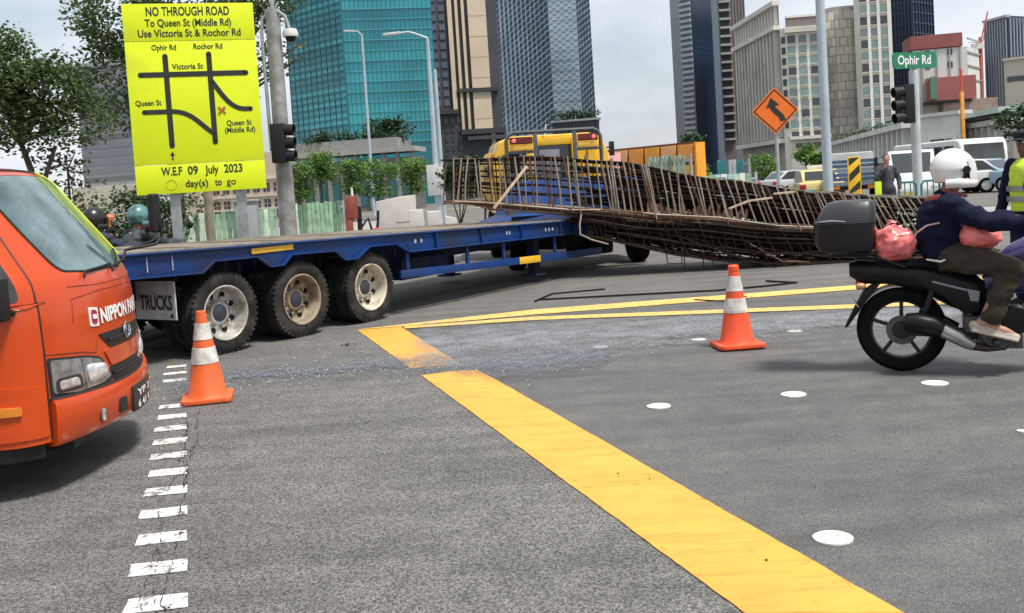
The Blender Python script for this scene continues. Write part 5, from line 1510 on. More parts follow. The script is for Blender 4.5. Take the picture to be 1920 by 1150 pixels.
def stroke(path, w, name='route_line'):
    mb = MB(); pts = [V((p[0], p[1])) for p in path]; vs = []
    n = len(pts)
    for i, p in enumerate(pts):
        t = (pts[min(i + 1, n - 1)] - pts[max(i - 1, 0)]).normalized(); s = V((-t.y, t.x))
        vs += [p + s * w / 2, p - s * w / 2]
    mb.add([(v.x, -.004 - stroke.k * .0006, v.y) for v in vs], [(2 * i, 2 * i + 1, 2 * i + 3, 2 * i + 2) for i in range(n - 1)])
    for e, f in ((pts[0], pts[1]), (pts[-1], pts[-2])):
        mb.prism([(e.x + math.cos(a) * w / 2, e.y + math.sin(a) * w / 2) for a in [2 * math.pi * i / 16 for i in range(16)]], (0, -.004 - stroke.k * .0006, 0), X_, Z_, Y_, 0, .0004)
    stroke.k += 1
    return mb.build(name, M_SBK, sn_)
stroke.k = 0
def bez(p, n=14):
    out = []
    for i in range(n + 1):
        t = i / n; q = [V(a) for a in p]
        while len(q) > 1: q = [a.lerp(b, t) for a, b in zip(q, q[1:])]
        out.append(tuple(q[0]))
    return out
stroke([(.556, 3.77), (.556, 2.43)], .078); stroke([(1.186, 3.79), (1.184, 2.46)], .078)
stroke([(.19, 3.50), (1.71, 3.495)], .078)
stroke([(.20, 2.945), (.56, 2.945)] + bez([(.60, 2.945), (.90, 2.93), (.98, 2.72), (1.19, 2.58)]), .07)
stroke(bez([(1.20, 3.38), (1.30, 3.25), (1.42, 2.95), (1.66, 2.945)]) + [(1.74, 2.945)], .07)
am = MB().prism([(.55, 2.345), (.585, 2.285), (.56, 2.285), (.56, 2.215), (.54, 2.215), (.54, 2.285), (.515, 2.285)], (0, -.0045, 0), X_, Z_, Y_, 0, .003); am.build('arrow', M_SBK, sn_)
xm = MB(); xm.bar((1.265, -.006, 2.985), (1.365, -.006, 2.885), .004, .03, up=(0, 0, 1)); xm.bar((1.265, -.011, 2.885), (1.365, -.011, 2.985), .004, .03, up=(0, 0, 1))
xm.build('closure_cross', mat('cross_red', (.42, .10, .02), .5), sn_)
def st(s, size, x, z, w, bold=.003):
    text('lettering', s, size, (x, 0, z), X_, Z_, M_SBK, sn_, width=w, off=.004, bold=bold)
st('NO THROUGH ROAD', .185, .335, 4.375, 1.20, .004)
st('To Queen St (Middle Rd)', .155, .31, 4.215, 1.24); st('Use Victoria St & Rochor Rd', .155, .20, 4.06, 1.48)
st('Ophir Rd', .115, .375, 3.865, .35, .002); st('Rochor Rd', .115, .975, 3.87, .42, .002); st('Victoria St', .115, .645, 3.575, .45, .002)
st('Queen St', .115, .085, 3.045, .37, .002); st('Queen St', .115, 1.37, 2.70, .37, .002); st('(Middle Rd)', .115, 1.335, 2.59, .45, .002)
st('W.E.F', .175, .37, 1.99, .30, .004); st('09', .175, .75, 1.99, .15, .004); st('July', .175, 1.00, 1.99, .20, .004); st('2023', .175, 1.28, 1.99, .27, .004)
st('day(s)', .15, .70, 1.80, .33, .003); st('to', .15, 1.13, 1.80, .10, .003); st('go', .15, 1.30, 1.80, .14, .001)
cm_ = MB(); cm_.tube([(.50 + math.cos(a) * .075, -.004, 1.845 + math.sin(a) * .075) for a in [2 * math.pi * i / 24 for i in range(24)]], .003, 5, closed=True)
cm_.build('count_circle', mat('faded_green', (.38, .46, .02), .6), sn_)
# grey cabinet and old wooden post behind the deck
cbn = P(465, 415, 17.5)
cab_ = thing('control_cabinet', 'grey steel roadside cabinet below the yellow sign', 'cabinet', (cbn.x, 17.5, 0), R(8))
MB().bb(-.19, .19, -.15, .15, .1, 1.52).build('housing', M_STEEL, cab_, bevel=.01)
MB().bb(-.17, .17, -.158, -.150, .2, 1.46).build('door', mat('cabinet_grey', (.36, .40, .42), .5, .2, var=.1), cab_, bevel=.004)
MB().bb(-.215, .215, -.18, .18, 1.52, 1.56).build('roof', M_STEEL, cab_, bevel=.01)
MB().bb(.09, .12, -.17, -.158, .75, .87).build('handle', M_BLK, cab_)
q = P(393, 410, 17.0)
tag(MB().tube([(q.x, 17, 0), (q.x, 17, 1.9)], .075, 10).build('bollard_post', mat('weathered_post', (.24, .21, .17), .8, var=.3, scale=7), smooth=True), 'weathered brown grey post between the sign posts', 'post')

# ================================================================ SIGNAL POLE WITH CAMERA (left)
pa = P(541, 430, 15.8)
sp_ = thing('signal_pole', 'grey steel signal pole with black lamp head and dome camera', 'traffic signal', (pa.x, 15.8, 0))
ztp = P(512, 18, 15.8).z
MB().tube([(0, 0, 0), (0, 0, 1.2), (0, 0, 2.6), (0, 0, ztp)], [.15, .14, .125, .115], 16).build('pole', mat('pole_worn_steel', (.36, .36, .35), .55, .4, var=.3, scale=5, dirt=(.20, .19, .17), damt=.45, dscale=3), sp_, smooth=True)
MB().tube([(-.17, -.02, 2.3), (-.185, -.02, ztp - .35), (-.16, -.02, ztp - .15), (-.06, -.04, ztp - .05), (.10, -.05, ztp - .04), (.20, -.04, ztp - .12), (.26, -.03, ztp - .32)], .028, 8).build('conduit', M_STEEL, sp_, smooth=True)
cd = MB().lathe([(.02, .10), (.10, .09), (.125, .02), (.12, -.03), (0, -.03)], (.27, -.03, ztp - .42), Z_, 20).build('camera', mat('camera_white', (.62, .62, .6), .4), sp_, smooth=True)
MB().ell((.27, -.03, ztp - .46), (.085, .085, .075), 18, 10).build('dome', M_BLK, cd, smooth=True)
MB().tube([(0, 0, ztp), (.04, 0, ztp + .22), (.16, 0, ztp + .5)], .03, 8).build('arm', M_STEEL, sp_, smooth=True)
MB().tube([(.0, 0, ztp), (-.03, 0, ztp + .5)], .02, 8).build('mast', M_STEEL, sp_, smooth=True)
zl0, zl1 = P(540, 305, 15.6).z, P(530, 232, 15.6).z
sh = MB().bb(-.11, .12, -.32, -.16, zl0, zl1).build('lamp_head', M_BLK, sp_, bevel=.02)
for i in range(3):
    zc = zl1 - (i + .5) * (zl1 - zl0) / 3
    MB().lathe([(.085, 0), (.092, .14), (.088, .14), (.08, 0)], (.12, -.24, zc), (1, -.1, -.08), 18, loop=True).build('hood', M_BLK, sh, smooth=True)
MB().bar((-.02, -.2, (zl0 + zl1) / 2), (0, 0, (zl0 + zl1) / 2), .06, .06).build('bracket', M_BLK, sp_)

# ================================================================ POSTS ON THE RIGHT
def lamp_post(base, top, r0, r1, label, arms=(), group='lamp posts', m=None):
    t = thing('lamp_post', label, 'lamp post', base, 0, group)
    h = top
    MB().tube([(0, 0, 0), (0, 0, h * .3), (0, 0, h)], [r0, (r0 * .7 + r1 * .3), r1], 12).build('pole', m or M_STEEL, t, smooth=True)
    MB().bb(-r0 * 1.6, r0 * 1.6, -r0 * 1.6, r0 * 1.6, 0, .06).build('base_plate', M_STEEL, t)
    for pts in arms:
        MB().tube(pts, r1 * .7, 8).build('arm', m or M_STEEL, t, smooth=True)
        e = V(pts[-1]); d = (V(pts[-1]) - V(pts[-2])).normalized()
        MB().ob(e + d * .35, d, d.cross(Z_).normalized(), Z_, .8, .28, .12).build('lantern', mat('lantern_grey', (.5, .52, .52), .4), t, bevel=.04)
    return t
M_POLEB = mat('pole_pale_blue', (.42, .48, .53), .5, .3, var=.12, scale=2)
q = P(1553, 350, 23.0)
lamp_post((q.x, 23.0, 0), 9.5, .115, .095, 'thick grey blue lamp post behind the cage right of centre', [[(0, 0, 9.4), (.3, -.4, 9.9), (.8, -1.4, 10.1)]], m=M_POLEB)
q = P(822, 380, 45.)
zz_ = P(795, 72, 45.).z
xa = P(722, 64, 45.).x - P(795, 72, 45.).x
lp = lamp_post((q.x, 45, 0), zz_, .16, .07, 'tall pale lamp post with long arm in front of teal tower', [[(0, 0, zz_), (-.6, 0, zz_ + .25), (xa + .9, 0, zz_ + .32), (xa + .5, 0, zz_ + .30)]], m=M_POLEB)
MB().bb(-.42, .30, -.30, .26, 1.3, 2.7).build('notice_box', mat('box_grey', (.48, .49, .48), .6), lp, bevel=.02)
q = P(832, 380, 47.)
lamp_post((q.x, 47, 0), P(820, 130, 47).z, .11, .08, 'thin pale post just right of the tall lamp post', m=M_POLEB)
q = P(692, 260, 70.)
zl_ = P(679, 64, 70).z
lamp_post((q.x, 70, 0), zl_, .12, .07, 'slender lamp post standing before the teal glass facade', [[(0, 0, zl_ - .1), (-.25, 0, zl_ + .2), (-.5, 0, zl_ + .22)]], m=M_POLEB)
# street name post with signal head
q = P(1722, 370, 23.6)
op = thing('street_name_post', 'white post with green street name plate and black signal head', 'street sign', (q.x, 23.6, 0))
zp = P(1712, 128, 23.6).z
MB().tube([(0, 0, 0), (0, 0, 2.2), (0, 0, zp - .08), (0, 0, zp)], [.115, .112, .108, .05], 14).build('post', mat('post_white_grey', (.50, .54, .55), .5, .2, var=.12, scale=4, dirt=(.33, .34, .34), damt=.3), op, smooth=True)
a = P(1674, 120, 23.3); b = P(1755, 107, 23.7)
Mi = MW['street_name_post'].inverted(); a = Mi @ a; b = Mi @ b
ex_ = (b - a); ex_.z = 0; wdt = ex_.length; ex_.normalize(); c_ = (a + b) / 2
npn = MB()
hh = .19
rr_ = rrect([(-wdt / 2, -hh), (wdt / 2, -hh), (wdt / 2, hh), (-wdt / 2, hh)], .10)
npn.prism(rr_, c_ + V((0, 0, .0)), ex_, Z_, ex_.cross(Z_), -.02, .02)
pn = npn.build('name_plate', mat('plate_green', (.015, .19, .10), .45, var=.08), op)
ey_ = Z_; nrm = ex_.cross(ey_)
text('lettering', 'Ophir Rd', .30, c_ - ex_ * (wdt * .40) - ey_ * .09, ex_, ey_, M_LETW, pn, width=wdt * .76, off=.024, bold=.006)
MB().bar(c_ - Z_ * .18 + V((0, .03, 0)), V((0, 0, zp - .3)), .05, .05).build('plate_bracket', M_STEEL, op)
s0, s1 = Mi @ P(1700, 232, 23.5), Mi @ P(1690, 160, 23.5)
sh = MB().bb(s0.x - .10, s0.x + .12, -.35, -.13, s0.z, s1.z + .0).build('signal_head', M_BLK, op, bevel=.02)
for i in range(3):
    zc = s1.z - (i + .5) * (s1.z - s0.z) / 3
    MB().lathe([(.11, 0), (.125, .26), (.115, .26), (.10, 0)], (s0.x - .10, -.24, zc), (-1, -.15, -.12), 18, loop=True).build('hood', M_BLK, sh, smooth=True)
MB().bar((s0.x, -.24, (s0.z + s1.z) / 2 - .3), (0, 0, (s0.z + s1.z) / 2 - .3), .07, .07).build('bracket', M_BLK, op)
# orange diamond sign
q = P(1461, 345, 22.5); dc = P(1453, 208, 22.5)
ds = thing('diamond_sign', 'orange diamond warning sign with black bending arrow', 'road sign', (q.x, 22.5, 0), R(-4))
Md = MW['diamond_sign'].inverted(); dcl = Md @ dc
MB().tube([(0, .05, 0), (0, .05, dcl.z + .1)], .04, 10).build('post', M_STEEL, ds, smooth=True)
dr = .535
dk = lambda s: [(0, s), (s, 0), (0, -s), (-s, 0)]
oc = (dcl.x, -.02, dcl.z)
MB().prism(rrect(dk(dr), .06), oc, X_, Z_, Y_, 0, .02).build('panel', mat('diamond_orange', (.80, .16, .012), .45, var=.06), ds)
bdm = MB(); o1 = dk(dr - .045); o2 = dk(dr - .085)
bdm.add([(oc[0] + p[0], oc[1] - .003, oc[2] + p[1]) for p in o1 + o2], [(i, (i + 1) % 4, 4 + (i + 1) % 4, 4 + i) for i in range(4)])
bdm.build('border', M_SBK, ds)
ap = bez([(.17, -.24), (.14, -.06), (-.02, -.04), (-.06, .10)], 10)
arm_ = MB(); vs = []
for i, p in enumerate(ap):
    t = V(ap[min(i + 1, 10)]) - V(ap[max(i - 1, 0)]); t = t.normalized(); s = V((-t.y, t.x)) * .062; vs += [V(p) + s, V(p) - s]
arm_.add([(oc[0] + p.x, oc[1] - .004, oc[2] + p.y) for p in vs], [(2 * i, 2 * i + 1, 2 * i + 3, 2 * i + 2) for i in range(10)])
arm_.add([(oc[0] + x, oc[1] - .0045, oc[2] + z) for x, z in ((-.20, .06), (.10, .13), (-.09, .30))], [(0, 1, 2)])
arm_.build('arrow', M_SBK, ds)
# chevron board
q = P(1604, 365, 20.2); tz = P(1600, 294, 20.2).z; bz = P(1606, 366, 20.2).z
ce = thing('chevron_board', 'black and yellow striped hazard board behind the cage', 'hazard board', (q.x, 20.2, 0), R(5))
cw_ = .135
MB().bb(-cw_, cw_, 0, .03, bz, tz).build('panel', mat('hazard_yellow', (.80, .45, .015), .45, var=.06), ce, bevel=.004)
stm = MB(); hgt_ = tz - bz
for k in range(-1, 4):
    z0 = bz + k * .33 - .06
    poly_ = [(-cw_ + .02, z0), (cw_ - .02, z0 + .20), (cw_ - .02, z0 + .36), (-cw_ + .02, z0 + .16)]
    poly_ = [(x, min(max(z, bz + .02), tz - .02)) for x, z in poly_]
    if abs(poly_[0][1] - poly_[3][1]) + abs(poly_[1][1] - poly_[2][1]) < .02: continue
    stm.add([(x, -.004, z) for x, z in poly_], [(0, 1, 2, 3)])
stm.build('stripes', M_SBK, ce)
MB().tube([(0, .06, 0), (0, .06, bz + .4)], .035, 8).build('post', M_STEEL, ce, smooth=True)
# fluorescent board beside it
q = P(1647, 350, 20.6)
dl = thing('delineator_board', 'fluorescent lime board standing left of the man in grey', 'hazard board', (q.x, 20.6, 0.12))
MB().bb(-.07, .07, 0, .03, .45, 1.0).build('panel', mat('lime_board', (.58, .74, .02), .5), dl, bevel=.01); MB().bb(-.14, .14, -.08, .11, .0, .06).build('foot', M_BLK, dl); MB().bb(-.03, .03, .032, .055, .05, .9).build('stay', M_BLK, dl)
# pedestrian railing panels
M_TEAL = mat('railing_teal', (.03, .17, .18), .5, .2, var=.15)
def railing(u0, u1, Y, z1, label, n=3):
    a = P(u0, 360, Y); b = P(u1, 358, Y)
    t = thing('railing', label, 'railing', (a.x, Y, .12), 0, 'teal railings'); w = b.x - a.x
    MB().tube([(0, 0, 0), (0, 0, z1 - .08), (.06, 0, z1), (w - .06, 0, z1), (w, 0, z1 - .08), (w, 0, 0)], .028, 8).build('hoop', M_TEAL, t, smooth=True)
    MB().bar((0, 0, .18), (w, 0, .18), .03, .03).build('bottom_rail', M_TEAL, t)
    for i in range(1, n): MB().bar((w * i / n, 0, .18), (w * i / n, 0, z1), .02, .02).build('bar', M_TEAL, t)
railing(1686, 1718, 22.0, .92, 'teal railing hoop right of the man in grey'); railing(1728, 1762, 22.2, .92, 'teal railing hoop just right of the street name post'); railing(1440, 1532, 25.5, .78, 'low teal railing left of the thick lamp post', 6)

# ================================================================ FENCES, HOARDINGS, BARRIERS
def slat_fence(name, label, u0, u1, vref, Y0, Y1, z0, z1, w, gap, mats, cat='fence', jit=.0, seed=1):
    a = P(u0, vref, Y0); b = P(u1, vref, Y1)
    d = V((b.x - a.x, b.y - a.y, 0)); ln = d.length; d.normalize(); ang = math.atan2(d.y, d.x)
    t = thing(name, label, cat, (a.x, a.y, 0), ang)
    rn = random.Random(seed); n = int(ln / (w + gap)); me = {}
    for i in range(n):
        m = rn.choice(mats)
        if m.name not in me:
            o = MB().bb(-w / 2, w / 2, -.012, .012, z0, z1).build('slat', m, t); me[m.name] = o
        else: o = inst(me[m.name], t, (0, 0, 0), 0, 'slat')
        o.location = ((i + .5) * (w + gap), rn.uniform(-.01, .01), rn.uniform(-jit, jit))
    for z in (z0 + .15, z1 - .15): MB().bb(0, ln, .014, .05, z - .03, z + .03).build('rail', M_STEEL, t)
    k = max(2, int(ln / 1.8))
    for i in range(k + 1): MB().bb(ln * i / k - .03, ln * i / k + .03, .052, .11, 0, z1 + .02).build('post', M_STEEL, t)
    return t
M_GF1 = mat('fence_green', (.20, .34, .22), .7, var=.3, scale=5); M_GF2 = mat('fence_pale', (.40, .49, .40), .7, var=.35, scale=5); M_GF3 = mat('fence_dark_green', (.09, .17, .11), .7, var=.4, scale=5)
slat_fence('slat_fence', 'green and white slatted hoarding under the yellow sign', 322, 520, 430, 24, 25, .12, P(430, 398, 24.5).z, .11, .02, [M_GF1, M_GF2, M_GF1, M_GF3], jit=.03, seed=3)
slat_fence('slat_fence', 'green and white slatted hoarding right of the signal pole', 552, 648, 420, 26, 27, .12, P(600, 380, 26).z, .11, .02, [M_GF1, M_GF2, M_GF1, M_GF3], jit=.03, seed=4)
slat_fence('slat_fence', 'pale green slatted fence in front of the orange panels', 1215, 1292, 320, 27, 26.0, .0, P(1260, 292, 26).z, .10, .04, [M_GF2, M_GF1, M_GF2], jit=.02, seed=5)
M_TL1 = mat('fence_teal', (.05, .30, .30), .6, var=.2, scale=3); M_TL2 = mat('fence_teal_pale', (.30, .52, .52), .6, var=.2, scale=3)
slat_fence('slat_fence', 'teal and white slatted hoarding left of the diamond sign', 1345, 1402, 320, 33, 32.0, .0, P(1372, 300, 32).z, .13, .03, [M_TL1, M_TL2, M_TL1, M_WHITE], jit=.02, seed=6)
slat_fence('slat_fence', 'low pale green barrier just above the cage', 1160, 1420, 330, 25.5, 26.5, .0, P(1290, 332, 26).z, .16, .02, [M_GF2, M_GF1, M_WHITE, M_TL2], jit=.02, seed=8)
# orange panel wall
oa, ob_ = P(1122, 300, 40), P(1302, 300, 36)
ow = thing('orange_hoarding', 'orange panelled site hoarding behind the yellow prime mover', 'hoarding', (oa.x, oa.y, 0), math.atan2(ob_.y - oa.y, ob_.x - oa.x))
wl_ = math.hypot(ob_.x - oa.x, ob_.y - oa.y); zt0, zt1 = P(1130, 284, 40).z, P(1300, 267, 36).z
M_OP = [mat('panel_orange', (.80, .30, .05), .55, var=.12, scale=1.2), mat('panel_orange_pale', (.80, .38, .14), .55, var=.12, scale=1.2), mat('panel_amber', (.78, .34, .03), .55, var=.1, scale=1.2)]
npan = 6
for i in range(npan):
    x0, x1 = wl_ * i / npan, wl_ * (i + 1) / npan
    for j, (za, zb) in enumerate(((0, .42), (.42, .72), (.72, 1.))):
        zA = [za * (zt0 + (zt1 - zt0) * x / wl_) for x in (x0, x1)]; zB = [zb * (zt0 + (zt1 - zt0) * x / wl_) for x in (x0, x1)]
        if zB[0] < .5: continue
        g_ = .055
        mb = MB(); mb.prism([(x0 + g_, zA[0] + g_), (x1 - g_, zA[1] + g_), (x1 - g_, zB[1] - g_), (x0 + g_, zB[0] - g_)], (0, 0, 0), X_, Z_, Y_, 0, .05)
        mb.build('panel', M_OP[(i * 2 + j) % 3], ow, bevel=.01)
fb = MB(); fb.prism([(0, 0), (wl_, 0), (wl_, zt1 + .03), (0, zt0 + .03)], (0, 0, 0), X_, Z_, Y_, .055, .12); fb.build('frame', mat('panel_frame', (.16, .06, .02), .8), ow)
MB().bb(wl_, wl_ + .10, .0, .5, 0, zt1).build('end_panel', M_OP[2], ow)
pk_ = P(1135, 290, 33.)
tag(MB().ob((pk_.x, 33, 1.3), X_, Y_, Z_, 1.0, .08, 2.2).build('pink_banner', mat('banner_pink', (.75, .36, .38), .7, var=.1), bevel=.01), 'pale pink sheet panel beside the yellow prime mover', 'panel')
# white blocks and sheet beyond the deck
wb = P(742, 395, 21.8)
cbk = thing('concrete_barrier', 'pale grey concrete block barrier beyond the trailer deck', 'barrier', (wb.x, 21.8, .12), R(6))
M_CONC = mat('pale_concrete', (.52, .50, .47), .8, var=.12, scale=3, bump=.15, bscale=30)
MB().prism([(-.42, 0), (.45, 0), (.45, P(770, 366, 21.8).z - .12), (.10, P(770, 366, 21.8).z - .14), (-.42, P(712, 378, 21.8).z - .12)], (0, 0, 0), X_, Z_, Y_, -.25, .25).build('block', M_CONC, cbk, bevel=.02)
for z in (.45, .75): MB().bb(.0, .452, -.256, -.249, z, z + .012).build('joint', mat('joint_dark', (.25, .24, .22), .9), cbk)
ws_ = P(812, 398, 20.5)
wsh = thing('barrier_blocks', 'low stepped pale barrier blocks at the foot of the tall lamp post', 'barrier', (ws_.x, 20.5, .12), R(6))
for x0, x1, h_ in ((-.52, -.155, 1.02), (-.15, .205, .97), (.21, .52, .86)):
    MB().prism([(x0, 0), (x1, 0), (x1 - .03, h_ * .55), (x1 - .05, h_ - .06 * (x1 > .4)), (x0 + .02, h_)], (0, 0, 0), X_, Z_, Y_, -.2, .2).build('block', M_CONC, wsh, bevel=.02)
# rusty red machine with hose
rmq = P(672, 405, 20.9)
rm = thing('breaker_machine', 'rusty red and black machine with looped hose behind the trailer deck', 'machine', (rmq.x, 20.9, .12), R(10))
M_RED = mat('machine_rust_red', (.26, .055, .03), .6, var=.4, scale=8, dirt=(.10, .04, .03), damt=.4)
zk = P(660, 362, 20.9).z - .12
MB().bb(-.28, -.12, -.1, .1, 0, zk * .72).build('mast', M_RED, rm, bevel=.02); MB().bb(-.26, .0, -.12, .12, zk * .62, zk * .96).build('motor', M_RED, rm, bevel=.05)
MB().cyl((.02, 0, .1), (.02, 0, zk * .80), .05, .05, 12).build('ram', M_BLK, rm, smooth=True); MB().bb(-.36, .12, -.18, .18, 0, .28).build('base', M_RED, rm, bevel=.03)
MB().tube([(.06, 0, zk * .5), (.2, 0, zk * .62), (.26, 0, zk * .45), (.18, 0, zk * .25), (.3, 0, .3), (.40, 0, zk * .55), (.42, 0, zk * .72)], .028, 8).build('hose', M_BLK, rm, smooth=True)
MB().ell((.36, 0, .52), (.17, .16, .17), 16, 10).build('tank', mat('tank_red', (.5, .06, .05), .45), rm, smooth=True); MB().bb(.22, .5, -.12, .12, 0, .36).build('tank_stand', M_BLK, rm, bevel=.02)
MB().cyl((-.10, 0, zk * .94), (-.10, 0, zk * 1.08), .03, .02, 10).build('spout', M_WHITE, rm)

# ================================================================ TREES AND SHRUBS
def leaf_mat(name, col, var=.45):
    m = bpy.data.materials.new(name); m.use_nodes = True
    t = m.node_tree; b = t.nodes['Principled BSDF']; N = t.nodes.new; ln = t.links.new
    g = N('ShaderNodeNewGeometry'); oi = N('ShaderNodeTexNoise'); oi.inputs['Scale'].default_value = 1.1; oi.inputs['Detail'].default_value = 3
    ln(g.outputs['Position'], oi.inputs['Vector'])
    mm = N('ShaderNodeMath'); mm.operation = 'MULTIPLY_ADD'; ln(g.outputs['Random Per Island'], mm.inputs[0]); mm.inputs[1].default_value = .55; ln(oi.outputs['Fac'], mm.inputs[2])
    r = N('ShaderNodeValToRGB'); r.color_ramp.elements[0].position = .35; r.color_ramp.elements[1].position = 1.0
    r.color_ramp.elements[0].color = tuple(c * (1 - var) for c in col) + (1,); r.color_ramp.elements[1].color = tuple(c * (1 + var) for c in col) + (1,)
    ln(mm.outputs[0], r.inputs['Fac']); ln(r.outputs['Color'], b.inputs['Base Color'])
    b.inputs['Roughness'].default_value = .55
    tr_ = N('ShaderNodeBsdfTranslucent'); ln(r.outputs['Color'], tr_.inputs['Color'])
    mx_ = N('ShaderNodeMixShader'); mx_.inputs['Fac'].default_value = .3
    ln(b.outputs[0], mx_.inputs[1]); ln(tr_.outputs[0], mx_.inputs[2]); ln(mx_.outputs[0], t.nodes['Material Output'].inputs['Surface'])
    return m
M_LF1 = leaf_mat('leaf_deep', (.055, .095, .026)); M_LF2 = leaf_mat('leaf_mid', (.095, .185, .030)); M_LF3 = leaf_mat('leaf_dark', (.025, .055, .018)); M_LF4 = leaf_mat('leaf_rusty', (.085, .075, .03))
M_BARK = mat('bark', (.075, .058, .045), .9, var=.35, scale=6, bump=.5, bscale=20)
def crown(blobs, nclump, leaves, size, seed, spread=.28):
    rn = random.Random(seed); vs = []; fs = []
    wts = [b[1][0] * b[1][1] * b[1][2] for b in blobs]
    for _ in range(nclump):
        c, r = rn.choices(blobs, wts)[0]
        while True:
            d = V((rn.uniform(-1, 1), rn.uniform(-1, 1), rn.uniform(-1, 1)))
            if .3 < d.length < 1: break
        d = d.normalized() * (d.length ** .5)
        cc = V((c[0] + d.x * r[0], c[1] + d.y * r[1], c[2] + d.z * r[2]))
        if noise.noise(cc * (1.3 / spread * .28)) < -.10: continue
        for _ in range(leaves):
            p = cc + V((rn.gauss(0, spread), rn.gauss(0, spread), rn.gauss(0, spread * .6)))
            a = V((rn.gauss(0, 1), rn.gauss(0, 1), rn.gauss(0, .55))).normalized(); n = V((rn.gauss(0, .6), rn.gauss(0, .6), 1)).normalized()
            s = a.cross(n)
            if s.length < .05: continue
            s.normalize(); L_ = size * rn.uniform(.7, 1.3); w = L_ * .36; k = len(vs)
            vs += [p, p + a * L_ * .5 + s * w - n * L_ * .05, p + a * L_, p + a * L_ * .5 - s * w - n * L_ * .05]
            fs.append((k, k + 1, k + 2, k + 3))
    return vs, fs
def tree(name, label, base, trunks, blobs, nclump, leaves, size, m, seed, spread=.28, cat='tree', group=None):
    t = thing(name, label, cat, base, 0, group)
    rn = random.Random(seed)
    vs, fs = crown(blobs, nclump, leaves, size, seed, spread)
    me = bpy.data.meshes.new('crown'); me.from_pydata(vs, [], fs); me.update()
    obj('crown', me, m, t)
    tm_ = MB()
    for pts, r0, r1 in trunks:
        n = len(pts); tm_.tube(pts, [r0 + (r1 - r0) * i / (n - 1) for i in range(n)], 8)
    for c, r in blobs:      # limbs into every clump of leaves
        e = V(trunks[0][0][-1])
        for _ in range(4):
            q = V(c) + V((rn.uniform(-.6, .6) * r[0], rn.uniform(-.6, .6) * r[1], rn.uniform(-.5, .5) * r[2]))
            mid = e.lerp(q, .5) + V((rn.gauss(0, .1), rn.gauss(0, .1), rn.uniform(0, .2)))
            tm_.tube([e, mid, q], [trunks[0][2] * .7, trunks[0][2] * .45, .012], 6)
    tm_.build('trunk', M_BARK, t, smooth=True, weld=False)
    return t
def px_blob(b0, u0, v0, u1, v1, Y, dep):     # an ellipsoid that fills this much of the view at distance Y
    a = P(u0, v1, Y); b = P(u1, v0, Y); c = (a + b) / 2
    return ((c.x - b0[0], c.y - b0[1], c.z - b0[2]), (abs(b.x - a.x) / 2, dep, abs(b.z - a.z) / 2))
b0 = (P(62, 320, 26).x, 26, 0.12)
tree('rain_tree', 'open crowned tree behind the orange truck at the left edge', b0,
     [([(0, 0, 0), (.02, 0, 1.6), (-.05, 0, 2.6), (-.25, 0, 3.3)], .12, .07), ([(.02, 0, 1.6), (.35, 0, 2.5), (.6, .1, 3.2)], .08, .05)],
     [px_blob(b0, -90, 60, 60, 200, 26, 1.3), px_blob(b0, 0, 110, 150, 230, 26, 1.3), px_blob(b0, -40, 180, 120, 285, 26, 1.2), px_blob(b0, 90, 190, 205, 270, 26, .9), px_blob(b0, -80, 40, 30, 120, 26.4, 1.0), px_blob(b0, 60, 95, 135, 160, 26, .8)], 1250, 14, .125, M_LF1, 21, .19)
b0 = (P(128, 345, 27).x, 27, .12)
tree('young_tree', 'thin young tree with sparse rusty leaves left of the striped grey block', b0, [([(0, 0, 0), (.0, 0, 1.4), (.02, 0, 2.6)], .05, .03)],
     [px_blob(b0, 80, 255, 175, 325, 27, .6), px_blob(b0, 95, 320, 180, 385, 27, .6)], 70, 10, .14, M_LF4, 5, .2)
b0 = (P(330, 300, 33).x, 33, .12)
tree('rain_tree', 'tall dense tree rising behind the yellow sign', b0, [([(0, 0, 0), (0, 0, 2.0), (.1, 0, 3.6)], .2, .14)],
     [px_blob(b0, 150, -60, 300, 120, 33, 1.8), px_blob(b0, 165, 60, 300, 250, 33, 1.5), px_blob(b0, 260, -80, 480, 100, 33, 2.0), px_blob(b0, 440, -60, 545, 50, 33.5, 1.2), px_blob(b0, 470, 60, 530, 160, 33.5, .7), px_blob(b0, 545, 60, 585, 130, 33.5, .4), px_blob(b0, 280, 80, 460, 260, 33, 1.6)], 1900, 15, .15, M_LF1, 22, .24)
b0 = (P(250, 420, 22).x, 22, .12)
tree('shrub', 'dark leafy shrub below the left corner of the yellow sign', b0, [([(0, 0, 0), (0, 0, .5)], .05, .03)],
     [px_blob(b0, 180, 352, 300, 470, 22, .7), px_blob(b0, 240, 365, 345, 470, 22.3, .6), px_blob(b0, 300, 360, 400, 400, 23, .5)], 480, 16, .09, M_LF3, 23, .13, 'shrub')
b0 = (P(110, 400, 24).x, 24, .12)
tree('shrub', 'pale untidy shrub seen over the orange truck windscreen', b0, [([(0, 0, 0), (0, 0, .5)], .05, .03)],
     [px_blob(b0, 60, 370, 190, 470, 24, .7)], 130, 12, .12, M_LF4, 24, .16, 'shrub')
for i, (u0, v0, u1, v1, lab) in enumerate(((838, 296, 884, 372, 'dark bush seen through the left end of the cage'), (878, 300, 936, 372, 'dark bush left of the yellow prime mover behind the bars'))):
    c = P((u0 + u1) / 2, 380, 24.5 + i * .4); b0 = (c.x, 24.5 + i * .4, 0)
    tree('shrub', lab, b0, [([(0, 0, 0), (0, 0, .6)], .05, .03)], [px_blob(b0, u0, v0, u1, v1, b0[1], .4)], 130, 12, .13, M_LF3, 90 + i, .12, 'shrub')
q = P(205, 408, 20.5)
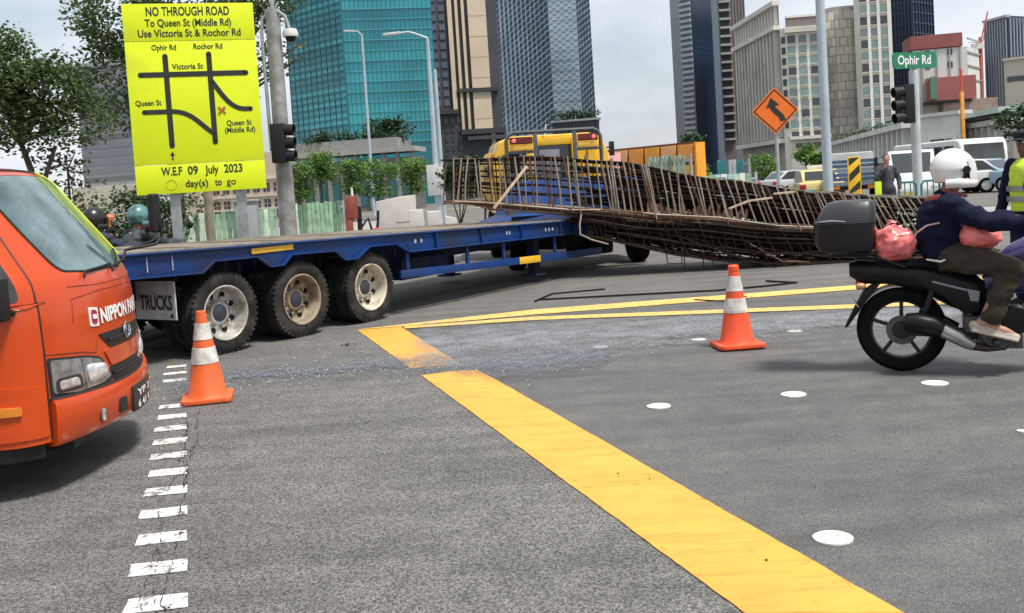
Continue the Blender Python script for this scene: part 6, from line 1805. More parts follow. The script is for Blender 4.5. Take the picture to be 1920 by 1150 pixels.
tag(MB().lathe([(0, -.02), (.07, 0), (.085, .06), (.06, .11), (0, .12)], (q.x, 20.5, q.z - .05), Z_, 14).tube([(q.x, 20.5, 0), (q.x, 20.5, q.z - .04)], .02, 8).build('beacon_post', mat('beacon_orange', (.75, .17, .05), .45), smooth=True), 'small orange beacon post in front of the dark shrub', 'beacon')
for i, (u0, v0, u1, v1, lab) in enumerate(((540, 302, 582, 378, 'slim green tree right beside the signal pole'), (580, 285, 630, 345, 'small round tree second from the signal pole before the podium'), (640, 298, 682, 365, 'small tree left of the rusty red machine before the podium'), (678, 298, 742, 372, 'broad small tree above the rusty red machine'), (752, 298, 798, 362, 'small tree left of the tall lamp post'))):
    Yt = 58 + i; c = P((u0 + u1) / 2, 390, Yt); b0 = (c.x, Yt, 0)
    blo = [px_blob(b0, u0, v0, u1, (v0 * .4 + v1 * .6), Yt, .7), px_blob(b0, u0 + 4, (v0 + v1) / 2, u1 - 4, v1, Yt, .6)]
    tree('street_tree', lab, b0, [([(0, 0, 0), (0, 0, 1.2), (.02, 0, blo[1][0][2])], .07, .05)], blo, 260, 11, .17, M_LF2, 40 + i, .24, group='small trees before the teal tower')
for i, (u0, v0, u1, v1, Yt, lab) in enumerate(((1402, 290, 1456, 335, 62, 'round clipped tree left of the diamond sign post'), (1494, 272, 1532, 306, 66, 'round clipped tree right of the diamond sign post'), (1520, 288, 1548, 308, 64, 'small clipped bush left of the thick lamp post'), (1872, 190, 1960, 262, 48, 'dark tree at the right edge behind the officer'), (1282, 248, 1312, 292, 70, 'narrow dark tree at the end of the orange hoarding'), (1296, 305, 1322, 345, 50, 'small green bush between orange hoarding and teal fence'))):
    c = P((u0 + u1) / 2, 330, Yt); b0 = (c.x, Yt, 0)
    bl_ = px_blob(b0, u0, v0, u1, v1, Yt, .9)
    tree('clipped_tree' if i < 3 else 'street_tree', lab, b0, [([(0, 0, 0), (0, 0, max(.3, bl_[0][2] - .3))], .08, .06)], [bl_], 170, 10, .2, (M_LF2, M_LF2, M_LF2, M_LF3, M_LF3, M_LF2)[i], 60 + i, .16, group='trees across the junction')

# ================================================================ VEHICLES ACROSS THE JUNCTION
M_CGL = mat('car_glass', (.02, .025, .028), .08, spec=.8, coat=.5)
M_TAIL = mat('car_tail_red', (.4, .02, .02), .3)
def car(loc, rot, label, col, name='car', sc=1., van=False, sign=None):
    c = thing(name, label, 'van' if van else 'car', loc, rot, 'vehicles waiting across the junction')
    bm_ = mat('paint_' + label.replace(' ', '_')[:24], col, .3, var=.05, coat=.6)
    if van: low_, roof = [(-2.1, .75), (-2.15, 1.0), (-2.05, 1.05)], 1.85
    zr = 1.88 if van else 1.42
    prof = [(-2.15, .35), (-2.2, .62), (-2.1, .95), (2.0, .88), (2.18, .70), (2.15, .35)] if not van else [(-2.1, .35), (-2.15, .7), (-2.1, 1.05), (1.5, 1.05), (2.1, .88), (2.2, .6), (2.15, .35)]
    secs = MB().prism(prof, (0, 0, 0), X_, Z_, Y_, -.85, .85).build('body', bm_, c, bevel=.09, seg=3)
    top = [(-1.9, .94), (-1.35, zr - .03), (-.6, zr), (.35, zr - .03), (1.15, .90)] if not van else [(-2.08, 1.03), (-2.0, zr - .05), (-1.7, zr), (.7, zr - .02), (1.5, 1.04)]
    MB().prism(top, (0, 0, 0), X_, Z_, Y_, -.70, .70).build('cabin', bm_, c, bevel=.06, seg=3)
    k = [(x * .9 - .03, .97 + (z - .94) * .86) for x, z in top] if not van else [(x * .93, 1.08 + (z - 1.03) * .82) for x, z in top]
    MB().prism(k, (0, 0, 0), X_, Z_, Y_, -.712, .712).build('side_window', M_CGL, c)
    for i0, i1, nm in ((0, 1, 'rear_window'), (3, 4, 'windscreen')):
        a, b = V((top[i0][0], top[i0][1])), V((top[i1][0], top[i1][1])); d = (b - a).normalized(); nn = V((-d.y, d.x)); 
        a2, b2 = a.lerp(b, .12), a.lerp(b, .88)
        mb = MB(); mb.add([(p.x + nn.x * o, y, p.y + nn.y * o) for o in (.012, -.01) for p, y in ((a2, -.60), (a2, .60), (b2, .54), (b2, -.54))], [(0, 1, 2, 3), (4, 7, 6, 5), (0, 4, 5, 1), (1, 5, 6, 2), (2, 6, 7, 3), (3, 7, 4, 0)])
        mb.build(nm, M_CGL, c)
    for x in (-1.35, 1.35):
        for s in (-1, 1):
            w_ = MB().lathe([(.2, .0), (.3, 0), (.32, .03), (.32, .17), (.3, .2), (.2, .2)], (x, s * .87, .32), (0, -s, 0), 20, loop=True).build('wheel', M_RUBD, c, smooth=True)
            MB().lathe([(.21, .01), (.1, .02), (0, .0)], (x, s * .87, .32), (0, -s, 0), 16).build('rim', M_RIM, w_, smooth=True)
    for s in (-1, 1):
        MB().bb(-2.215, -2.10, s * .72 - .12, s * .72 + .12, .68, .86).build('tail_lamp', M_TAIL, c, bevel=.02)
        MB().bb(2.05, 2.19, s * .65 - .15, s * .65 + .15, .60, .74).build('headlamp', MATS['lamp_white'], c, bevel=.02)
    MB().bb(-2.225, -2.19, -.26, .26, .52, .64).build('number_plate', mat('car_plate', (.6, .45, .08), .5), c)
    MB().bb(2.16, 2.20, -.26, .26, .42, .54).build('number_plate', MATS['car_plate'], c)
    if sign: MB().bb(-.25, -.05, -.3, .3, zr, zr + .16).build('roof_sign', sign, c, bevel=.02)
    c.scale = (sc,) * 3
    return c
def at_g(u, v, Y): q = P(u, v, Y); return (q.x, Y, 0)
car(at_g(1707, 320, 33), R(-110), 'white van with dark windscreen behind the street name post', (.66, .66, .63), van=True)
car(at_g(1527, 330, 40), R(80), 'yellow taxi beyond the teal railing', (.60, .50, .20), sign=M_WHITE)
car(at_g(1846, 325, 42), R(-60), 'pale blue car in front of the white coach', (.28, .40, .50))
car(at_g(1500, 345, 55), R(20), 'silver car left of the thick lamp post', (.45, .47, .48))
car(at_g(1775, 345, 42), R(170), 'white car side on and partly hidden by the rider helmet', (.6, .6, .6))
# blue lorry seen from behind
lq = P(1600, 330, 36)
lo_ = thing('lorry', 'blue slat sided lorry behind the black and yellow board', 'lorry', (lq.x, 36, 0), R(-19), 'vehicles waiting across the junction')
M_LBL = mat('lorry_blue', (.07, .12, .22), .6, var=.3, scale=4)
ltz = P(1600, 298, 36).z
for i in range(6):
    z0 = .75 + i * (ltz - .75) / 6
    MB().bb(-.82, .82, -.03, .03, z0 + .015, z0 + (ltz - .75) / 6 - .03).build('slat', M_LBL if i % 3 else mat('lorry_grey', (.22, .26, .30), .6, var=.2), lo_)
for x in (-.80, 0, .80): MB().bb(x - .05, x + .05, -.06, -.032, .7, ltz).build('stake', M_BLK, lo_)
MB().bb(-.85, .85, .05, 3.4, .62, .74).build('deck', M_BLK, lo_); MB().bb(-.82, -.78, .05, 3.4, .75, ltz).build('side', M_LBL, lo_); MB().bb(.78, .82, .05, 3.4, .75, ltz).build('side', M_LBL, lo_)
MB().bb(-.8, .8, 3.5, 4.9, .5, 2.0).build('cab', mat('lorry_cab', (.5, .5, .5), .4), lo_, bevel=.08)
for s in (-1, 1):
    MB().bb(s * .62 - .14, s * .62 + .14, -.07, -.035, .62, .74).build('tail_lamp', mat('amber_lens'), lo_)
    for y in (.8, 4.1): MB().lathe([(.2, 0), (.36, 0), (.38, .04), (.38, .2), (.36, .24), (.2, .24)], (s * .85, y, .38), (-s, 0, 0), 20, loop=True).build('wheel', M_RUBD, lo_, smooth=True)
# white coach
ca_, cb_ = P(1846, 300, 50), P(1690, 300, 58)
co = thing('coach', 'white coach with dark windows and red band behind the rider', 'bus', (ca_.x, 50, 0), math.atan2(ca_.y - cb_.y, ca_.x - cb_.x) - R(0), 'vehicles waiting across the junction')
cz = P(1848, 258, 50).z
M_CO = mat('coach_white', (.74, .74, .72), .35, coat=.4, var=.04)
co.rotation_euler = (0, 0, R(-90))
cpr = [(.0, .35), (.05, 1.2), (-.02, cz - .45), (-.22, cz - .06), (-.6, cz), (-8.6, cz), (-8.8, cz - .2), (-8.8, .35)]
MB().prism(cpr, (0, 0, 0), X_, Z_, Y_, -1.2, 1.2).build('body', M_CO, co, bevel=.12, seg=3)
MB().add([(.045, -1.02, 1.35), (.045, 1.02, 1.35), (-.08, 1.0, cz - .28), (-.08, -1.0, cz - .28)], [(0, 1, 2, 3)]).build('windscreen', mat('coach_glass', (.075, .08, .085), .15, spec=.7), co)
for v in co.children:
    if v.name.startswith('windscreen'): v.location.x = .035
for i in range(6): MB().bb(-.75 - i * 1.32 - 1.2, -.75 - i * 1.32, -1.215, -1.20, 1.35, cz - .3).build('side_window', M_CGL, co, bevel=.004)
MB().bb(-8.5, -.1, -1.216, -1.202, .95, 1.18).build('red_band', mat('coach_red', (.5, .06, .05), .4), co); MB().bb(.02, .075, -1.05, 1.05, .98, 1.16).build('red_band', mat('coach_red'), co, bevel=.01)
for x in (-1.6, -7.0):
    for s in (-1, 1): MB().lathe([(.28, 0), (.48, 0), (.5, .05), (.5, .22), (.28, .25)], (x, s * 1.215, .5), (0, -s, 0), 22, loop=True).build('wheel', M_RUBD, co, smooth=True)

# ================================================================ BUILDINGS
class Bld:
    """a block standing on the footprint pts (left to right as seen), dep metres deep"""
    def __init__(s, name, label, pts, z1, m, dep=20., z0=0., wall=True, group='city buildings across the junction'):
        s.p = [V((a.x, a.y, 0)) for a in pts]
        s.t = thing(name, label, 'building', s.p[0], 0, group)
        s.z0, s.z1 = z0, z1
        if wall:
            fp = [(q.x, q.y) for q in s.p] + [(q.x * 1.0 + (q.x / q.y) * dep, q.y + dep) for q in reversed(s.p)]
            s.wall = MB().prism(fp, (0, 0, 0), X_, Y_, Z_, z0, z1).build('wall', m, s.t, world=True)
    def fr(s, i):
        a, b = s.p[i], s.p[i + 1]; d = b - a; L_ = d.length; d = d / L_
        return a, d, V((d.y, -d.x, 0)), L_
    def box(s, mb, i, s0, s1, z0, z1, d0, d1):
        a, d, n, L_ = s.fr(i)
        mb.add([a + d * q + n * e + V((0, 0, z)) for q in (s0, s1) for e in (d0, d1) for z in (z0, z1)], [(0, 1, 3, 2), (4, 6, 7, 5), (0, 4, 5, 1), (2, 3, 7, 6), (0, 2, 6, 4), (1, 5, 7, 3)])
    def part(s, name, m, i, s0, s1, z0, z1, d0=.0, d1=.12, par=None):
        mb = MB(); s.box(mb, i, s0, s1, z0, z1, d0 - .0, d1); return mb.build(name, m, par or s.t, world=True)
    def grid(s, name, m, i, ss, zs, w, h, d0=.02, d1=.10, par=None, frame=None):
        """alike pieces at the given centres, sharing one mesh per material"""
        a, d, n, L_ = s.fr(i); ang = math.atan2(d.y, d.x); ms = m if isinstance(m, list) else [m]; src = {}
        rn = random.Random(len(ss) * 7 + len(zs))
        for q in ss:
            for z in zs:
                mm = rn.choice(ms); loc = a + d * q + V((0, 0, z)) - s.p[0]
                if mm.name not in src:
                    o = MB().bb(-w / 2, w / 2, -d1, -d0, -h / 2, h / 2).build(name, mm, par or s.t); o.location = loc; o.rotation_euler = (0, 0, ang); src[mm.name] = o
                else: o = inst(src[mm.name], par or s.t, loc, ang, name)
    def joined(s, name, m, boxes):
        mb = MB()
        for b in boxes: s.box(mb, *b)
        o = mb.build(name, m, s.t, world=True, weld=False); o['kind'] = 'stuff'; return o
def zat(u, v, Y): return P(u, v, Y).z
fr_ = lambda n, a, b: [a + (b - a) * (i + .5) / n for i in range(n)]
M_W_D = mat('window_dark', (.030, .035, .042), .15, spec=.7, var=.4, scale=.4); M_W_G = mat('window_green', (.16, .24, .22), .2, spec=.7, var=.3, scale=.4); M_W_L = mat('window_grey', (.13, .16, .17), .2, spec=.7, var=.3, scale=.4)

# striped grey block far left
M_GRY = mat('block_grey', (.30, .32, .34), .7, var=.1, scale=.2)
B = Bld('office_block', 'grey horizontally banded block between the trees on the left', [P(150, 250, 150), P(262, 250, 146)], zat(200, 118, 150), M_GRY)
a, d, n_, L_ = B.fr(0)
zb_ = zat(200, 345, 148)
B.grid('window_band', [mat('band_dark', (.12, .135, .15), .3), mat('band_mid', (.18, .20, .22), .3)], 0, [L_ / 2], fr_(14, zb_, B.z1 - .5), L_ * .98, .75)
B.part('podium', mat('podium_cream', (.55, .52, .42), .8), 0, -.6, L_ + 2, 0, zb_ - .3, 0, 2.0)
# beige block behind the sign posts
M_BEI = mat('block_beige', (.56, .47, .36), .8, var=.1, scale=.3)
B = Bld('shop_block', 'beige low block with dark square windows under the yellow sign', [P(322, 380, 92), P(535, 380, 88)], zat(430, 292, 90), M_BEI, 12)
a, d, n_, L_ = B.fr(0)
zr = [zat(430, v, 90) for v in (356, 386, 404)]
ss = fr_(11, .2, L_ - .2)
for q in ss:
    for z in zr: pass
B.grid('window', M_W_D, 0, ss, zr, .62, .78, .01, .06); 
src = None
for q in ss:
    for z in zr: 
        loc = a + d * q + V((0, 0, z)) - B.p[0]
        if src is None:
            src = MB().bb(-.02, .02, -.09, -.062, -.39, .39); src.bb(-.31, .31, -.09, -.062, -.02, .02); src = src.build('glazing_bar', M_BEI, B.t); src.location = loc; src.rotation_euler = (0, 0, math.atan2(d.y, d.x))
        else: inst(src, B.t, loc, math.atan2(d.y, d.x))
for z in [zat(430, v, 90) for v in (340, 371, 395)]: B.part('cornice', mat('cornice_cream', (.62, .55, .45), .8), 0, 0, L_, z - .08, z + .08, 0, .18)
B.part('gable', M_BEI, 0, 2.2, 4.2, 0, zat(360, 362, 90), .0, 1.4)

# teal glass tower
M_T = [mat('teal_glass_a', (.02, .205, .245), .1, .35, var=.35, scale=.12, spec=.8), mat('teal_glass_b', (.028, .265, .30), .1, .35, var=.35, scale=.12, spec=.8), mat('teal_glass_c', (.014, .16, .195), .1, .35, var=.35, scale=.12, spec=.8)]
M_TD = mat('teal_mullion', (.013, .14, .165), .4, .2); M_TW = mat('teal_pale_line', (.045, .27, .30), .4)
zp_ = zat(680, 268, 118); zT = zat(680, -70, 118)
B = Bld('glass_tower', 'wide teal glass tower filling the left centre of the skyline', [P(548, 200, 128), P(652, 200, 120), P(820, 200, 122)], zT, M_T[2], 25)
for f_, nfl in ((0, 26), (1, 17)):
    a, d, n_, L_ = B.fr(f_)
    zs = [zp_ + (zT - zp_) * i / nfl for i in range(nfl + 1)]
    rn = random.Random(f_)
    for i in range(nfl):
        B.part('glass_band', rn.choice(M_T), f_, .03, L_ - .03, zs[i] + .05, zs[i + 1] - .05, .02, .05 + rn.uniform(0, .03))
    nm = int(L_ / (1.1 if f_ == 0 else .52))
    B.joined('mullion_grid', M_TD, [(f_, L_ * i / nm - .03, L_ * i / nm + .03, zp_, zT, .0, .13) for i in range(nm + 1)])
    B.joined('floor_line', M_TD if f_ == 0 else M_TW, [(f_, 0, L_, z - .06, z + .06, .0, .17) for z in zs] + ([(f_, 0, L_, z - .03 + .6, z + .03 + .6, 0, .15) for z in zs] if f_ == 0 else []))
B.part('corner_fin', M_TD, 1, -.12, .12, zp_, zT, .0, .3)
# podium of the tower
M_PD = mat('podium_stone', (.17, .17, .16), .8, var=.2, scale=.4)
B2 = Bld('podium_block', 'dark grey terraced podium with planting below the teal tower', [P(548, 330, 96), P(796, 330, 94)], zat(680, 300, 95), M_PD, 16)
a, d, n_, L_ = B2.fr(0)
z1 = zat(680, 283, 95); z2 = zat(680, 262, 96)
B2.part('terrace_slab', mat('slab_grey', (.30, .30, .28), .8, var=.15), 0, -.3, L_ * .95, z1 - .35, z1 + .12, -4, .8)
B2.part('terrace_wall', mat('terrace_grey', (.24, .24, .23), .8, var=.15), 0, .4, L_ * .80, z1 + .13, z2, -6, -.6)
B2.grid('column', mat('column_grey', (.22, .22, .21), .8), 0, fr_(9, .4, L_ - .4), [z1 / 2 - .1], .35, z1 - .6, .02, .35)
B2.grid('shop_window', mat('shop_teal', (.02, .13, .15), .15, spec=.8), 0, fr_(8, 1.0, L_ - 1.0), [1.7], .95, 2.4, .0, .06)
vs, fs = crown([((P(u, 255, 97).x, 97, z2 + .25), (1.4, .8, .55)) for u in (592, 620, 645, 668, 690, 712, 735)] + [((P(u, 240, 99).x, 99, zat(u, 240, 99)), (1.1, .8, .9)) for u in (708, 730, 748)], 420, 10, .34, 77, .3)
me = bpy.data.meshes.new('terrace_planting'); me.from_pydata([V(v) - B2.p[0] for v in vs], [], fs); me.update(); o = obj('terrace_planting', me, M_LF3, B2.t); o['kind'] = 'stuff'
MB().tube([P(590, 262, 97) - B2.p[0], P(590, 246, 97) - B2.p[0]], .05, 6).build('terrace_pole', M_STEEL, B2.t)

# dark tower with beige piers
M_DK = mat('tower_dark', (.045, .047, .055), .6, var=.2, scale=.3); M_BG = mat('pier_beige', (.56, .45, .33), .75, var=.1, scale=.3)
Yd = 150
B = Bld('pier_tower', 'dark stone tower with tall beige piers beside the teal tower', [P(806, 200, Yd), P(942, 200, Yd + 2)], zat(870, -80, Yd), M_DK, 20)
a, d, n_, L_ = B.fr(0); xs = lambda u: (u - 806) / 136 * L_
zs1, zs2, zs3 = zat(835, 208, Yd), zat(890, 168, Yd), zat(910, 240, Yd)
B.part('beige_pier', M_BG, 0, xs(803), xs(813), zs1, B.z1, 0, .5)
B.part('beige_pier', M_BG, 0, xs(849), xs(857), zs1, B.z1, 0, .5)
for u0, u1 in ((863, 868), (875, 880), (887, 921)):
    B.part('beige_pier', M_BG, 0, xs(u0), xs(u1), zs2 + .3, B.z1, 0, .45); B.part('beige_pier', M_BG, 0, xs(u0), xs(u1), zs3, zs2 - .3, 0, .45)
B.part('beige_pier', M_BG, 0, xs(917), xs(925), zat(920, 280, Yd), zs3 - .8, 0, .45)
B.part('dark_beam', mat('beam_dark', (.03, .03, .033), .6), 0, xs(858), xs(936), zs2 - .28, zs2 + .28, 0, .8); B.part('dark_beam', mat('beam_dark'), 0, xs(860), xs(945), zs3 - .8, zs3 - .05, 0, .9); B.part('dark_beam', mat('beam_dark'), 0, xs(806), xs(858), zs1 - .5, zs1 + .1, 0, .9)
B.grid('window', mat('tower_pane', (.06, .075, .11), .2, spec=.8, var=.4, scale=.3), 0, [xs(822), xs(838)], [zs1 + 1.2 + 1.42 * i for i in range(22)], .85, .85, .01, .12)
B.grid('window', mat('tower_pane_dim', (.022, .024, .032), .2, spec=.6), 0, [xs(u) for u in (822, 834, 846, 858)], [zs1 - 1.6 - 1.35 * i for i in range(6)], .55, .75, .01, .1)
B.grid('pier_joint', mat('pier_line', (.36, .29, .21), .8), 0, [xs(904)], [zs3 + 1.5 + 3.1 * i for i in range(9)], xs(33) - xs(0) if False else 2.6, .10, .45, .47)
B.part('upper_ledge', M_DK, 0, xs(870), xs(950), zat(900, 262, Yd), zat(900, 255, Yd), 0, 1.6)

# patterned blue glass tower
M_DG = mat('duo_glass', (.27, .35, .42), .15, .2, var=.3, scale=.15, spec=.8); M_DD = mat('duo_shade', (.022, .036, .062), .3, var=.3, scale=.3); M_DL = mat('duo_pale', (.34, .41, .46), .2, .2, var=.2, scale=.15)
Yd = 210; zd0, zd1 = zat(1020, 250, Yd), zat(1020, -90, Yd)
B = Bld('patterned_tower', 'blue grey glass tower with slanted honeycomb shades left of the sky gap', [P(930, 120, 220), P(1034, 120, Yd), P(1086, 120, Yd - 1), P(1112, 120, 216)], zd1, M_DG, 25)
for f_ in (0, 1, 2):
    a, d, n_, L_ = B.fr(f_); mb = MB()
    nx = {0: 13, 1: 7, 2: 5}[f_]; nz = 30; cx2 = L_ / nx; cz2 = (zd1 - zd0) / nz
    for i in range(nx):
        for j in range(nz):
            x0 = i * cx2; z0 = zd0 + (j + (.5 if i % 2 else 0)) * cz2
            if f_ == 1:
                B.box(mb, f_, x0 + .05 * cx2, x0 + .95 * cx2, z0, z0 + .12 * cz2, .02, .1); continue
            k = .30 + .55 * (i / max(1, nx - 1)) if f_ == 0 else .7
            pts_ = [(x0, z0), (x0 + cx2 * k, z0 + .30 * cz2), (x0 + cx2 * k, z0 + .95 * cz2), (x0 + cx2 * .12, z0 + .68 * cz2)]
            mb.add([a + d * min(max(p[0], 0), L_) + n_ * e + V((0, 0, p[1])) for e in (.02, .16) for p in pts_], [(0, 1, 2, 3), (7, 6, 5, 4), (0, 4, 5, 1), (1, 5, 6, 2), (2, 6, 7, 3), (3, 7, 4, 0)])
    o = mb.build('sun_shades', M_DD if f_ != 1 else mat('duo_line', (.14, .19, .24), .3), B.t, world=True, weld=False); o['kind'] = 'stuff'
a, d, n_, L_ = B.fr(1)
for i in range(18):
    z0 = zd0 + (zd1 - zd0) * i / 18; B.part('pale_band', M_DL, 1, 0, L_, z0 + .3, z0 + (zd1 - zd0) / 18 - .3, .0, .018)
B3 = Bld('terrace_block', 'dark low block with roof planting at the foot of the patterned tower', [P(1036, 240, 170), P(1124, 240, 168)], zat(1080, 226, 169), mat('terrace_dark', (.05, .055, .075), .5), 10)
a, d, n_, L_ = B3.fr(0)
B3.grid('louvre', mat('louvre_grey', (.11, .115, .14), .5), 0, fr_(12, 0, L_), [B3.z1 - 1.6], .10, 2.6, .02, .2)
B3.part('parapet', mat('parapet_pale', (.35, .36, .36), .7), 0, -.2, L_ + .2, B3.z1 - .15, B3.z1 + .2, -1, .4)
vs, fs = crown([((P(u, 216, 171).x, 171, B3.z1 + .7), (1.8, 1, .9)) for u in (1050, 1070, 1090, 1105)], 160, 8, .5, 9, .4)
me = bpy.data.meshes.new('roof_planting'); me.from_pydata([V(v) - B3.p[0] for v in vs], [], fs); me.update(); o = obj('roof_planting', me, M_LF3, B3.t); o['kind'] = 'stuff'

# towers right of the sky gap
M_LG = mat('slab_tower_grey', (.34, .36, .37), .6, var=.1, scale=.2); M_NV = mat('slab_tower_navy', (.012, .028, .060), .25, .1, var=.25, scale=.15, spec=.7)
Yd = 230; zA = zat(1280, -90, Yd)
B = Bld('slab_tower', 'pale tower with horizontal bands and a deep navy side right of the sky gap', [P(1262, 130, Yd + 4), P(1301, 130, Yd), P(1342, 130, Yd + 6)], zA, M_LG, 20)
a, d, n_, L_ = B.fr(0)
zz0 = zat(1280, 262, Yd)
B.grid('balcony_band', mat('band_bright', (.52, .55, .56), .6), 0, [L_ * .72], [zz0 + 1.3 * i for i in range(int((zA - zz0) / 1.3))], L_ * .52, .62, .0, .35)
B.grid('recess_band', mat('recess_grey', (.17, .19, .21), .5), 0, [L_ * .72], [zz0 + .65 + 1.3 * i for i in range(int((zA - zz0) / 1.3))], L_ * .50, .5, .0, .04)
a, d, n_, L_ = B.fr(1)
B.part('navy_face', M_NV, 1, .0, L_ * .99, 0, zA, .0, .15)
B.joined('navy_lines', mat('navy_line', (.03, .055, .10), .3), [(1, 0, L_, zz0 + 1.5 * i, zz0 + 1.5 * i + .12, .15, .2) for i in range(int((zA - zz0) / 1.5))])
M_BR = mat('balcony_brown', (.12, .105, .11), .7, var=.15, scale=.3)
B = Bld('balcony_tower', 'brown grey tower with a column of dark balconies left of the stone building', [P(1340, 130, 206), P(1352, 130, 204), P(1374, 130, 204), P(1402, 130, 210)], zat(1370, -90, 205), M_BR, 18)
B.part('edge_strip', mat('edge_pale', (.30, .34, .38), .5), 0, .05, B.fr(0)[3] - .02, 0, B.z1, .0, .12)
L_ = B.fr(1)[3]; zz0 = zat(1365, 262, 205)
B.grid('balcony', mat('balcony_pale', (.30, .29, .29), .7), 1, [L_ / 2], [zz0 + 1.75 * i for i in range(int((B.z1 - zz0) / 1.75))], L_ * .95, .42, .0, .8)
B.grid('balcony_void', mat('void_dark', (.018, .02, .024), .6), 1, [L_ / 2], [zz0 + .85 + 1.75 * i for i in range(int((B.z1 - zz0) / 1.75))], L_ * .8, 1.1, .0, .05)
L_ = B.fr(2)[3]
B.grid('pilaster', mat('pilaster_brown', (.16, .135, .14), .7), 2, fr_(5, 0, L_), [(zz0 + B.z1) / 2], .28, B.z1 - zz0, .0, .25)

# large stone building with green windows
M_ST = mat('stone_warm', (.56, .53, .46), .85, var=.14, scale=.25, dirt=(.36, .33, .28), damt=.3, dscale=.15); M_ST2 = mat('stone_grey', (.36, .345, .31), .85, var=.14, scale=.3); M_ST3 = mat('stone_pale', (.68, .655, .58), .8, var=.1, scale=.3)
M_WIN = [M_W_G, M_W_G, M_W_D, M_W_L]
ztL = zat(1465, 2, 152)
B = Bld('stone_building', 'large grey stone building with pilasters and green windows right of centre', [P(1386, 150, 176), P(1466, 150, 152)], ztL, M_ST2, 25)
a, d, n_, L_ = B.fr(0); zc = zat(1466, 52, 152)
zf = zat(1466, 262, 152)
B.grid('pilaster', M_ST, 0, fr_(13, 0, L_), [(zf + zc) / 2], .8, zc - zf - .6, .0, .7)
B.grid('upper_pier', M_ST3, 0, fr_(15, 0, L_), [(zc + ztL) / 2], .5, ztL - zc - 1.2, .0, .5)
for z in (zc, ztL - .3, zf - .2): B.part('cornice', M_ST3, 0, -.5, L_ + .5, z - .35, z + .35, .0, 1.1)
B.grid('slit_window', [M_W_D, M_W_D, M_W_L], 0, fr_(12, 1.0, L_ - 1.0), [zf + 1.6 + (zc - zf - 1.5) / 9 * i for i in range(9)], .95, 1.75, .0, .06)
# corner block with three window columns
zc2 = zat(1510, 52, 151)
C2 = Bld('stone_wing', 'paler stone wing with three columns of green windows left of the lamp post', [P(1466, 150, 151), P(1478, 150, 150.4), P(1548, 150, 150)], zc2, M_ST3, 20)
a, d, n_, L_ = C2.fr(1); xs2 = lambda u: (u - 1478) / 70 * L_
rows = [zat(1515, v, 150) for v in range(72, 252, 20)]
C2.grid('window', M_WIN, 1, [xs2(u) for u in (1487, 1508, 1529)], rows, 1.15, 1.2, .01, .09)
src = None
for u in (1487, 1508, 1529):
    for z in rows:
        loc = a + d * xs2(u) + V((0, 0, z - .62)) - C2.p[0]
        if src is None: src = MB().bb(-.6, .6, -.22, 0, -.06, .06).build('sill', M_ST, C2.t); src.location = loc; src.rotation_euler = (0, 0, math.atan2(d.y, d.x))
        else: inst(src, C2.t, loc, math.atan2(d.y, d.x))
C2.grid('window', M_W_D, 0, [C2.fr(0)[3] / 2], rows, .6, 1.0, .01, .09)
for z in (zc2 - .2, zat(1510, 46, 150) - .9): C2.part('cornice', M_ST, 1, -.4, L_ + .4, z - .2, z + .2, .0, .8)
C2.grid('baluster', mat('baluster_dark', (.20, .17, .16), .8), 1, fr_(22, 0, L_), [zc2 + .85], .24, 1.3, -.3, .0)
C2.part('balustrade_rail', M_ST3, 1, 0, L_, zc2 + 1.5, zc2 + 1.8, -.4, .1)
C2.part('ground_band', M_ST, 1, -.3, L_ + .3, zat(1510, 258, 150) - .25, zat(1510, 258, 150) + .25, 0, .9)
C2.grid('arch_window', M_W_D, 1, [xs2(u) for u in (1487, 1508, 1529)], [zat(1508, 243, 150) - .9], 1.1, 1.3, .01, .09)
C2.grid('awning', mat('awning_dark', (.05, .05, .05), .8), 1, fr_(8, xs2(1484), xs2(1540)), [zat(1508, 258, 150) - 1.2], .5, .7, .9, 1.5)
# plain curved centre laid in big stone blocks
zt3 = zat(1580, 10, 152)
C3 = Bld('stone_centre', 'plain stone block wall between the window wings of the big building', [P(1546, 150, 155), P(1570, 150, 153), P(1600, 150, 152.6), P(1622, 150, 154)], zt3, mat('mortar_grey', (.38, .36, .32), .9), 16)  # grey mortar showing in the joints between the stones
for f_ in (0, 1, 2):
    L_ = C3.fr(f_)[3]; nb_ = {0: 2, 1: 2, 2: 2}[f_]
    for ro in range(26):
        z0 = 5 + ro * 1.35
        if z0 + 1.3 > zt3: break
        off = (.5 if ro % 2 else 0) * L_ / nb_
        cuts = sorted(set([0, L_] + [min(L_, max(0, off + L_ / nb_ * k)) for k in range(nb_ + 1)]))
        for s0, s1 in zip(cuts, cuts[1:]):
            if s1 - s0 > .2: C3.part('stone', M_ST if (ro * 3 + f_ + int(s0 * 2)) % 4 else M_ST3, f_, s0 + .06, s1 - .06, z0, z0 + 1.24, .0, .10)
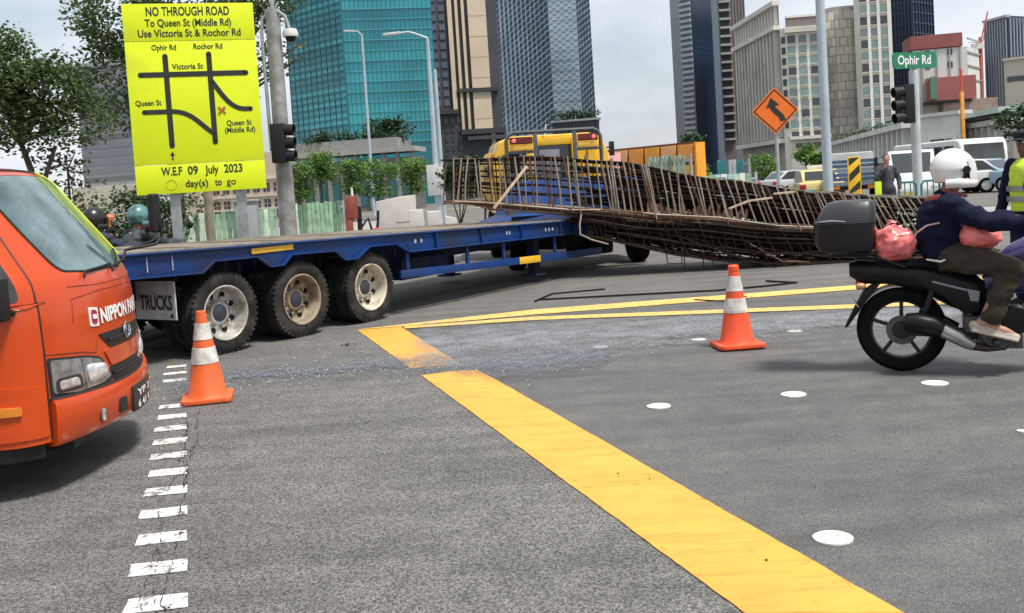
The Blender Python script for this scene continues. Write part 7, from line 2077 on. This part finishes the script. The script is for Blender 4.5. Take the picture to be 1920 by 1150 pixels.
# right wing
zt4 = zat(1640, -60, 146)
C4 = Bld('stone_wing', 'tall pale stone wing with three columns of small windows left of the navy tower', [P(1606, 150, 148), P(1616, 150, 146.5), P(1676, 150, 146)], zt4, M_ST3, 20)
a, d, n_, L_ = C4.fr(1); xs3 = lambda u: (u - 1616) / 60 * L_
rows = [zat(1645, v, 146) for v in range(-50, 250, 22)]
C4.grid('window', M_WIN, 1, [xs3(u) for u in (1624, 1642, 1661)], rows, .98, 1.25, .01, .09)
src = None
for u in (1624, 1642, 1661):
    for z in rows:
        loc = a + d * xs3(u) + V((0, 0, z - .66)) - C4.p[0]
        if src is None: src = MB().bb(-.52, .52, -.2, 0, -.06, .06).build('sill', M_ST, C4.t); src.location = loc; src.rotation_euler = (0, 0, math.atan2(d.y, d.x))
        else: inst(src, C4.t, loc, math.atan2(d.y, d.x))
for u in (1633, 1651.5, 1671): C4.part('pilaster', M_ST3, 1, xs3(u) - .22, xs3(u) + .22, 6, zt4, .0, .16)

# navy tower, white and red block, far towers
B = Bld('navy_tower', 'dark blue glass tower behind the tall stone wing', [P(1668, 60, 236), P(1712, 60, 232), P(1750, 60, 238)], zat(1700, -60, 235), M_NV, 20)
for f_ in (0, 1):
    L_ = B.fr(f_)[3]; B.joined('mullion_grid', mat('navy_mullion', (.035, .05, .085), .4), [(f_, L_ * i / 7 - .12, L_ * i / 7 + .12, 0, B.z1, 0, .3) for i in range(8)] + [(f_, 0, L_, 2.4 * i, 2.4 * i + .25, .0, .22) for i in range(20)])
Yd = 185
M_WR = mat('render_white', (.58, .58, .55), .8, var=.12, scale=.25); M_RD = mat('roof_red', (.27, .085, .075), .75, var=.15, scale=.3)
B = Bld('red_white_block', 'white block with dull red top storey and red lower screen behind the street name', [P(1712, 130, Yd), P(1815, 130, Yd - 2), P(1840, 130, Yd + 6)], zat(1770, 92, Yd), M_WR, 15)
a, d, n_, L_ = B.fr(0); xs4 = lambda u: (u - 1712) / 103 * L_
B.part('red_storey', M_RD, 0, xs4(1708), xs4(1806), zat(1760, 91, Yd), zat(1760, 66, Yd), -8, .3); B.part('red_screen', mat('screen_red', (.34, .11, .10), .75), 0, xs4(1735), xs4(1826), zat(1780, 190, Yd), zat(1780, 146, Yd), 0, 1.2)
B.part('green_shaft', mat('shaft_green', (.10, .22, .17), .6), 0, xs4(1740), xs4(1752), zat(1746, 188, Yd), zat(1746, 146, Yd), 1.2, 1.5)
B.grid('window', M_W_D, 0, [xs4(1740), xs4(1782)], [zat(1760, 100, Yd), zat(1760, 124, Yd)], .9, 1.1, .01, .08)
B.joined('pier_line', mat('pier_grey', (.35, .35, .33), .8), [(0, xs4(u), xs4(u) + .25, 6, B.z1, 0, .2) for u in (1728, 1756, 1780, 1800)])  # mid grey for the raised pier and floor lines
B.joined('floor_line', mat('pier_grey'), [(1, 0, B.fr(1)[3], zat(1830, v, Yd), zat(1830, v, Yd) + .3, 0, .2) for v in (75, 100, 125, 150)])
B.part('lower_shops', mat('shop_brick', (.34, .25, .21), .8, var=.3, scale=.8), 0, xs4(1760), xs4(1860), 0, zat(1800, 190, Yd), 0, 3.0)
B.part('canopy', M_BLK, 0, xs4(1728), xs4(1812), zat(1770, 196, Yd), zat(1770, 191, Yd), 0, 3.5)
M_NT = mat('far_tower_blue', (.028, .042, .075), .3, .1, var=.25, scale=.2, spec=.7)
B = Bld('far_tower', 'dark blue striped tower at the upper right corner', [P(1847, 110, 205), P(1892, 110, 198), P(1960, 110, 204)], zat(1890, 32, 200), M_NT, 20)
for f_ in (0, 1):
    L_ = B.fr(f_)[3]; nn = 9 if f_ == 0 else 12
    B.grid('white_fin', mat('fin_pale', (.34, .38, .42), .6), f_, fr_(nn, 0, L_), [B.z1 / 2 + 3], .20, B.z1 - 7, .0, .3)
B.part('roof_edge', mat('fin_pale'), 0, 0, B.fr(0)[3], B.z1 - .3, B.z1 + .2, -.5, .4)
B = Bld('cream_block', 'cream concrete block with a dark window strip at the right edge', [P(1884, 150, 140), P(1990, 150, 136)], zat(1900, 108, 139), mat('cream_concrete', (.50, .46, .38), .8, var=.1, scale=.2), 12)
L_ = B.fr(0)[3]; B.part('window_strip', M_W_D, 0, .3, L_, zat(1900, 153, 139), zat(1900, 143, 139), .0, .05); B.part('parapet', mat('cream_edge', (.56, .52, .44), .8), 0, -.2, L_, B.z1 - .3, B.z1, 0, .3)
# tower crane above the red block
cq = P(1838, 70, 190)
cr_ = thing('tower_crane', 'thin red tower crane above the white and red block', 'crane', (cq.x, 190, 0), 0)
cz_ = zat(1838, 60, 190)
M_CRN = mat('crane_red', (.42, .10, .08), .6)
MB().bar((0, 0, 0), (0, 0, cz_ - 1), .5, .5).build('mast', M_CRN, cr_)
jb = MB(); e0 = V((0, 0, cz_ - 2)); e1 = P(1852, 22, 190) - V((cq.x, 190, 0)) + V((0, 0, 0)); jb.bar(e0, e1, .18, .18); jb.bar(e0 + V((.5, 0, .2)), e1, .12, .12)
for i in range(6): q = e0.lerp(e1, i / 6); jb.bar(q, q + V((.45 * (1 - i / 6), 0, .1)), .08, .08)
jb.build('jib', M_CRN, cr_); MB().bb(-1.6, .4, -.6, .6, cz_ - 3.2, cz_ - 2.2).build('cabin', mat('crane_white', (.6, .6, .58), .6), cr_)
MB().bar(e0, P(1815, 80, 190) - V((cq.x, 190, 0)), .10, .10).build('counter_jib', M_CRN, cr_)
# orange site mast
oq = P(1806, 252, 62)
om = thing('piling_mast', 'slim orange and red mast standing before the white arcade', 'mast', (oq.x, 62, 0))
MB().bb(-.10, .10, -.1, .1, 0, zat(1803, 172, 62)).build('lower_mast', mat('mast_orange', (.70, .30, .05), .6, var=.2), om, bevel=.02); MB().bb(-.06, .06, -.06, .06, zat(1803, 172, 62), zat(1800, 130, 62)).build('upper_mast', mat('mast_red', (.55, .08, .05), .6), om)
# white arcade
M_AW = mat('arcade_white', (.62, .63, .61), .7, var=.1, scale=.4, dirt=(.42, .42, .40), damt=.3, dscale=.3)
za_ = 4.05
B = Bld('arcade', 'long white colonnaded arcade receding behind the posts on the right', [P(1562, 290, 118), P(1724, 290, 68)], za_, mat('arcade_grey', (.40, .41, .41), .8, var=.15, scale=.4), 6)  # mid grey wall behind the white columns
a, d, n_, L_ = B.fr(0)
B.part('roof_slab', M_AW, 0, -1, L_ + .5, za_ - .25, za_ + .15, -6, 1.2); B.part('fascia', M_AW, 0, -1, L_ + .4, za_ - 2.55, za_ - 2.2, .0, 1.1)
B.grid('column', M_AW, 0, fr_(24, 0, L_), [za_ - 1.2], .5, 1.9, .3, .9)
B.grid('niche', mat('niche_grey', (.17, .18, .19), .7), 0, [x + L_ / 48 for x in fr_(23, 0, L_ - L_ / 24)], [za_ - 1.5], .55, .75, .0, .12)
B.grid('lower_bay', M_W_D, 0, fr_(12, 0, L_), [.75], 2.6, 1.3, .0, .1)
vs, fs = crown([(tuple(a + d * q + V((0, 0, za_ + .35))), (1.0, .6, .28)) for q in fr_(14, 0, L_)], 170, 8, .3, 10, .22)
me = bpy.data.meshes.new('roof_planting'); me.from_pydata([V(v) - B.p[0] for v in vs], [], fs); me.update(); o = obj('roof_planting', me, M_LF3, B.t); o['kind'] = 'stuff'
B = Bld('arcade_gatehouse', 'white block with dark lettering right of the street name post', [P(1728, 270, 66), P(1802, 270, 63)], zat(1765, 214, 65), M_AW, 6)
a, d, n_, L_ = B.fr(0)
B.part('parapet', M_AW, 0, -.1, L_ + .1, B.z1 - .15, B.z1 + .08, -1, .2)
sgp = B.part('sign_panel', mat('panel_white', (.68, .68, .66), .6), 0, L_ * .18, L_ * .92, zat(1765, 275, 65), zat(1765, 253, 65), .0, .08)
text('lettering', 'FESTIVAL', .48, a + d * (L_ * .26) + n_ * .085 + V((0, 0, zat(1765, 271, 65))), d, Z_, M_SBK, sgp, width=L_ * .58, off=.004, bold=.02, world=True)
B = Bld('green_roof_hall', 'low white hall with pale green roof edge behind the coach', [P(1802, 270, 70), P(1900, 270, 60)], zat(1850, 222, 65), mat('hall_wall', (.42, .43, .42), .8, var=.15, scale=.4), 8)
a, d, n_, L_ = B.fr(0)
for k, (v0, v1, mm) in enumerate(((219, 209, mat('roof_green', (.40, .52, .46), .6)), (226, 221, M_BLK), (238, 228, M_AW))): B.part('roof_edge', mm, 0, -.2, L_ + .3, zat(1850, v0, 65), zat(1850, v1, 65), -1, .9 - .2 * k)
B.grid('column', M_AW, 0, fr_(8, 0, L_), [zat(1850, 255, 65) - .3], .22, 1.7, .0, .4)
B.grid('hall_window', M_W_D, 0, [x + L_ / 16 for x in fr_(7, 0, L_ - L_ / 8)], [zat(1850, 258, 65) - .2], .42, .9, .0, .05)

bpy.data.scenes.remove(TMPSC)        # workbench no longer needed
